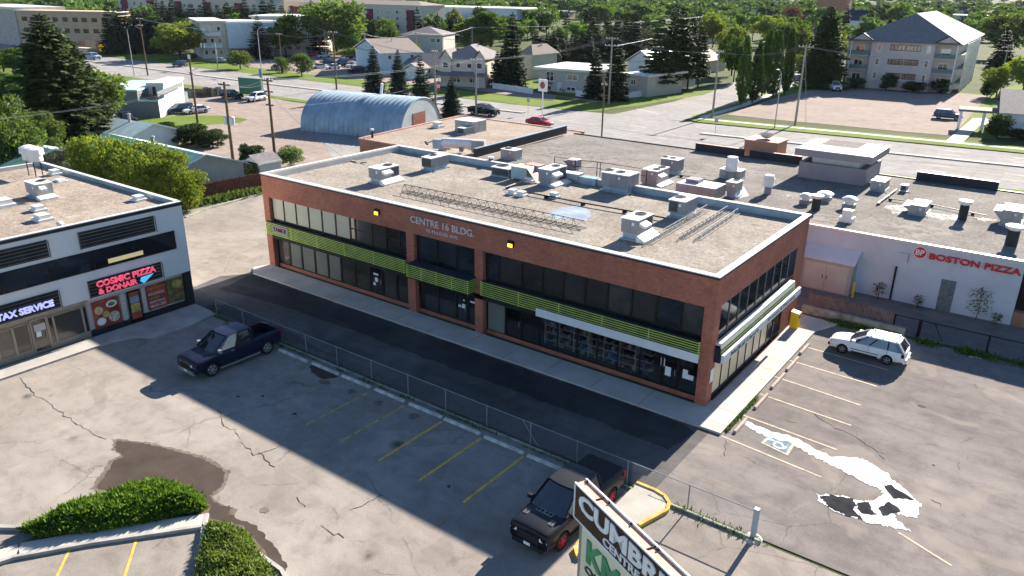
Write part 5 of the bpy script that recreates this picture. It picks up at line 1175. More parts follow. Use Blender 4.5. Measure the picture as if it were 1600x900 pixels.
def make_car(name, label, cat, kind, col, loc, rz, group=None, rim='alloy', cover=False, rails=False, detail=1, open_bed=False, trim=None, grille='black_plastic', vents=False, gframe=False):
    S = SPEC[kind]; pn = 'paint_%d_%d_%d' % tuple(int(c*999) for c in col)
    if pn not in MT: paint(pn, col)
    t = E(name, label, cat, loc, rz, group)
    def half(x, zb, zt, w):
        zs = zt-(.16 if kind == 'pickup' else .13)
        return [(0, zb), (w*.86, zb), (w*.97, zb+.1), (w, zb+.3*(zt-zb)), (w*.992, zb+.55*(zt-zb)), (w*.975, zs), (w*.90, zt-.035), (w*.55, zt+.01), (0, zt+.025)]
    vs = []; fs = []; N = 16
    for x, zb, zt, w_ in S['st']:
        h = half(x, zb, zt, w_); ring = [(x, y, z) for y, z in h]+[(x, -y, z) for y, z in h[-2:0:-1]]; vs += ring
    ns = len(S['st'])
    for i in range(ns-1):
        for k in range(N): fs.append((i*N+k, i*N+(k+1) % N, (i+1)*N+(k+1) % N, (i+1)*N+k))
    fs.append(tuple(range(N))[::-1]); fs.append(tuple((ns-1)*N+k for k in range(N)))
    a = MB(); a.mesh(vs, fs, pn, True); body = a.build('body', t); bmm = bmesh.new(); bmm.from_mesh(body.data); bmesh.ops.recalc_face_normals(bmm, faces=bmm.faces); bmm.to_mesh(body.data); bmm.free()
    W2 = S['W']/2; cut = []
    if detail:
        rr = S['rw']*1.16
        for x in S['ax']:
            for s in (1, -1):
                c = MB(); c.cyl((x, s*(W2-.34), S['rw']), (x, s*(W2+.2), S['rw']), rr, rr, 20, 'black_plastic'); co = c.build('cut'); q = bmesh.new(); q.from_mesh(co.data); bmesh.ops.remove_doubles(q, verts=q.verts, dist=1e-5); bmesh.ops.recalc_face_normals(q, faces=q.faces); q.to_mesh(co.data); q.free()
                cut.append(co)
        if open_bed:
            c = MB(); c.box(-2.78, -.80, .72, -1.22, .80, 1.6, 'black_plastic'); co = c.build('cut'); q = bmesh.new(); q.from_mesh(co.data); bmesh.ops.remove_doubles(q, verts=q.verts, dist=1e-5); bmesh.ops.recalc_face_normals(q, faces=q.faces); q.to_mesh(co.data); q.free(); cut.append(co)
        boolcut(body, cut)
    if open_bed:
        a = MB(); a.box(-2.77, -.79, .73, -1.23, .79, .75, 'black_plastic')
        for q_ in ((-2.77, -.79, -1.23, -.775), (-2.77, .775, -1.23, .79), (-2.77, -.775, -2.755, .775), (-1.245, -.775, -1.23, .775)): a.box(q_[0], q_[1], .75, q_[2], q_[3], 1.31, 'black_plastic')
        a.build('bed_liner', t)
    # glass house
    xb0, xb1, xr0, xr1, zb, zr = S['cab']; wb, wr = W2*.90, W2*.72
    def ring(x0, x1, w_, z, bulge):
        pts = []
        for y in (-1, -.6, 0, .6, 1): pts.append((x1+bulge*(1-y*y)-.0, y*w_*.94, z))
        for f in (.12, .5, .88): pts.append((x1+(x0-x1)*f, w_*(1+.02*math.sin(f*3.14)), z))
        for y in (1, .6, 0, -.6, -1): pts.append((x0-bulge*.4*(1-y*y), y*w_*.94, z))
        for f in (.88, .5, .12): pts.append((x1+(x0-x1)*f, -w_*(1+.02*math.sin(f*3.14)), z))
        return pts
    n = 16; r0 = ring(xb0, xb1, wb, zb-.03, .14); r1 = ring(xr0, xr1, wr, zr-.07, .10)
    a = MB(); a.mesh(r0+r1, [(k, (k+1) % n, (k+1) % n+n, k+n) for k in range(n)], 'car_glass', False); a.build('glass', t)
    r2_ = ring(xr0-.02, xr1+.02, wr+.015, zr-.075, .10); r3_ = ring(xr0+.03, xr1-.03, wr-.03, zr-.02, .10); r4 = ring(xr0+.3, xr1-.3, wr*.6, zr, .06)
    a = MB(); a.mesh(r2_+r3_+r4, [(k, (k+1) % n, (k+1) % n+n, k+n) for k in range(n)]+[(k+n, (k+1) % n+n, (k+1) % n+2*n, k+2*n) for k in range(n)]+[tuple(range(2*n, 3*n))], pn, True); a.build('roof', t)
    if detail:
        a = MB()
        for s in (1, -1):
            lo = lambda f: Vector((xb1+(xb0-xb1)*f, s*wb*(.97 if f in (0, 1) else 1.0), zb-.02)); hi = lambda f: Vector((xr1+(xr0-xr1)*f, s*wr*(.97 if f in (0, 1) else 1.01), zr-.06))
            for f in S['pil']: a.bar(lo(f), hi(f), .075 if 0 < f < 1 else .09, .05, pn if f in (0, 1) else 'black_plastic', up=(0, s, 0))
            a.bar(lo(0)+Vector((0, s*.012, 0)), lo(1)+Vector((0, s*.012, 0)), .03, .03, 'black_plastic')
        a.build('pillar', t)
        for s in (1, -1):
            m_ = MB(); m_.box(xb1-.35, s*(W2-.06), zb-.02, xb1-.17, s*(W2+.17), zb+.15, pn if not trim else trim); m_.build('mirror', t)
    # wheels
    for x in S['ax']:
        for s in (1, -1):
            y = s*(W2-.13); rw = S['rw']; a = MB(); prof = [(rw*.62, -.11), (rw*.92, -.115), (rw, -.08), (rw, .08), (rw*.92, .115), (rw*.62, .11)]
            a.lathe(prof, 20, 'tyre', 'y', (x, y, rw)); a.cyl((x, y-.1, rw), (x, y+.1, rw), rw*.62, rw*.62, 16, 'black_plastic'); wh = a.build('wheel', t)
            if detail:
                b_ = MB(); yy = y+s*.105
                b_.lathe([(rw*.66, s*.105), (rw*.60, s*.125), (rw*.56, s*.09)], 20, rim, 'y', (x, y, rw)); b_.cyl((x, yy-.01, rw), (x, yy+s*.02, rw), rw*.15, rw*.13, 10, rim)
                for k in range(5 if kind != 'pickup' else 6):
                    t_ = 6.283*k/(5 if kind != 'pickup' else 6)+.3; b_.bar((x+math.cos(t_)*rw*.1, yy, rw+math.sin(t_)*rw*.1), (x+math.cos(t_)*rw*.6, yy, rw+math.sin(t_)*rw*.6), rw*.17, .03, rim, up=(0, 1, 0))
                b_.build('rim', wh)
    # ends
    xf = S['st'][1][0]; zf = S['st'][1][2]; wf = S['st'][1][3]; xr_ = S['st'][-2][0]; zq = S['st'][-2][2]; wq = S['st'][-2][3]
    for s in (1, -1):
        h_ = .13 if kind != 'pickup' else .15
        m_ = MB(); zz = zf-.36; m_.mesh([(xf+.03, s*wf*.60, zz), (xf-.0, s*(wf-.03), zz), (xf-.28, s*(wf+.02), zz+.03), (xf-.28, s*wf*.60, zz), (xf+.02, s*wf*.60, zz+h_), (xf-.02, s*(wf-.04), zz+h_), (xf-.32, s*(wf+.01), zz+h_+.02), (xf-.28, s*wf*.60, zz+h_)], [(0, 1, 5, 4), (1, 2, 6, 5), (4, 5, 6, 7), (3, 2, 1, 0), (2, 3, 7, 6), (3, 0, 4, 7)], 'lamp_glass'); m_.build('headlight', t)
        MB().box(xr_-.03, s*(wq-.12), zq-.36, xr_+.14, s*(wq+.035), zq-.12, 'tail_red').build('taillight', t)
    if detail:
        a = MB(); xg = S['st'][0][0]; a.box(xg-.06, -wf*.56, zf-(.58 if kind == 'pickup' else .46), xg+.02, wf*.56, zf-.20, grille)
        a.build('grille', t)
        if gframe:
            a = MB(); q = wf*.58; a.bar((xg+.03, -q, zf-.17), (xg+.03, q, zf-.17), .04, .05, 'chrome'); a.bar((xg+.03, -q, zf-.6), (xg+.03, q, zf-.6), .04, .05, 'chrome'); a.bar((xg+.03, -q, zf-.6), (xg+.03, -q, zf-.17), .04, .05, 'chrome'); a.bar((xg+.03, q, zf-.6), (xg+.03, q, zf-.17), .04, .05, 'chrome'); a.build('grille_surround', t)
        a = MB(); a.box(xg-.10, -wf*.80, S['st'][0][1]-.1, xg+.05, wf*.80, S['st'][0][1]+.12, trim or 'black_plastic'); a.build('bumper', t)
        xq = S['st'][-1][0]; a = MB(); a.box(xq-.06, -wq*.92, S['st'][-1][1]-.1, xq+.1, wq*.92, S['st'][-1][1]+.14, 'chrome' if kind == 'pickup' and not cover else (pn if kind != 'pickup' else 'black_plastic')); a.build('bumper', t)
        for s in (1, -1): MB().box(S['ax'][1]+.55, s*(W2-.06), .30, S['ax'][0]-.55, s*(W2+.015), .38, trim or 'black_plastic').build('running_board', t)
        a = MB()
        for s in (1, -1):
            for f in S['pil'][1:-1]:
                xx = xb1+(xb0-xb1)*f; a.box(xx-.006, s*(W2-.03), .45, xx+.006, s*(W2+.001), zb-.05, 'black_plastic'); a.box(xx-.28+.42, s*(W2-.03), zb-.22, xx-.10+.42, s*(W2+.012), zb-.18, trim or pn)
            if kind != 'pickup': a.box(S['ax'][1]+.5, s*(W2-.03), .50, S['ax'][0]-.5, s*(W2+.006), .54, 'black_plastic')
        a.build('door_seam', t)
    if detail:
        for xx in (S['st'][0][0]+.045, S['st'][-1][0]-.11): MB().box(xx-.01, -.16, S['st'][0][1]+.0, xx+.02, .16, S['st'][0][1]+.13, 'paper').build('number_plate', t)
    if cover: MB().box(-2.84, -.9, 1.34, -1.16, .9, 1.41, 'black_plastic').build('bed_cover', t)
    if rails:
        a = MB()
        for s in (1, -1): a.bar((xr0+.1, s*wr*.86, zr+.05), (xr1-.15, s*wr*.86, zr+.05), .035, .03, 'alloy'); [a.box(x-.04, s*wr*.86-.03, zr-.04, x+.04, s*wr*.86+.03, zr+.05, 'black_plastic') for x in (xr0+.15, (xr0+xr1)/2, xr1-.25)]
        a.build('roof_rack', t)
    if vents:
        a = MB()
        for y in (-.62, .62):
            a.box(2.02, y-.10, 1.29, 2.32, y+.10, 1.315, 'hvac_grey'); [a.box(2.05+k*.09, y-.08, 1.315, 2.11+k*.09, y+.08, 1.321, 'black_plastic') for k in range(3)]
        a.box(1.70, -.40, 1.33, 1.92, .40, 1.352, 'hvac_grey'); [a.box(1.73, q-.07, 1.352, 1.89, q+.07, 1.358, 'black_plastic') for q in (-.3, -.11, .11, .3)]
        a.build('bonnet_vent', t)
    return t
def place2(fw, rw_, half, side):
    """front and rear tyre contact pixels of the side we see -> centre and heading"""
    f, r_ = G(*fw), G(*rw_); d = (f-r_).normalized(); n = Vector((-d.y, d.x, 0))*side
    return f, r_, d, n
def putcar(fw, rw_, kind, side, **k):
    f, r_, d, n = place2(fw, rw_, 0, side); S = SPEC[kind]; mid = (f+r_)/2 - d*(S['ax'][0]+S['ax'][1])/2; c = mid + n*(S['W']/2-.05)
    return make_car(kind=kind, loc=c, rz=math.atan2(d.y, d.x), **k)
putcar((333, 588), (419, 553), 'pickup', -1, name='pickup_truck', label='dark blue crew-cab pickup with an open bed parked in front of the white building', cat='pickup', col=(.006, .010, .030), open_bed=True, trim='alloy', gframe=True)
putcar((877, 860), (955, 789), 'pickup', -1, name='pickup_truck', label='black crew-cab pickup with red wheels and covered bed beside the tall sign', cat='pickup', col=(.005, .007, .012), rim='red_rim', cover=True, vents=True)
putcar((1314, 552), (1384, 570), 'wagon', -1, name='estate_car', label='white station wagon parked alone at the right of the brick building', cat='car', col=(.80, .81, .80), rails=True)
def car_at(px, rz, kind, **k): return make_car(kind=kind, loc=G(*px), rz=rz, **k)
car_at((1480, 186), R(2), 'suv', name='parked_suv', label='dark blue SUV parked alone on the pink gravel lot by the church canopy', cat='car', col=(.03, .07, .17))
car_at((1303, 141), R(-60), 'pickup', name='parked_pickup', label='white pickup parked at the corner of the grey apartment block', cat='pickup', col=(.7, .71, .72), open_bed=True)
car_at((756, 180), R(3), 'pickup', name='pickup_truck', label='black pickup driving on the avenue behind the tan brick building', cat='pickup', col=(.012, .013, .015), open_bed=True)
car_at((843, 196), R(3), 'sedan', name='passing_car', label='red car on the avenue next to the white club sign', cat='car', col=(.45, .03, .03))
car_at((281, 104), R(186), 'suv', name='passing_car', label='dark blue SUV crossing at the traffic signal', cat='car', col=(.05, .08, .13))
car_at((145, 93), R(8), 'pickup', name='passing_car', label='pale blue pickup at the far left of the avenue', cat='pickup', col=(.30, .42, .55), open_bed=True)
car_at((401, 158), R(-80), 'suv', name='parked_suv', label='white SUV parked next to the green billboard', cat='car', col=(.75, .75, .75))
car_at((362, 154), R(15), 'suv', name='parked_suv', label='black SUV parked below the stone wall', cat='car', col=(.012, .012, .016))
car_at((282, 177), R(-95), 'suv', name='parked_car', label='dark blue car beside the small white building with the patio', cat='car', col=(.03, .05, .09))
car_at((307, 177), R(-95), 'sedan', name='parked_car', label='white car beside the grass oval', cat='car', col=(.75, .75, .74))
car_at((200, 192), R(-8), 'suv', name='parked_van', label='black van behind the spruce trees', cat='van', col=(.014, .014, .016))
car_at((166, 190), R(20), 'suv', name='parked_van', label='white car half hidden under the spruce branches', cat='van', col=(.7, .72, .72))
car_at((345, 98), R(185), 'sedan', name='parked_car', label='silver car behind the traffic signal pole', cat='car', col=(.3, .31, .33))
car_at((433, 109), R(170), 'sedan', name='parked_car', label='grey car left of the round bush by the avenue', cat='car', col=(.35, .36, .38))
car_at((889, 143), R(-100), 'suv', name='parked_car', label='silver SUV on the driveway of the grey bungalow', cat='car', col=(.35, .37, .38))
car_at((864, 141), R(-100), 'suv', name='parked_car', label='black car on the driveway of the grey bungalow', cat='car', col=(.012, .012, .014))
car_at((1345, 110), R(80), 'suv', name='parked_car', label='grey car beyond the left side of the apartment block', cat='car', col=(.3, .3, .32)) if False else None
lotcars = [((487, 88), 'suv', (.45, .02, .13), 'magenta car at the back of the crowded lot'), ((505, 90), 'sedan', (.5, .5, .5), 'silver car at the back of the crowded lot'), ((498, 107), 'sedan', (.5, .5, .5), 'white car at the left end of the crowded lot'),
 ((512, 101), 'suv', (.02, .035, .07), 'dark blue SUV at the left of the crowded lot'), ((520, 108), 'sedan', (.72, .72, .72), 'white sedan nearest the avenue in the crowded lot'), ((534, 101), 'suv', (.02, .07, .2), 'bright blue SUV in the crowded lot'),
 ((543, 104), 'suv', (.012, .012, .014), 'black SUV right of the bright blue one in the crowded lot'), ((552, 97), 'suv', (.05, .1, .22), 'mid blue SUV in the back row of the crowded lot'), ((552, 105), 'sedan', (.45, .46, .48), 'silver car in the middle of the crowded lot'),
 ((562, 101), 'suv', (.02, .02, .05), 'dark navy SUV at the right of the crowded lot'), ((556, 114), 'suv', (.03, .012, .015), 'dark maroon SUV in the front row of the crowded lot'), ((571, 112), 'sedan', (.33, .33, .35), 'grey car at the right of the front row of the crowded lot'), ((575, 98), 'suv', (.02, .03, .06), 'dark SUV behind the tallest small spruce'), ((470, 92), 'suv', (.4, .42, .5), 'pale SUV at the back left of the crowded lot'), ((591, 103), 'suv', (.25, .27, .3), 'grey SUV at the far right of the crowded lot')]
protos = {}
for (px, kd, col, lab) in lotcars:
    make_car('parked_car', lab, 'car', kd, col, G(*px), R(-95)+rnd.uniform(-.15, .15), 'cars in the crowded lot', detail=0)

# ================================================================ POLES, SIGNALS, WIRES
def pole(label, base, topy, arms=((.3, 2.4),), mat='pole_wood', tf=0, top=.13, bot=.20, group='utility poles', lean=0, lamp=None, rz=R(5)):
    p = G(*base); h = HT(p, topy); o = E('utility_pole', label, 'pole', p, rz, group); MB().cyl((0, 0, 0), (lean, 0, h), bot, top, 10, mat).build('shaft', o)
    for dz, w_ in arms:
        a = MB(); a.box(-w_/2+lean, -.09, h-dz-.08, w_/2+lean, .05, h-dz+.08, mat)
        for x in (-.46, -.2, .2, .46): a.lathe([(.07, 0), (.08, .08), (.05, .14), (.07, .2), (0, .24)], 8, 'paper', 'z', (x*w_+lean, 0, h-dz+.06))
        a.build('crossarm', o)
    for k in range(tf): a = MB(); a.lathe([(0, 0), (.3, .02), (.32, .9), (.22, .98), (0, 1.0)], 12, 'trans_grey', 'z', ((-.5, .5, 0)[k], .1, h*.55)); a.build('transformer', o)
    if lamp: a = MB(); a.cyl((0, 0, h*.8), (lamp, 0, h*.86), .04, .04, 6, 'steel'); a.box(lamp-.1, -.12, h*.86-.05, lamp+.5, .12, h*.86+.06, 'steel'); a.build('lamp_arm', o)
    o['h'] = h; return o, p, h
pl = {}
def PL(k, *a, **kw): pl[k] = pole(*a, **kw)
PL('a', 'wooden pole with two grey transformers behind the blue-sided house', (367, 274), 128, ((.3, 1.9),), tf=2)
PL('b', 'wooden pole right of the transformer pole, near the hut', (431, 258), 122, ((.3, 1.7), (1.6, 1.5), (3.2, 1.3)))
PL('c', 'dark slim pole standing in the grass oval', (309, 192), 92, ((2.2, .8),), 'pole_wood', lamp=1.3)
PL('d', 'tall wooden pole in front of the crowded lot', (526, 140), 49, ((.3, 2.6),))
PL('e', 'pole beside the black pickup on the avenue', (744, 181), 91, ((.3, 2.2),), 'pole_grey')
PL('f', 'two-armed pole in front of the grey bungalow', (951, 163), 58, ((.3, 2.6), (1.6, 3.0)), 'pole_grey')
PL('g', 'thin pole at the near kerb left of the side street', (940, 214), 130, ((.3, .9),), 'pole_wood', bot=.12)
PL('h', 'thick pole at the corner of the side street', (1113, 183), 79, ((.2, 1.6),), 'pole_grey')
PL('i', 'pole with a guy stay left of the pink gravel lot', (1242, 196), 71, ((.25, 2.4),), 'pole_grey', bot=.2)
PL('j', 'leaning wooden pole at the far left with a lamp arm', (231, 118), 28, ((.3, 2.4), (1.8, 2.0)), 'pole_wood', lamp=-2.0)
PL('k', 'slim grey pole left of the leaning wooden pole', (210, 119), 45, (), 'steel', bot=.12, top=.07)
PL('l', 'dark wooden pole behind the round bush', (441, 114), 52, ((.3, 1.8),), 'pole_wood')
PL('m', 'thin pole left of the small spruces, in front of the blue house', (572, 106), 52, ((.3, 2.2),), 'pole_grey')
PL('n', 'thin pole in front of the grey gabled house', (651, 97), 50, ((.3, 1.8),), 'pole_grey')
PL('o', 'pole behind the beige fourplex', (738, 80), 42, ((.3, 2.4),), 'pole_grey')
PL('p', 'thin pole between the small spruces', (681, 180), 78, ((.3, 1.2),), 'pole_grey')
PL('q', 'pole among the far trees above the side street', (1108, 62), 24, ((.3, 4),), 'pole_grey')
PL('r', 'pole behind the church roof at the right edge', (1560, 140), 72, ((.3, 2.0),), 'pole_grey', bot=.2)
o, p, h = pl['i']; MB().cyl((0, 0, h-.6), (2.5, -3.2, 0), .03, .03, 5, 'steel').build('guy_wire', o)
def lamp(label, base, topy, reach, rz):
    p = G(*base); h = HT(p, topy); o = E('street_lamp', label, 'street lamp', p, rz, 'street lamps'); a = MB(); a.cyl((0, 0, 0), (0, 0, h-1), .11, .07, 8, 'steel'); pr = (0, 0, h-1)
    for k in range(1, 7): t = k/6*1.45; q = (reach*.75*(1-math.cos(t)), 0, h-1+math.sin(t)*1.0); a.cyl(pr, q, .07, .05, 8, 'steel', False); pr = q
    q = (reach, 0, h); a.cyl(pr, q, .05, .05, 8, 'steel'); a.build('pole', o); MB().lathe([(0, 0), (.28, .03), (.3, .12), (0, .2)], 8, 'steel', 'z', (reach+.25, 0, h-.12)).build('lamp_head', o); return o
lamp('curved street lamp at the left of the billboard', (412, 146), 42, 2.6, R(0))
lamp('street lamp in front of the tall leafy tree', (512, 84) if False else (510, 92), 45, -2.4, R(0))
lamp('street lamp between the poplars and the gravel lot', (1210, 201), 109, -1.0, R(0))
lamp('street lamp above the grey gabled house', (693, 100), 53, 2.4, R(20))
# traffic signal with a mast arm
p = G(341, 109); h = HT(p, 67); o = E('traffic_signal', 'traffic signal pole with a long mast arm and green street sign', 'traffic signal', p, R(0)); MB().cyl((0, 0, 0), (0, 0, h), .14, .1, 8, 'steel').build('pole', o)
MB().cyl((0, 0, h-.8), (-6.5, 0, h-.3), .08, .05, 8, 'steel').build('mast_arm', o); MB().box(-4.2, -.1, h-.85, -1.8, -.05, h-.25, 'teal_roof').build('street_sign', o)
for x in (-6.3, -4.9, .3):
    z = h-.95 if x < 0 else h-2.2; s_ = MB().box(x-.18, -.25, z-.5, x+.18, -.05, z+.5, 'lamp_glass').build('signal_head', o)
    a = MB(); [a.cyl((x, -.25, z+dz), (x, -.28, z+dz), .1, .1, 8, 'black_plastic') for dz in (-.3, 0, .3)]; a.build('lens', s_)
def wire(label, pts, sag=.5, r_=.016):
    a = MB()
    for p, q in zip(pts, pts[1:]):
        p = Vector(p); q = Vector(q); n = 9; prev = p
        for k in range(1, n+1): t = k/n; c = p.lerp(q, t)-Vector((0, 0, sag*4*t*(1-t))); a.cyl(prev, c, r_, r_, 3, 'steel' if r_ > .03 else 'hvac_grey', False); prev = c
    o = a.build('overhead_wire'); tag(o, label, 'wire', 'overhead wires'); return o
def tp(k, dx=0, dz=0): o, p, h = pl[k]; return p+Vector((dx, 0, h-.2-dz))
for dx, nm_ in ((-.9, 'left'), (0, 'middle'), (.9, 'right')):
    wire('%s one of three parallel wires on the avenue poles' % nm_, [tp('j', dx), tp('l', dx), tp('d', dx), tp('e', dx), tp('f', dx), tp('h', dx*.6), tp('i', dx), (14, 106, 11)], .9)
for dx, nm_ in ((-.7, 'upper'), (.7, 'lower')):
    wire('%s wire running from the left edge to the transformer pole' % nm_, [(-75, -12, 8.5), tp('a', dx), tp('b', dx), tp('e', dx)], .6)
wire('drop wire from the hut pole to the brick building', [tp('b', 0, 1.5), (-37, 8, 7.7)], .5); wire('drop wire from the transformer pole to the hut', [tp('a', 0, 3), (-80, 60, 5)], .5)
wire('long thin wire above the far houses', [tp('m', 0), tp('n', 0), tp('o', 0), tp('q', 0)], 1.2, .05)
wire('wire pair leaving the two-armed pole to the right', [tp('f', 1.2, 1.3), tp('q', 0)], 1.5, .03)
# signs
p = G(847, 188); h = HT(p, 124); o = E('club_sign', 'white roadside sign with a round red emblem on a single post', 'sign', p, R(-8)); MB().cyl((0, 0, 0), (0, 0, h), .1, .1, 8, 'white_paint').build('post', o)
w_ = WD(p, 17)/2; sb = MB().box(-w_, -.15, h-2.0, w_, .15, h, 'paper').build('panel', o); a = MB(); a.cyl((0.05, -.155, h-.95), (0.05, -.17, h-.95), w_*.62, w_*.62, 18, 'poster_red', sm=False); a.build('emblem', sb)
p = G(393, 153); o = E('billboard', 'dark green billboard seen from behind beside the white SUV', 'billboard', p, R(12)); h = HT(p, 122); MB().box(-2.9, -.12, h-3.2, 2.9, .12, h, 'green_sign').build('panel', o)
a = MB(); [a.cyl((x, 0, 0), (x, 0, h-.1), .12, .12, 6, 'steel') for x in (-2, 2)]; a.build('post', o)
p = G(408, 123); o = E('bus_stop_sign', 'small bright blue sign panel by the avenue lamp', 'sign', p, 0); MB().box(-.5, -.1, .3, .5, .1, 2.3, 'blue_sign').build('panel', o); MB().cyl((0, 0, 0), (0, 0, .4), .05, .05, 6, 'steel').build('post', o)
p = G(683, 158); h = HT(p, 126); o = E('flag', 'red and white vertical banner flag between the small spruces', 'flag', p, 0); MB().cyl((0, 0, 0), (0, 0, h), .04, .04, 6, 'steel').build('pole', o)
f = MB(); w_ = .8; [f.box(.05, -.02, h-1.9+dz, w_, .02, h-1.9+dz+.6, m_) for dz, m_ in ((0, 'red_flag'), (.6, 'paper'), (1.2, 'red_flag'))]; ff = f.build('banner', o); MB().box(.28, -.03, h-1.15, .55, .03, h-.85, 'red_flag').build('leaf_emblem', ff)
p = G(297, 103); o = E('road_sign', 'small white road sign left of the traffic signal', 'sign', p, 0); MB().box(-.6, -.04, 1.8, .6, .04, 3.0, 'paper').build('panel', o); MB().cyl((0, 0, 0), (0, 0, 1.9), .04, .04, 6, 'steel').build('post', o)
for b_, t_ in (((825, 179), 152), ((1117, 211), 183)):
    p = G(*b_); h = HT(p, t_); o = E('road_sign', 'thin sign post on the avenue median, %s' % ('by the red car' if b_[0] < 900 else 'at the side street corner'), 'sign', p, 0); MB().cyl((0, 0, 0), (0, 0, h), .04, .04, 6, 'steel').build('post', o); MB().box(-.3, -.03, h-.8, .3, .03, h-.1, 'steel').build('panel', o)
p = G(1162, 0) if False else None

# ================================================================ ARCHED STEEL HUT
qa = Vector((-88.3, 43.6, 0)); qb = Vector((-72.6, 43.1, 0)); 
hut = E('quonset_hut', 'long ribbed grey-blue arched steel hut with a dark red door', 'hut', (-88.2, 43.0, 0), R(-1))
L_, D_, H_ = 15.8, 23.5, 5.4
# ridge runs along local x, arch in y
L_, D_ = 19.0, 12.6
hut.location = G(470, 204); bl = G(470, 204); br_ = G(627, 219); dd = (br_-bl); L_ = dd.length; hut.rotation_euler.z = math.atan2(dd.y, dd.x)
P('galv_hut', (.33, .42, .49), .45, .3, .15, .5, dirt=.15)
n = 28; a = MB(); ps = [(D_/2-D_/2*math.cos(math.pi*k/n), H_*math.sin(math.pi*k/n)**.85) for k in range(n+1)]; vs = [(0, y, z) for y, z in ps]+[(L_, y, z) for y, z in ps]
NR = int(L_/.22); vs = []
for i in range(NR+1):
    q_ = 1+.022*math.sin(i*math.pi*.5); vs += [(L_*i/NR, D_/2+(y-D_/2)*q_, z*q_) for y, z in ps]
a.mesh(vs, [(i*(n+1)+k, (i+1)*(n+1)+k, (i+1)*(n+1)+k+1, i*(n+1)+k+1) for i in range(NR) for k in range(n)], 'galv_hut', True); a.build('shell', hut, sharp=80)
ribbed('hut_front', (.36, .42, .46), 1, 9, .4, .4, .04)
a = MB(); yd0, yd1, zd = D_*.30, D_*.60, H_*.62
for xx in (.15, L_-.15):
    a = MB(); fc = [(xx, y, z) for y, z in ps]; a.face(fc if xx > 1 else fc[::-1], 'hut_front'); a.build('end_wall', hut); a = MB(); xx = L_-.13; a.box(xx, yd0, 0, xx+.06, yd1, zd, 'wood_red')
for k in range(1, 5): a.box(xx+.06, yd0, zd*k/5-.03, xx+.08, yd1, zd*k/5+.03, 'maroon')
a.build('door', hut)
a = MB(); a.cyl((L_*.55, D_*.62, H_*.9), (L_*.57, D_*.62, H_+1.6), .22, .22, 10, 'hvac_top'); a.build('flue', hut)

# ================================================================ HOUSES AND BLOCKS
def house(name, label, cat, fl, fr, dep, h, wall, roof, rh=2.0, style='gable', wins=(), ov=.5, ridge='x', loc=None, w=None, rz=None, stack=1, side=(), doorx=None, z0=0, fmt='paper'):
    A_ = G(*fl) if loc is None else Vector(loc); 
    if loc is None: B_ = G(*fr); d = B_-A_; w = d.length; rz = math.atan2(d.y, d.x)
    o = E(name, label, cat, A_, rz)
    a = MB(); a.box(0, 0, 0, w, dep, h, wall)
    a.build('wall', o)
    r_ = MB(); zt = h+rh; e = ov
    if style == 'gable' and ridge == 'x':
        v = [(-e, -e, h-.15), (w+e, -e, h-.15), (w+e, dep+e, h-.15), (-e, dep+e, h-.15), (-e, dep/2, zt), (w+e, dep/2, zt)]
        r_.mesh(v, [(0, 1, 5, 4), (2, 3, 4, 5), (3, 2, 1, 0)], roof); r_.mesh([(0, 0, h-.2), (0, dep, h-.2), (0, dep/2, zt-.25), (w, 0, h-.2), (w, dep, h-.2), (w, dep/2, zt-.25)], [(0, 2, 1), (3, 4, 5)], wall)
    elif style == 'gable':
        v = [(-e, -e, h-.15), (w+e, -e, h-.15), (w+e, dep+e, h-.15), (-e, dep+e, h-.15), (w/2, -e, zt), (w/2, dep+e, zt)]
        r_.mesh(v, [(0, 4, 5, 3), (1, 2, 5, 4), (3, 2, 1, 0)], roof); r_.mesh([(0, -.01, h-.2), (w, -.01, h-.2), (w/2, -.01, zt-.25), (0, dep, h-.2), (w, dep, h-.2), (w/2, dep, zt-.25)], [(0, 1, 2), (4, 3, 5)], wall)
        r_.bar((-e, -e, h-.15), (w/2, -e, zt), .08, .2, 'paper'); r_.bar((w+e, -e, h-.15), (w/2, -e, zt), .08, .2, 'paper')
    elif style == 'hip':
        k = min(dep, w)/2+e; v = [(-e, -e, h-.1), (w+e, -e, h-.1), (w+e, dep+e, h-.1), (-e, dep+e, h-.1)]
        if w >= dep: v += [(-e+k, dep/2, zt), (w+e-k, dep/2, zt)]; f = [(0, 1, 5, 4), (1, 2, 5), (2, 3, 4, 5), (3, 0, 4)]
        else: v += [(w/2, -e+k, zt), (w/2, dep+e-k, zt)]; f = [(0, 1, 4), (1, 2, 5, 4), (2, 3, 5), (3, 0, 4, 5)]
        r_.mesh(v, f+[(3, 2, 1, 0)], roof)
    else:
        r_.box(-e, -e, h, w+e, dep+e, h+rh, 'flashing_white', roof)
    ro = r_.build('roof', o)
    if style != 'flat':
        q = MB(); q.cyl((w*.6, dep*.55, h+rh*.5), (w*.6, dep*.55, zt+.3), .12, .12, 8, 'steel'); q.build('flue', ro)
    for (x, z, ww, hh) in wins: win(o, (x*w, -.005, z), U, ww, hh, fmt, 'window_glass', .12, nx=2 if ww > 1.3 else 1)
    for (y, z, ww, hh) in side: win(o, (w+.005, y*dep, z), V, ww, hh, 'paper', 'window_glass', .12)
    if doorx is not None: MB().box(doorx*w, -.06, 0, doorx*w+.95, -.01, 2.1, 'siding_blue').build('door', o)
    o['wd'] = w; return o
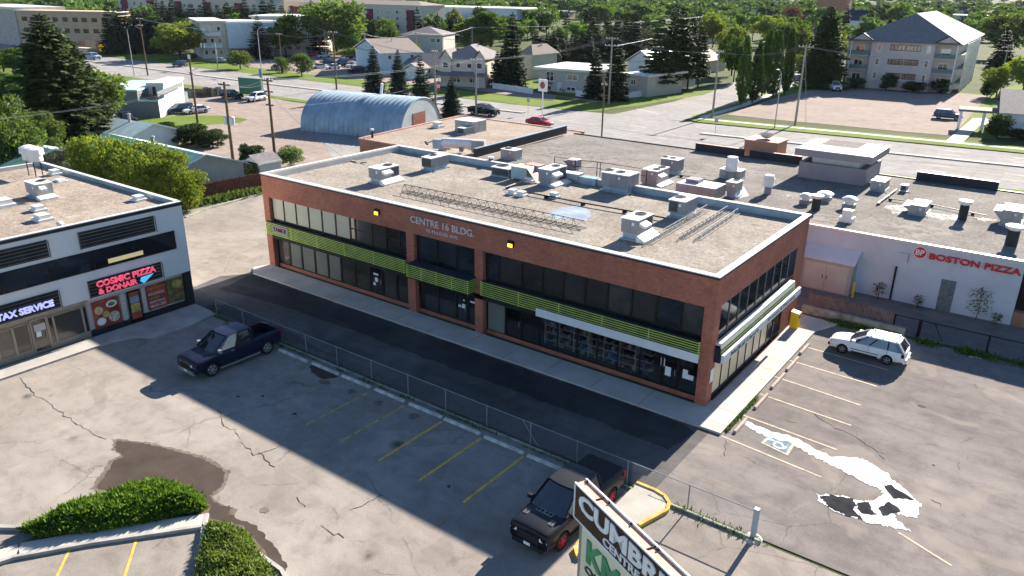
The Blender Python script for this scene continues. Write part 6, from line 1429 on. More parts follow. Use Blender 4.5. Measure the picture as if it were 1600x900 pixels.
# green-roofed houses behind the red fence
def gr_house(lab, c, rz, w, d, h, rh, wall, rl, rr_):
    o = E('house', lab, 'house', c, rz); MB().box(0, 0, 0, w, d, h, wall).build('wall', o); e = .35
    a = MB(); a.mesh([(-e, -e, h-.1), (w/2, -e, h+rh), (w/2, d+e, h+rh), (-e, d+e, h-.1)], [(0, 1, 2, 3)], rl); a.mesh([(w+e, -e, h-.1), (w/2, -e, h+rh), (w/2, d+e, h+rh), (w+e, d+e, h-.1)], [(0, 3, 2, 1)], rr_)
    a.mesh([(0, 0, h), (w, 0, h), (w/2, 0, h+rh-.1), (0, d, h), (w, d, h), (w/2, d, h+rh-.1)], [(0, 1, 2), (4, 3, 5)], wall); a.bar((-e, -e, h-.12), (w/2, -e, h+rh), .06, .16, 'cyan_trim'); a.bar((w+e, -e, h-.12), (w/2, -e, h+rh), .06, .16, 'cyan_trim'); rf = a.build('roof', o)
    q = MB(); q.cyl((w*.45, d*.45, h+rh*.8), (w*.45, d*.45, h+rh+.8), .18, .18, 10, 'steel'); q.lathe([(.28, h+rh+.8), (.28, h+rh+.95), (0, h+rh+1.05)], 10, 'steel', 'z', (w*.45, d*.45, 0)); q.build('flue', rf); return o
gr_house('low clapboard house with a teal and pale blue metal roof behind the red fence', (-61.2, 5.6, 0), R(90), 9.2, 20, 2.9, 1.5, 'clapboard', 'teal_roof', 'mint_roof')
house('garden_shed', 'small white shed with a dark grey roof behind the brick building corner', 'shed', None, None, 3.2, 2.0, 'siding_white', 'shingle_grey', .8, 'gable', loc=(-62.5, 17.8, 0), w=3.0, rz=R(90), ov=.2)
gr_house('distant low house with mint metal roof behind the olive shrubs', (-88, 16.5, 0), R(95), 7, 10, 2.4, 1.2, 'siding_white', 'mint_roof', 'mint_roof')
gr_house('long house with a dark teal roof ridge under the spruce trees', (-78, -2, 0), R(92), 9, 16, 2.6, 1.4, 'siding_grey', 'teal_roof', 'mint_roof')
# small white cafe with a rooftop patio
A_ = G(181, 184); B_ = G(252, 184); w_ = (B_-A_).length; o = E('cafe_building', 'small grey and white building with pale blue roof and rooftop patio', 'building', A_, math.atan2(B_.y-A_.y, B_.x-A_.x)-R(2))
a = MB(); a.box(-2, 0, 0, w_*.56, 14, 4.4, 'curtain'); a.box(w_*.56, 0, 0, w_, 14, 2.7, 'curtain'); a.box(w_*.57, 4.5, 2.7, w_*.92, 14, 4.9, 'siding_white'); a.mesh([(w_+.01, 0, 0), (w_+.01, 12, 0), (w_+.01, 12, 3.4), (w_+.01, 0, 2.9)], [(0, 1, 2, 3)], 'siding_white'); a.build('wall', o)
a = MB(); a.box(-2.3, -.2, 4.4, w_*.58, 14.2, 4.65, 'cyan_trim', 'mint_roof'); a.box(w_*.55, 4.2, 4.9, w_*.95, 14.2, 5.3, 'flashing_white'); a.box(w_*.56, -.15, 2.7, w_+.1, .05, 3.0, 'cyan_trim'); a.build('roof', o)
a = MB(); [a.cyl((w_*.6+k*.9, -.05, 3.0), (w_*.6+k*.9, -.05, 3.9), .03, .03, 5, 'black_metal') for k in range(6)]; a.bar((w_*.6, -.05, 3.9), (w_*.6+5*.9, -.05, 3.9), .05, .05, 'black_metal'); a.bar((w_, 0, 3.9), (w_, 12, 4.3), .05, .8, 'curtain'); a.build('railing', o)
a = MB(); a.box(w_*.7, 1, 2.7, w_*.7+1.6, 2, 3.6, 'black_metal'); tag(a.build('patio_grill', None), 'dark patio furniture on the cafe roof terrace', 'furniture').matrix_world = Matrix.Translation(A_) @ Matrix.Rotation(o.rotation_euler.z, 4, 'Z')
win(o, (w_*.66, 4.49, 2.8), U, .7, 1.9, 'paper', 'maroon', .05)
o = MB(); A_ = G(248, 183); [o.cyl(A_+Vector((-5.2, -1.2, 0)), A_+Vector((-5.2, -1.2, 1.4)), .6, .6, 12, 'black_plastic')]; tag(o.build('rubbish_bin'), 'dark rubbish bin against the cafe wall', 'bin')
o = MB(); P1, P2 = G(270, 152), G(345, 150); o.bar(P1+Vector((0, 0, .8)), P2+Vector((0, 0, .8)), .6, 1.6, 'goods'); 
for k in range(16): c = P1.lerp(P2, k/15); o.box(c.x-.4, c.y-.55-rnd.random()*.2, 0, c.x+.3, c.y+.1, rnd.uniform(.8, 1.9), rnd.choice(['goods', 'old_concrete', 'soil']))
tag(o.build('stone_wall'), 'rough stone retaining wall at the edge of the pink gravel yard', 'wall')

W3 = lambda xs, zs, w_, h_: [(x, z, w_, h_) for z in zs for x in xs]
o = house('apartment_block', 'three-storey tan brick block under construction at the far left, wrapped boards on its roof', 'building', (36, 74), (190, 78), 8, 12.0, 'apt_tan', 'osb', .3, 'flat', W3((.05, .13, .24, .36, .46, .56, .65, .75, .85, .95), (5.2, 8.8), 2.0, 1.4)+[(.56, 1.4, 2.2, 1.2), (.7, 1.6, 2.0, .7), (.93, .2, 1.6, 2.4)], fmt='window_glass')
o = house('apartment_block', 'long greyish wing of the construction block, white sheets on its roof', 'building', (-40, 62), (34, 73), 16, 12.2, 'apt_pale', 'flashing_white', .9, 'flat', W3((.42, .5, .68, .9), (1.6, 5.0, 8.6), .9, 1.6))
for (px, lb_, w_, h_, m_) in (((121, 76), 'left stack of orange wrapped material before the construction block', 7, 2.6, 'orange_wrap'), ((148, 77), 'right stack of orange wrapped material before the construction block', 7, 3.0, 'orange_wrap'), ((166, 80), 'yellow site container by the dark spruces', 3, 2.4, 'yellow_plastic'), ((128, 82), 'pale hoarding fence at the construction site', 12, 1.6, 'osb')):
    p = G(*px); a = MB(); a.box(-w_/2, -1.5, 0, w_/2, 1.5, h_*.75, m_); a.prism([(-w_/2+.3, -1.2), (w_/2-.3, -1.2), (w_/2-.3, 1.2), (-w_/2+.3, 1.2)], h_*.75, h_, m_); tag(a.build('site_stack', None, p, R(4)), lb_, 'building material')
# white slab flats by the signal
A_ = G(313, 92); B_ = G(352, 88)
o = house('apartment_block', 'white three-storey flats with balconies and a blank blue-grey end wall, near the traffic signal', 'building', (318, 92), (357, 91), 26, 10.5, 'siding_cream', 'hvac_top', .5, 'flat', W3((.08, .36, .66), (1.2, 4.6, 8.0), 1.1, 1.4))
w_ = o['wd']; a = MB(); a.box(w_+.3, -1.5, 3.0, w_+14.5, -.2, 10.4, 'siding_blue'); a.build('blank_wall', o); MB().box(w_, 0, 0, w_+14, 14, 10.2, 'siding_grey').build('wall', o); MB().box(w_-.3, -.4, 10.22, w_+16.5, 14.4, 10.8, 'flashing_white', 'hvac_top').build('roof', o)
for z in (3.2, 6.6): b_ = MB().box(0.3, -1.3, z, w_*.8, 0, z+.15, 'siding_white').box(.3, -1.3, z+.15, w_*.8, -1.24, z+1.1, 'siding_white').build('balcony', o)
win(o, (w_+1, -.01+.0, .3), U, 12, 2.4, 'flashing_dark', 'window_glass', .12, 5)
o = house('apartment_block', 'pale walk-up flats half hidden by the tall leafy tree', 'building', (398, 84), (492, 86), 18, 11.5, 'siding_cream', 'hvac_top', .5, 'flat', W3((.05, .2, .35, .55, .7, .86), (1.4, 4.8, 8.2), 1.6, 1.4))
w_ = o['wd']
for z in (3.2, 6.4): MB().box(w_*.82, -1.5, z, w_, 0, z+1.1, 'siding_cream').build('balcony', o)
# far row of maroon and white blocks
o = house('apartment_block', 'long white and maroon apartment block along the top edge', 'building', None, None, 16, 14, 'siding_cream', 'shingle_tan', 1.6, 'hip', W3([.02+.05*k for k in range(19)], (1.2, 4.4, 7.6, 10.2), 1.6, 1.5), loc=tuple(G(392, 47)), w=112, rz=R(3))
for k in range(5): MB().box(8+k*24, -.6, 0, 12+k*24, .05, 12.0, 'maroon').build('bay', o)
o = house('apartment_block', 'white and maroon apartment block beyond the dark spruce row at the left', 'building', None, None, 16, 15.5, 'siding_cream', 'shingle_tan', 1.5, 'hip', W3([.02+.055*k for k in range(17)], (4.4, 7.6, 11), 1.8, 1.6), loc=tuple(G(190, 42)), w=110, rz=R(2))
for k in range(5): MB().box(4+k*23, -.6, 0, 9+k*23, .05, 13.6, 'maroon').build('bay', o)
# school
o = house('school_building', 'long pale blue-grey school building with rooftop plant behind the houses', 'building', (596, 52), (740, 58), 30, 7.5, 'siding_blue', 'hvac_pale', .5, 'flat', W3([.16+.08*k for k in range(10)], (1.2, 4.4), 2.0, 1.3))
w_ = o['wd']; MB().box(w_*.28, 14, 7.5, w_*1.3, 40, 12, 'siding_blue').build('upper_storey', o); MB().box(w_*.27, 13.5, 12, w_*1.35, 41, 12.6, 'flashing_white', 'hvac_top').build('roof', o)
for k in range(7): MB().box(w_*(.12+k*.1), 3, 8, w_*(.12+k*.1)+4, 8, 9.8, ['hvac_pale', 'hvac_grey', 'green_sign'][k % 3]).build('roof_plant', o)
# houses between
house('house', 'pale blue two-storey house with a tan roof behind the crowded lot', 'house', (557, 106), (597, 118), 11, 5.6, 'siding_blue', 'shingle_tan', 2.8, 'gable', ridge='y', side=[(.15, 3.8, 1.2, 1.2), (.7, 3.8, 1.2, 1.2), (.4, .9, 1.6, 1.2)])
house('house', 'grey-green two-storey house with dark roof and white-trimmed gable', 'house', (628, 86), (692, 88), 14, 6.6, 'siding_grey', 'shingle_grey', 2.4, 'hip', [(.72, 4.2, 1.4, 1.5), (.86, 4.2, 1.2, 1.4), (.7, 1.2, 1.6, 1.2)])
house('house_wing', 'front gabled wing of the grey-green house', 'house', (664, 89), (691, 89), 6, 6.4, 'siding_grey', 'shingle_grey', 2.2, 'gable', [(.2, 4.1, 1.2, 1.4), (.65, 4.1, 1.0, 1.2), (.2, 1.0, 1.5, 1.2)], ridge='y') if False else None
house('bungalow', 'low bungalow with a dark shingle roof left of the beige fourplex', 'house', (634, 118), (690, 121), 12, 2.9, 'siding_cream', 'shingle_grey', 2.4, 'gable', [(.55, .9, 1.6, 1.1), (.8, .9, 1.2, 1.1)])
house('garage', 'small mint gabled garage in front of the dark-roofed bungalow', 'garage', (634, 124), (655, 125), 6, 2.6, 'mint_roof', 'shingle_tan', 1.3, 'gable', ridge='y')
o = house('fourplex', 'beige two-storey fourplex with a long hip roof and dark porch roof', 'house', (690, 134), (759, 137), 15, 6.2, 'siding_cream', 'shingle_grey', 2.7, 'hip', [(.08, 4.1, 1.5, 1.3), (.33, 4.1, 1.2, 1.3), (.58, 4.1, 1.2, 1.1), (.82, 4.1, 1.4, 1.2), (.25, .9, 2.0, 1.5), (.62, .9, 1.9, 1.5)], side=[(.3, 4.1, 1.2, 1.2), (.6, 4.1, 1.2, 1.2)], doorx=.08)
w_ = o['wd']; MB().mesh([(-.6, -2.4, 2.7), (w_+.4, -2.4, 2.7), (w_+.4, .0, 3.4), (-.6, 0, 3.4), (-.6, -2.4, 2.55), (w_+.4, -2.4, 2.55)], [(0, 1, 2, 3), (4, 5, 1, 0)], 'shingle_grey').build('porch_roof', o)
for x in (.05, w_-1.2): MB().box(x, -2.2, 0, x+.15, -2.05, 2.6, 'paper').build('porch_post', o)
for k, (x0, x1) in enumerate(((.0, .24), (.76, 1.0))):
    a = MB(); xa, xb = x0*w_-.3, x1*w_+.3; a.mesh([(xa, -.9, 6.1), ((xa+xb)/2, -.9, 8.2), ((xa+xb)/2, 6, 8.2), (xa, 6, 6.1), (xb, -.9, 6.1), (xb, 6, 6.1)], [(0, 1, 2, 3), (4, 5, 2, 1)], 'shingle_grey'); a.mesh([(xa+.2, -.6, 6.0), (xb-.2, -.6, 6.0), ((xa+xb)/2, -.6, 7.9)], [(0, 1, 2)], 'siding_cream'); a.box(xa+.3, -.6, 0, xb-.3, .0, 6.1, 'siding_cream'); a.build('gable_bay', o)
    win(o, ((xa+xb)/2-.7, -.61, 4.1), U, 1.4, 1.3, 'paper', 'window_glass', .12)
house('house', 'beige house end with pale roof right of the large dark spruce', 'house', (812, 122), (831, 124), 10, 6.0, 'siding_grey', 'shingle_tan', 2.2, 'hip')
o = house('bungalow', 'grey split-level bungalow with a flat white roof behind the white fence', 'house', (842, 141), (926, 148), 14, 4.6, 'siding_grey', 'hvac_top', .5, 'flat', [(.13, 2.2, 2.0, 2.0), (.52, 2.6, 2.6, 1.3), (.85, 2.6, 2.4, 1.3), (.52, .4, 2.2, .9)], ov=1.0, doorx=.35)
w_ = o['wd']; b_ = MB(); b_.box(-.5, -2.0, 1.7, 3.5, 0, 1.9, 'curtain'); [b_.box(-.5+k*.3, -2.0, 1.9, -.42+k*.3, -1.95, 2.8, 'black_metal') for k in range(14)]; b_.build('balcony', o)
house('bungalow', 'second half of the flat-roofed bungalow, right of the two spruces', 'house', (978, 148), (1010, 152), 13, 4.2, 'siding_grey', 'hvac_top', .4, 'flat', [(.2, 2.2, 1.4, 1.2)], ov=.8)
house('bungalow', 'pale bungalow with a low tan roof behind the four tall spruces', 'house', (1088, 117), (1132, 110), 12, 3.4, 'siding_cream', 'shingle_pale', 2.4, 'gable', [(.25, 1.2, 1.4, 1.2)])
house('house', 'white house with a silver-blue roof behind the bungalows', 'house', (980, 118), (1020, 122), 12, 4.0, 'siding_white', 'mint_roof', 2.6, 'gable', ridge='y')
# white fences of the bungalow
def wfence(pts, h, lab, mat='siding_white'):
    o = E('garden_fence', lab, 'fence'); P_ = [G(*p) for p in pts]; a = MB(); b_ = MB()
    for p, q in zip(P_, P_[1:]):
        a.bar(p+Vector((0, 0, h/2)), q+Vector((0, 0, h/2)), .06, h, mat); n = max(1, int((q-p).length/2.4))
        for k in range(n+1): c = p.lerp(q, k/n); b_.box(c.x-.08, c.y-.08, 0, c.x+.08, c.y+.08, h+.15, mat)
    a.build('panel', o); b_.build('post', o)
wfence([(900, 150), (948, 157), (1010, 150)], 1.2, 'low white fence in front of the grey bungalow')
wfence([(1010, 150), (1085, 134)], 2.0, 'tall white fence along the side street')
wfence([(770, 138), (832, 147)], 1.2, 'low white fence left of the bungalow driveway')
# big grey apartment building
A_ = Vector((-31.9, 167.3, 0)); w_ = 13.2; rz = R(3); ap = E('apartment_building', 'four-storey pinkish grey apartment building with balconies and a wide hip roof', 'building', A_, rz); H4 = 10.6; D4 = 62
a = MB(); a.box(0, 0, 0, w_, D4, H4, 'apt_grey'); a.box(-5.6, 1.6, 0, 0, 14, H4, 'apt_grey'); a.box(w_, 1.6, 0, w_+4.6, D4-4, H4, 'apt_grey'); a.build('wall', ap)
e = .6; zt = H4+6.2; a = MB(); xa, xb = -6.4, w_+5.6; v = [(xa, -.7, H4), (xb, -.7, H4), (xb, D4+e, H4), (xa, D4+e, H4), (w_*.5, 12, zt), (w_*.5, D4-12, zt)]
a.mesh(v, [(0, 1, 4), (1, 2, 5, 4), (2, 3, 5), (3, 0, 4, 5)], 'shingle_grey'); 
for x0, x1 in ((-5.2, .3), (w_-.3, w_+5.2)):
    xm = (x0+x1)/2; a.mesh([(x0-.3, -.2, H4-.1), (xm, -.2, H4+1.8), (xm, 8, H4+1.8), (x0-.3, 8, H4-.1), (x1+.3, -.2, H4-.1), (x1+.3, 8, H4-.1)], [(0, 1, 2, 3), (4, 5, 2, 1)], 'shingle_grey'); a.mesh([(x0, .05, H4-.1), (x1, .05, H4-.1), (xm, .05, H4+1.6)], [(0, 1, 2)], 'apt_grey'); a.bar((x0-.3, -.2, H4-.1), (xm, -.2, H4+1.8), .06, .2, 'bronze_frame'); a.bar((x1+.3, -.2, H4-.1), (xm, -.2, H4+1.8), .06, .2, 'bronze_frame')
rf = a.build('roof', ap); q = MB(); [q.box(w_*x_-.2, y_-.2, z_, w_*x_+.2, y_+.2, z_+.9, 'steel') for x_, y_, z_ in ((.2, 5, H4+1.4), (.4, 6, H4+1.8), (.5, 9, H4+3), (.62, 7, H4+2.2), (.78, 4.5, H4+1.2), (.35, 9, H4+2.9), (.6, 11, H4+3.8))]; q.build('roof_vent', rf)
for k in range(3):
    z = 1.1+k*3.15+.5
    for x, ww in ((.30, 3.2), (.56, 3.0)): win(ap, (x*w_, -.01, z+.9), U, ww, 1.3, 'bronze_frame', 'window_brown', .1, 4)
    for x in (.09, .88): win(ap, (x*w_, -.01, z+.6), U, .9, 1.6, 'paper', 'window_glass', .12)
    for s, x0 in ((0, -5.0), (1, w_)):
        z1_ = .9+k*3.2
        b_ = MB(); b_.box(x0, 0, z1_, x0+4.6, 1.6, z1_+.18, 'apt_grey'); bb_ = b_.build('balcony', ap)
        g = MB(); g.box(x0, -.02, z1_+.18, x0+4.6, .03, z1_+1.15, 'teal_metal'); g.build('railing', bb_); win(ap, (x0+1.2, 1.59, z1_+.2), U, 2.0, 2.1, 'paper', 'window_glass', .1, 2)
        if s: 
            for y0 in range(8): b2 = MB(); b2.box(w_+4.6, 1.5+y0*5.4, z1_, w_+6.0, 4.6+y0*5.4, z1_+1.15, 'siding_cream' if y0 == 0 else 'curtain'); b2.build('balcony', ap)
a = MB(); 
for x in (-4.6, 0, w_, w_+4.6): a.box(x-.1, -.05, 0, x+.1, .15, H4, 'apt_grey' if x in (0, w_) else 'paper')
a.build('corner_trim', ap)
for k in range(6): MB().box(w_+6.0, 5+k*6.2, 0, w_+6.4, 5.4+k*6.2, H4+.1, 'hvac_top').build('column', ap)
# church hall at the right edge
P1 = G(1560, 214); o = house('church_hall', 'white hall with a grey shingle roof and entrance canopy at the right edge', 'building', None, None, 18, 4.0, 'siding_white', 'shingle_grey', 2.6, 'gable', loc=tuple(P1), w=30, rz=R(8), ov=.7)
a = MB(); a.box(-6.2, 4.5, 3.0, -.4, 9.6, 3.35, 'shingle_grey'); a.build('canopy', o); a = MB(); [a.box(x, y, 0, x+.45, y+.45, 3.0, 'paper') for x in (-6.0, -2.6) for y in (4.8,)]; a.build('canopy_post', o)
a = MB(); a.box(3.0, -1.2, 2.3, 6.0, 0, 2.5, 'black_metal'); a.build('awning', o)
# rust brick tower block and other far buildings
def farb(px, w_, d_, h, wall, roof, lab, nm='building', st='flat', rh=.5, wn=True, cat='building'):
    return house(nm, lab, cat, None, None, d_, h, wall, roof, rh, st, W3([.1+.2*k for k in range(5)], [1.2+3.2*k for k in range(int(h//3.4))], w_*.08, 1.3) if wn else (), loc=tuple(G(*px)), w=w_, rz=R(rnd.uniform(0, 6)))
farb((1272, 45), 17, 14, 19, 'tan_brick', 'roof_gravel_grey', 'tall dark red brick block among the far trees', wn=False)
farb((1316, 62), 8, 9, 9, 'siding_white', 'shingle_navy', 'white house with a steep navy roof left of the grey apartment building', 'house', 'gable', 4.5, cat='house')
farb((1325, 22), 46, 20, 7, 'siding_cream', 'flashing_white', 'long low white-roofed building above the grey apartment roof')
farb((1483, 32), 20, 14, 6, 'siding_white', 'shingle_navy', 'white house with a navy roof beyond the grey apartment roof', 'house', 'gable', 5, cat='house')
farb((1486, 42), 34, 14, 7.5, 'siding_cream', 'flashing_white', 'cream flat-roofed flats beyond the grey apartment building')
farb((848, 10), 26, 14, 8, 'siding_cream', 'shingle_grey', 'grey and cream house among the far trees near the top edge', 'house', 'gable', 4, cat='house')
farb((886, 9), 60, 24, 8, 'siding_blue', 'flashing_white', 'pale industrial roof at the top edge above the conifers')
farb((1064, 36), 11, 10, 6, 'siding_white', 'shingle_pale', 'white gabled house behind the tallest of the four spruces', 'house', 'gable', 4.5, cat='house')
farb((1146, 40), 12, 10, 6, 'siding_white', 'shingle_pale', 'white gabled house behind the yellow-topped trees', 'house', 'gable', 4.5, cat='house')
farb((1180, 33), 14, 10, 6, 'siding_white', 'shingle_pale', 'pale house with a long white roof edge above the poplars', 'house', 'gable', 4, cat='house')
farb((1095, 66), 16, 10, 3.2, 'siding_cream', 'shingle_pale', 'low cream bungalow roof left of the round yellow trees', 'house', 'hip', 2, cat='house')
farb((1210, 15), 60, 30, 7, 'siding_white', 'flashing_white', 'white industrial roof at the top edge above the reddish tree')
farb((1170, 6), 40, 20, 8, 'siding_white', 'flashing_white', 'small white roof at the very top edge')
farb((832, 28), 30, 14, 5, 'siding_cream', 'hvac_top', 'cream low building between the light green trees')
farb((802, 26), 18, 14, 6, 'siding_white', 'flashing_white', 'white roof right of the school trees')
farb((955, 60), 12, 10, 4, 'siding_grey', 'shingle_tan', 'small tan-roofed house behind the flat-roofed bungalow', 'house', 'gable', 2.5, cat='house')
farb((1440, 22), 30, 14, 5, 'siding_blue', 'hvac_top', 'pale blue low building above the apartment roof ridge')
farb((445, 3), 60, 14, 8, 'siding_cream', 'shingle_tan', 'tan roofed block at the top edge', st='hip', rh=3)
farb((1590, 33), 30, 14, 6, 'siding_white', 'flashing_white', 'white low building beyond the round tree at the right')
# ================================================================ TREES
def blade_mesh(name, items, mat):
    """items: (point, direction, side, length, width) -> pointed five-sided leaves / sprays"""
    fv = []; ff = []
    for p, d, s, L_, w_ in items:
        i = len(fv); fv += [p-s*w_*.3, p+d*L_*.4-s*w_, p+d*L_, p+d*L_*.5+s*w_, p+s*w_*.3]; ff.append((i, i+1, i+2, i+3, i+4))
    me = bpy.data.meshes.new(name); me.from_pydata(fv, [], ff); me.materials.append(M[mat]); me.update(); return me
def trunk_mesh(H, r_, limbs, mat='bark', seed=0):
    r3 = random.Random(seed); a = MB(); pr = Vector((0, 0, -.1)); n = 6
    for k in range(1, n+1):
        q = Vector((r3.uniform(-.12, .12), r3.uniform(-.12, .12), H*k/n)); a.cyl(pr, q, r_*(1.15-(k-1)/n*.95), r_*(1.15-k/n*.95), 8, mat, False); pr = q
    for (z0, q) in limbs:
        q = Vector(q); m_ = Vector((q.x*.5, q.y*.5, z0+(q.z-z0)*.6)); a.cyl((0, 0, z0), m_, r_*.45, r_*.28, 6, mat, False); a.cyl(m_, q, r_*.28, r_*.08, 5, mat, False)
    o = a.build('trunk_proto'); me = o.data; bpy.data.objects.remove(o); return me
def leafy(seed, n, sz, mat, H=10, Wd=8, base=.22, lobes=26, shell=.45, flat=1.0, lr=.85):
    r3 = random.Random(seed); L = []
    zc = H*(base+1)/2; rz = H*(1-base)/2; rx = Wd/2
    for k in range(lobes):
        u = r3.uniform(-.85, .92); az = r3.uniform(0, 6.283)+k*2.4; rr = math.sqrt(1-u*u)*r3.uniform(.5, .9)
        L.append((Vector((math.cos(az)*rr*rx, math.sin(az)*rr*rx, zc+u*rz*.74*flat)), r3.uniform(.20, .42)*min(rx, rz)*1.15*lr))
    L.append((Vector((0, 0, zc)), rx*.45))
    it = []; tw = sum(l[1]**2 for l in L); pool = []
    for c, r_ in L: pool += [(c, r_)]*max(1, int(n*r_*r_/tw))
    for c, r_ in pool:
        d = Vector((r3.gauss(0, 1), r3.gauss(0, 1), r3.gauss(0, 1)+.15)).normalized(); rad = r_*(shell+(1.12-shell)*r3.random()**.6)
        p = c+Vector((d.x*rad, d.y*rad, d.z*rad*.85)); dd = (d+Vector((r3.gauss(0, .7), r3.gauss(0, .7), r3.gauss(0, .7)-.2))).normalized()
        s = dd.cross(Vector((r3.gauss(0, 1), r3.gauss(0, 1), r3.gauss(0, 1)))).normalized(); k = sz*r3.uniform(.6, 1.4); it.append((p, dd, s, k, k*.32))
    return blade_mesh('crown', it, mat), trunk_mesh(H*.8, .03*H*.6, [(H*r3.uniform(.2, .45), c*.92) for c, r_ in L[:9]], seed=seed)
def conifer(seed, H=12, Wd=5, mat='needle_dark', lv=26, sz=.55, base=.05, dens=1.35, skirt=.9):
    r3 = random.Random(seed); it = []; st = MB(); pr = (0, 0, -.1)
    for k in range(5): q = (0, 0, H*.97*(k+1)/5); st.cyl(pr, q, .016*H*(1-k/5.3), .016*H*(1-(k+1)/5.3), 7, 'bark', False); pr = q
    for l in range(lv):
        t = (l+.5*r3.random())/lv; z = H*(base+(1-base)*t); R_ = Wd/2*((1-t)**skirt)*r3.uniform(.78, 1.1)+.12
        nb = max(6, int((8+12*(1-t))*dens)); a0 = r3.uniform(0, 6.28)
        for b_ in range(nb):
            az = a0+6.283*b_/nb+r3.uniform(-.25, .25); rb = R_*r3.uniform(.72, 1.12); out = Vector((math.cos(az), math.sin(az), 0)); dr = -.32+.55*t
            if l % 4 == 0 and b_ % 4 == 0: st.cyl((0, 0, z), Vector((0, 0, z))+out*rb*.8+Vector((0, 0, dr*rb*.8)), .03, .012, 4, 'bark', False)
            m_ = max(3, int(rb/(sz*.42)*dens))
            for k in range(m_):
                f = .22+.8*(k+r3.random())/m_; p = Vector((0, 0, z))+out*rb*f+Vector((0, 0, dr*rb*f+.10*rb*f*f))
                for s_ in (-1, 1):
                    side = Vector((-out.y, out.x, 0))*s_; d = (out*r3.uniform(.5, 1.0)+side*r3.uniform(.35, 1.0)+Vector((0, 0, r3.uniform(-.75, .1)))).normalized()
                    L_ = sz*r3.uniform(.6, 1.25)*(1.15-.35*f)*(1 if t < .85 else .7); it.append((p, d, d.cross(Vector((r3.gauss(0, .5), r3.gauss(0, .5), 1))).normalized(), L_, L_*.36))
    for k in range(14): az = k*2.4; it.append((Vector((0, 0, H*(.94+.004*k))), Vector((math.cos(az)*.35, math.sin(az)*.35, 1)).normalized(), Vector((-math.sin(az), math.cos(az), 0)), sz*.6, sz*.12))
    o = st.build('trunk_proto'); tm = o.data; bpy.data.objects.remove(o); return blade_mesh('crown', it, mat), tm
def poplar(seed, H=12, Wd=3, mat='poplar_leaf', n=3800, sz=.35):
    r3 = random.Random(seed); it = []; lob = [(Vector((r3.gauss(0, .22)*Wd/2, r3.gauss(0, .22)*Wd/2, 0)), H*r3.uniform(.82, 1.0)) for _ in range(5)]
    for _ in range(n):
        c, h_ = r3.choice(lob); t = r3.random(); z = H*.04+h_*.96*t; R_ = Wd/2*.78*(min(1, t*3.5+.12)*(1-max(0, t-.35)/.68)**.75)
        az = r3.uniform(0, 6.28); rr = R_*(.55+.5*r3.random()); p = c+Vector((math.cos(az)*rr, math.sin(az)*rr, z)); d = Vector((math.cos(az)*.45+r3.gauss(0, .25), math.sin(az)*.45+r3.gauss(0, .25), 1)).normalized()
        s = d.cross(Vector((r3.gauss(0, 1), r3.gauss(0, 1), .2))).normalized(); k = sz*r3.uniform(.6, 1.5); it.append((p, d, s, k, k*.28))
    return blade_mesh('crown', it, mat), trunk_mesh(H*.9, .16, [(1, (0, .2, 4))], seed=seed)
PROTO = {}
def proto(key):
    if key in PROTO: return PROTO[key]
    kind, v = key.rsplit('_', 1); v = int(v)
    mk = {
     'green': lambda: leafy(11+v, 4200, .55, 'leaf_green'), 'light': lambda: leafy(21+v, 4200, .5, 'leaf_light'), 'yellow': lambda: leafy(31+v, 4200, .5, 'leaf_yellow'),
     'dark': lambda: leafy(41+v, 4200, .5, 'leaf_dark', base=.02), 'red': lambda: leafy(51+v, 2600, .5, 'leaf_red'), 'bare': lambda: leafy(56+v, 500, .4, 'leaf_grey'),
     'big': lambda: leafy(61+v, 14000, .30, 'leaf_autumn', H=10, Wd=9, base=.02, lobes=46, lr=.72), 'biggreen': lambda: leafy(71+v, 14000, .30, 'leaf_light', base=.04, lobes=46, lr=.72), 'grey': lambda: leafy(81+v, 7000, .3, 'leaf_grey', base=.0, lobes=26),
     'bush': lambda: leafy(91+v, 4500, .45, 'leaf_light', base=-.05, lobes=22), 'olive': lambda: leafy(96+v, 9000, .4, 'leaf_dark', base=-.05, lobes=26),
     'spruce': lambda: conifer(101+v), 'blue': lambda: conifer(111+v, Wd=6.2, mat='needle_blue', sz=.5, lv=24), 'bigspruce': lambda: conifer(121+v, H=16, Wd=9.5, mat='needle_olive', lv=40, sz=.6, dens=1.5, skirt=.62, base=.08), 'pine': lambda: conifer(131+v, Wd=5.5, mat='needle_olive', lv=20, sz=.6, base=.22, skirt=.7),
     'poplar': lambda: poplar(141+v), 'farleaf': lambda: leafy(151+v, 900, 1.0, 'far_leaf', lobes=14), 'farspruce': lambda: conifer(161+v, lv=13, sz=1.1, dens=.55, mat='needle_blue'),
     'nearspruce': lambda: conifer(171+v, H=12, Wd=5.4, mat='needle_blue', lv=34, sz=.38, dens=1.35),
    }[kind]
    PROTO[key] = mk(); return PROTO[key]
DIM = {'bigspruce': (16, 9.5), 'spruce': (12, 5), 'farspruce': (12, 5), 'blue': (12, 6.2), 'nearspruce': (12, 5.4), 'pine': (12, 5.5), 'poplar': (12, 3), 'big': (10, 9)}
NM = {'green': 'leafy_tree', 'light': 'leafy_tree', 'yellow': 'leafy_tree', 'dark': 'shrub', 'red': 'leafy_tree', 'bare': 'bare_tree', 'big': 'leafy_tree', 'biggreen': 'leafy_tree', 'grey': 'shrub', 'bush': 'bush', 'olive': 'shrub', 'spruce': 'spruce_tree', 'blue': 'spruce_tree', 'nearspruce': 'spruce_tree', 'bigspruce': 'spruce_tree', 'pine': 'pine_tree', 'poplar': 'poplar_tree', 'farleaf': 'leafy_tree', 'farspruce': 'spruce_tree'}
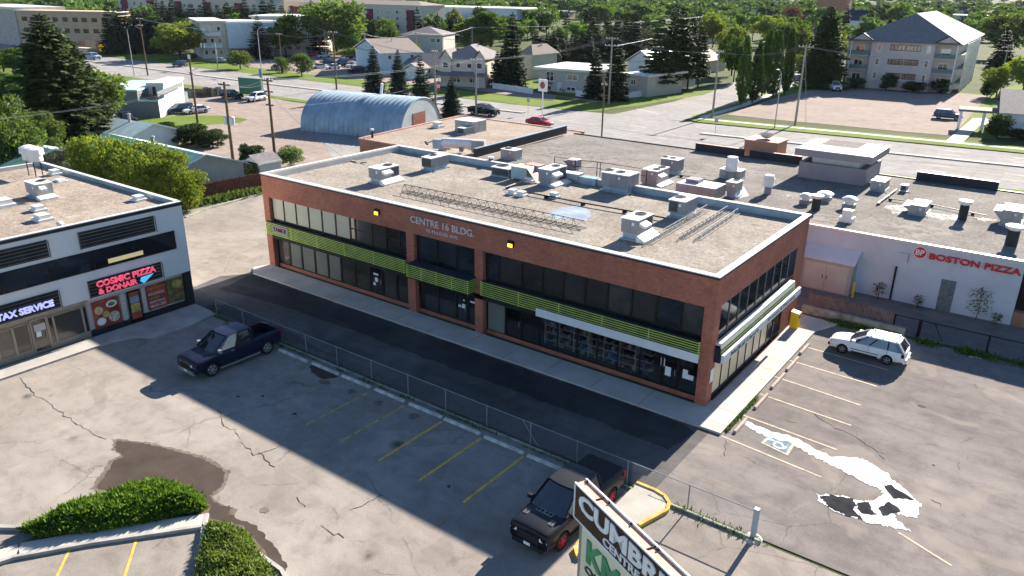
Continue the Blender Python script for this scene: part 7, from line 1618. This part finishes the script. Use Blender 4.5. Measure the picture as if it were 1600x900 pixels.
def put_tree(key, loc, h, w_, label, group='trees'):
    kind = key.rsplit('_', 1)[0]; cr_me, tr_me = proto(key); dh, dw = DIM.get(kind, (10, 8))
    nm = NM[kind]; o = E(nm, label, 'shrub' if nm in ('shrub', 'bush') else 'tree', loc, rnd.uniform(0, 6.28), group); s = (w_/dw, w_/dw, h/dh)
    for n_, me in (('crown', cr_me), ('trunk', tr_me)): c = bpy.data.objects.new(n_, me); COL.objects.link(c); c.parent = o; c.scale = s
    return o
def tree(key, base, topy, wpx, label, group='trees'):
    p = G(*base); h = HT(p, topy); return put_tree(key, p, h, WD(p, wpx), label, group)
GA = 'trees around the lots'
T_ = tree
T_('bigspruce_0', (104, 232), 22, 150, 'huge dark spruce at the left, the tallest tree in the photo', GA)
T_('bigspruce_1', (137, 222), 62, 100, 'second big spruce, touching the tallest one on its right', GA)
T_('biggreen_0', (22, 285), 128, 110, 'broad light green tree at the left edge in front of the big spruce', GA)
T_('biggreen_1', (68, 262), 168, 78, 'smaller light green tree at the foot of the tallest spruce', GA)
T_('light_0', (160, 205), 104, 74, 'bright green leafy tree between the big spruces and the cafe', GA)
T_('grey_0', (95, 285), 222, 70, 'silvery green shrub behind the left building roof', GA)
T_('grey_1', (130, 292), 238, 62, 'second silvery green shrub behind the left building roof', GA)
T_('big_0', (170, 318), 203, 100, 'yellow-green tree at the left of the big autumn-tinted group', GA)
T_('big_1', (225, 328), 214, 110, 'yellow-green tree in the middle of the big autumn-tinted group', GA)
T_('big_2', (277, 332), 232, 92, 'yellow-green tree at the right of the big autumn-tinted group, by the red fence', GA)
T_('big_3', (292, 330), 286, 52, 'low bright bush at the kerb in front of the autumn-tinted trees', GA)
T_('olive_0', (265, 222), 190, 52, 'brownish olive shrub left of the dark pole', GA); T_('olive_1', (303, 226), 190, 56, 'dark olive shrub behind the mint roof', GA); T_('olive_2', (333, 229), 200, 52, 'dark olive shrub left of the transformer pole', GA)
T_('olive_3', (396, 265), 218, 40, 'dark round shrub between the two wooden poles', GA); T_('bush_0', (455, 262), 226, 46, 'light green bush behind the brick building corner', GA); T_('bush_1', (388, 282), 254, 34, 'light green low bush in front of the dark round shrub', GA)
T_('nearspruce_0', (586, 152), 71, 43, 'leftmost and tallest of the four blue-green spruces behind the hut', GA); T_('nearspruce_1', (624, 156), 77, 39, 'second from left of the four blue-green spruces behind the hut', GA)
T_('nearspruce_2', (659, 181), 87, 46, 'third from left of the four blue-green spruces behind the hut', GA); T_('nearspruce_0', (706, 187), 120, 42, 'shortest of the four blue-green spruces, right of the flag', GA)
T_('spruce_0', (800, 137), 20, 52, 'very tall dark spruce between the fourplex and the bungalow', GA); T_('spruce_1', (777, 136), 80, 30, 'small dark spruce at the left foot of the very tall spruce', GA); T_('spruce_2', (788, 134), 62, 34, 'medium dark spruce left of the very tall spruce', GA)
T_('spruce_2', (929, 154), 74, 38, 'left one of the two spruces in front of the grey bungalow', GA); T_('spruce_1', (961, 157), 54, 46, 'right one of the two spruces in front of the grey bungalow', GA)
T_('pine_0', (1026, 147), 28, 52, 'leftmost of the four tall spruces by the side street', GA); T_('pine_1', (1043, 144), 26, 44, 'second from left of the four tall spruces by the side street', GA); T_('pine_2', (1058, 142), 10, 52, 'tallest of the four tall spruces by the side street', GA); T_('pine_0', (1074, 139), 26, 44, 'fourth of the tall spruces by the side street', GA); T_('pine_1', (1090, 137), 38, 36, 'slim spruce at the right end of the tall row by the side street', GA)
for k, (b_, t_, w_) in enumerate((((1157, 164), 54, 26), ((1175, 161), 62, 24), ((1207, 152), 44, 25), ((1225, 148), 42, 22), ((1190, 150), 40, 22))): T_('poplar_%d' % (k % 3), b_, t_, w_, ['first and leftmost columnar poplar at the gravel lot corner', 'second columnar poplar at the gravel lot corner', 'third columnar poplar, right of the thin bare tree', 'rightmost columnar poplar by the gravel lot', 'columnar poplar behind the thin bare tree'][k], 'columnar poplars')
T_('bare_0', (1190, 157), 112, 18, 'thin half-bare young tree between the poplars', GA)
T_('bigspruce_1', (1281, 137), 9, 76, 'large olive spruce left of the grey apartment building', GA)
T_('yellow_0', (1143, 118), 40, 50, 'round tree with a yellow top left of the poplars', GA); T_('green_1', (1146, 128), 55, 40, 'leafy green tree just behind the poplars', GA); T_('light_2', (1235, 105), 30, 60, 'pale green round tree behind the rightmost poplars', GA); T_('green_0', (1240, 98), 28, 50, 'darker green tree between poplars and olive spruce', GA)
T_('red_0', (1230, 58), 10, 34, 'reddish brown tree left of the dark red brick block', GA); T_('yellow_1', (1310, 100), 46, 34, 'small yellowish tree at the left corner of the grey apartment building', GA); T_('bush_2', (1253, 118), 84, 44, 'bright green shrubs beyond the olive spruce', GA); T_('spruce_0', (1316, 70), 8, 30, 'dark spruce left of the navy-roofed house', GA)
T_('green_1', (1405, 45), 3, 40, 'dark round tree above the left roof slope of the grey apartment building', GA); T_('spruce_1', (1462, 38), 0, 22, 'dark pointed spruce above the apartment roof ridge', GA)
T_('light_2', (1568, 92), 17, 82, 'large round light green tree right of the grey apartment building', GA); T_('spruce_2', (1562, 108), 46, 44, 'dark conifer under the large round tree at the right', GA); T_('yellow_2', (1596, 150), 88, 62, 'bright yellow-green tree at the right edge behind the church hall', GA); T_('yellow_0', (1556, 152), 102, 44, 'yellowish bush between the apartment building and church roof', GA)
for k, (b_, t_, w_) in enumerate((((1337, 139), 120, 28), ((1384, 141), 117, 30), ((1427, 144), 126, 38), ((1470, 146), 124, 34), ((1542, 152), 124, 24))): T_('dark_%d' % (k % 2), b_, t_, w_, ['dark shrub at the left foot of the grey apartment building', 'dark round shrub, second along the foot of the grey apartment building', 'low dark shrub, third along the foot of the grey apartment building', 'dark shrub under the right balconies of the grey apartment building', 'dark round bush on the lawn beside the church canopy'][k], 'dark shrubs')
T_('dark_0', (1557, 217), 175, 38, 'dark green round shrub against the church hall wall', 'dark shrubs'); T_('dark_1', (1590, 219), 202, 40, 'low dark shrubs along the church hall wall', 'dark shrubs')
T_('yellow_0', (281, 92), 34, 84, 'broad yellow-topped tree left of the traffic signal', GA); T_('bush_0', (376, 108), 77, 38, 'round bright yellow-green bush right of the traffic signal', GA); T_('bush_1', (440, 114), 88, 26, 'light green bush left of the larger one by the avenue', GA); T_('bush_2', (472, 119), 82, 40, 'larger round green bush by the crowded lot', GA)
T_('light_0', (527, 86), -6, 92, 'tall bright leafy tree behind the crowded lot', GA); T_('green_0', (447, 90), 24, 64, 'leafy tree in front of the pale walk-up flats', GA); T_('green_1', (545, 88), 36, 46, 'leafy tree at the right foot of the tall bright tree', GA); T_('bush_2', (556, 95), 74, 50, 'dark green hedge trees left of the blue house', GA)
T_('blue_0', (408, 92), 24, 44, 'dark spruce in front of the white flats, right side', GA); T_('blue_1', (500, 86), 22, 42, 'dark spruce in front of the tall bright tree', GA); T_('blue_0', (490, 60), -4, 30, 'dark spruce behind the walk-up flats roof', GA); T_('blue_1', (460, 58), 8, 36, 'dark spruce behind the walk-up flats', GA); T_('spruce_0', (575, 40), 8, 20, 'small dark spruce before the maroon block', GA)
T_('yellow_1', (578, 62), 30, 40, 'yellowish tree left of the school building', GA); T_('yellow_2', (603, 60), 30, 44, 'second yellowish tree left of the school building', GA); T_('light_1', (593, 36), 10, 30, 'bright green tree right of the maroon block', GA); T_('green_2', (640, 92), 64, 36, 'green tree between the blue and grey-green houses', GA)
T_('spruce_1', (700, 66), 27, 34, 'grey-green conifer behind the grey-green house', GA); T_('green_0', (752, 76), 19, 78, 'large round dark green tree in front of the school', GA); T_('yellow_1', (748, 78), 52, 40, 'small yellow tree behind the fourplex', GA); T_('bush_0', (727, 76), 58, 28, 'light green small tree left of the small yellow tree', GA); T_('light_2', (677, 46), 38, 28, 'light green small crown above the grey-green house roof', GA); T_('green_1', (790, 60), 24, 40, 'green tree at the right end of the school', GA)
# dark spruce rows
r5 = random.Random(77)
for k in range(11):
    x = 178+k*9.5; T_(['spruce_0', 'blue_0', 'spruce_1', 'blue_1'][k % 4], (x, 84+r5.uniform(-3, 2)), 5+r5.uniform(0, 12), 42, '%s dark spruce in the row right of the construction block' % ORD[k], 'dark spruces by the avenue')
for k in range(15):
    x = 262+k*14; T_(['blue_0', 'spruce_1', 'blue_1', 'spruce_2'][k % 4], (x, 64+r5.uniform(-3, 3)), -2+r5.uniform(0, 11), 40, '%s dark spruce from the left behind the white flats' % ORD[k], 'dark spruces behind the flats')
for k in range(10):
    x = 838+k*9; T_(['spruce_0', 'pine_1', 'spruce_2'][k % 3], (x, 98+r5.uniform(-4, 3)), 48+r5.uniform(-4, 10), 30, '%s dark spruce from the left behind the grey bungalow' % ORD[k], 'dark spruces behind the bungalow')
for k in range(12):
    x = 925+k*7.5; T_(['pine_0', 'spruce_2', 'bare_0', 'pine_2'][k % 4], (x, 90+r5.uniform(-6, 3)), 30+r5.uniform(-6, 14), 32, '%s conifer in the grove left of the four tall spruces' % ORD[k], 'conifers left of the four tall spruces')
for k in range(7): T_(['green_0', 'light_0', 'green_2'][k % 3], (-10+k*16, 116+r5.uniform(-8, 10)), 66+r5.uniform(0, 16), 50, '%s green tree in the row below the construction block' % ORD[k], 'trees below the construction block')
for k in range(5): T_(['green_1', 'light_1', 'bush_1'][k % 3], (8+k*12, 175+r5.uniform(-8, 10)), 112+r5.uniform(0, 14), 56, '%s green tree at the left edge behind the broad light green one' % ORD[k], 'trees at the left edge')

# ------------------------------------------------ the wooded town beyond
occ = []
for o in list(COL.objects):
    if o.parent is None and o.get('category') in ('building', 'house', 'garage', 'shed') and o.location.y > 60:
        occ.append((o.location.x, o.location.y))
def clear(x, y, rr):
    if 60 < y < 108+max(0, (x+60)*.05) : return False
    if -68 < x < -38 and y < 215: return False
    if -50 < x < 6 and y < 235: return False
    if -175 < x < -95 and y < 145: return False
    for bx, by in occ:
        if -4 < x-bx < 34 and -rr < y-by < 26: return False
    return True
n = 0; tries = 0; kinds = ['farleaf_0', 'farleaf_1', 'farleaf_2', 'farspruce_0', 'farspruce_1', 'light_1', 'green_2', 'yellow_2', 'poplar_1']
r6 = random.Random(2024); far = []
while n < 200 and tries < 9000:
    tries += 1; px, py = r6.uniform(-40, 1640), r6.uniform(17, 78)
    p = G(px, py)
    if not clear(p.x, p.y, 14): continue
    if p.length > 620: continue
    if any((p-q).length < 6 for q in far): continue
    far.append(p); k = r6.choice(kinds if p.length < 330 else kinds[:5]); h = r6.uniform(7, 13.5) if 'spruce' not in k else r6.uniform(9, 16); w_ = h*r6.uniform(.75, 1.05) if 'leaf' in k or k[:2] in ('li', 'gr', 'ye') else h*.42
    if 'poplar' in k: w_ = h*.26
    lab = {'farl': 'round green tree among the houses of the wooded town beyond', 'fars': 'pointed conifer among the houses of the wooded town beyond', 'ligh': 'light green tree in the nearer part of the wooded town beyond', 'gree': 'deep green tree in the nearer part of the wooded town beyond', 'yell': 'yellow-tinged tree in the nearer part of the wooded town beyond', 'popl': 'slim poplar in the nearer part of the wooded town beyond'}[k[:4]]
    put_tree(k, p, h, w_, lab, {'farl': 'round trees of the wooded town', 'fars': 'conifers of the wooded town', 'ligh': 'light trees of the wooded town', 'gree': 'deep green trees of the wooded town', 'yell': 'yellowish trees of the wooded town', 'popl': 'poplars of the wooded town'}[k[:4]]); n += 1
for g in ('light trees', 'deep green trees', 'yellowish trees', 'poplars'):
    q = sorted([o for o in COL.objects if o.get('group') == g+' of the wooded town'], key=lambda o: PR(o.location)[0])
    for i, o in enumerate(q): o['label'] = '%s from the left of the %s scattered in the town beyond' % (ORD[i % 15], g)
# far-off wood: one mass of merged crowns
r7 = random.Random(9); fv = []; ff = []; src = [(proto(k)[0], DIM.get(k.rsplit('_', 1)[0], (10, 8))) for k in ('farleaf_0', 'farleaf_1', 'farspruce_0')]
data = [([v.co.copy() for v in me.vertices], [tuple(q.vertices) for q in me.polygons]) for me, _ in src]
lite = []
for vs_, fs_ in data:
    keep = fs_[::3]; lite.append((vs_, keep))
k = 0; it_f = []; vv = []; 
while k < 1000:
    px, py = r7.uniform(-120, 1720), r7.uniform(-7, 46)
    p = G(px, py); dist = p.length
    if dist < 260 or dist > 3800 or not clear(p.x, p.y, 10) or r7.random() > (dist/700): continue
    j = r7.choice((0, 0, 1, 1, 2)); vs_, fs_ = lite[j]; h = r7.uniform(9, 15)/ (10 if j < 2 else 12); w_ = h*r7.uniform(1.0, 1.5)*(1+dist/1500.); az = r7.uniform(0, 6.28); ca, sa = math.cos(az), math.sin(az)
    for f in fs_:
        i = len(vv)
        for q in f: v = vs_[q]; cx = sum((vs_[z].x for z in f))/5; cy = sum((vs_[z].y for z in f))/5; cz = sum((vs_[z].z for z in f))/5; x = cx+(v.x-cx)*1.8; y = cy+(v.y-cy)*1.8; z = cz+(v.z-cz)*1.8; vv.append((p.x+(x*ca-y*sa)*w_, p.y+(x*sa+y*ca)*w_, z*h))
        it_f.append((i, i+1, i+2, i+3, i+4))
    k += 1
me = bpy.data.meshes.new('far_wood'); me.from_pydata(vv, [], it_f); me.materials.append(M['far_leaf']); me.update(); o = bpy.data.objects.new('far_wood', me); COL.objects.link(o); tag(o, 'distant wooded belt along the top edge of the photo', 'woodland', kind='stuff')
# ================================================================ AIR
m = bpy.data.materials.new('haze_air'); m.use_nodes = True; t = m.node_tree; t.nodes.clear(); mo = t.nodes.new('ShaderNodeOutputMaterial'); pv_ = t.nodes.new('ShaderNodeVolumePrincipled')
pv_.inputs['Color'].default_value = (.80, .88, 1, 1); pv_.inputs['Density'].default_value = .00003; pv_.inputs['Anisotropy'].default_value = .0; t.links.new(pv_.outputs[0], mo.inputs['Volume']); MT['haze_air'] = m
hz = MB().box(-3600, -500, -1.2, 2600, 4300, 34, 'haze_air').build('haze'); tag(hz, 'faint summer haze over the far town', 'haze', kind='stuff')
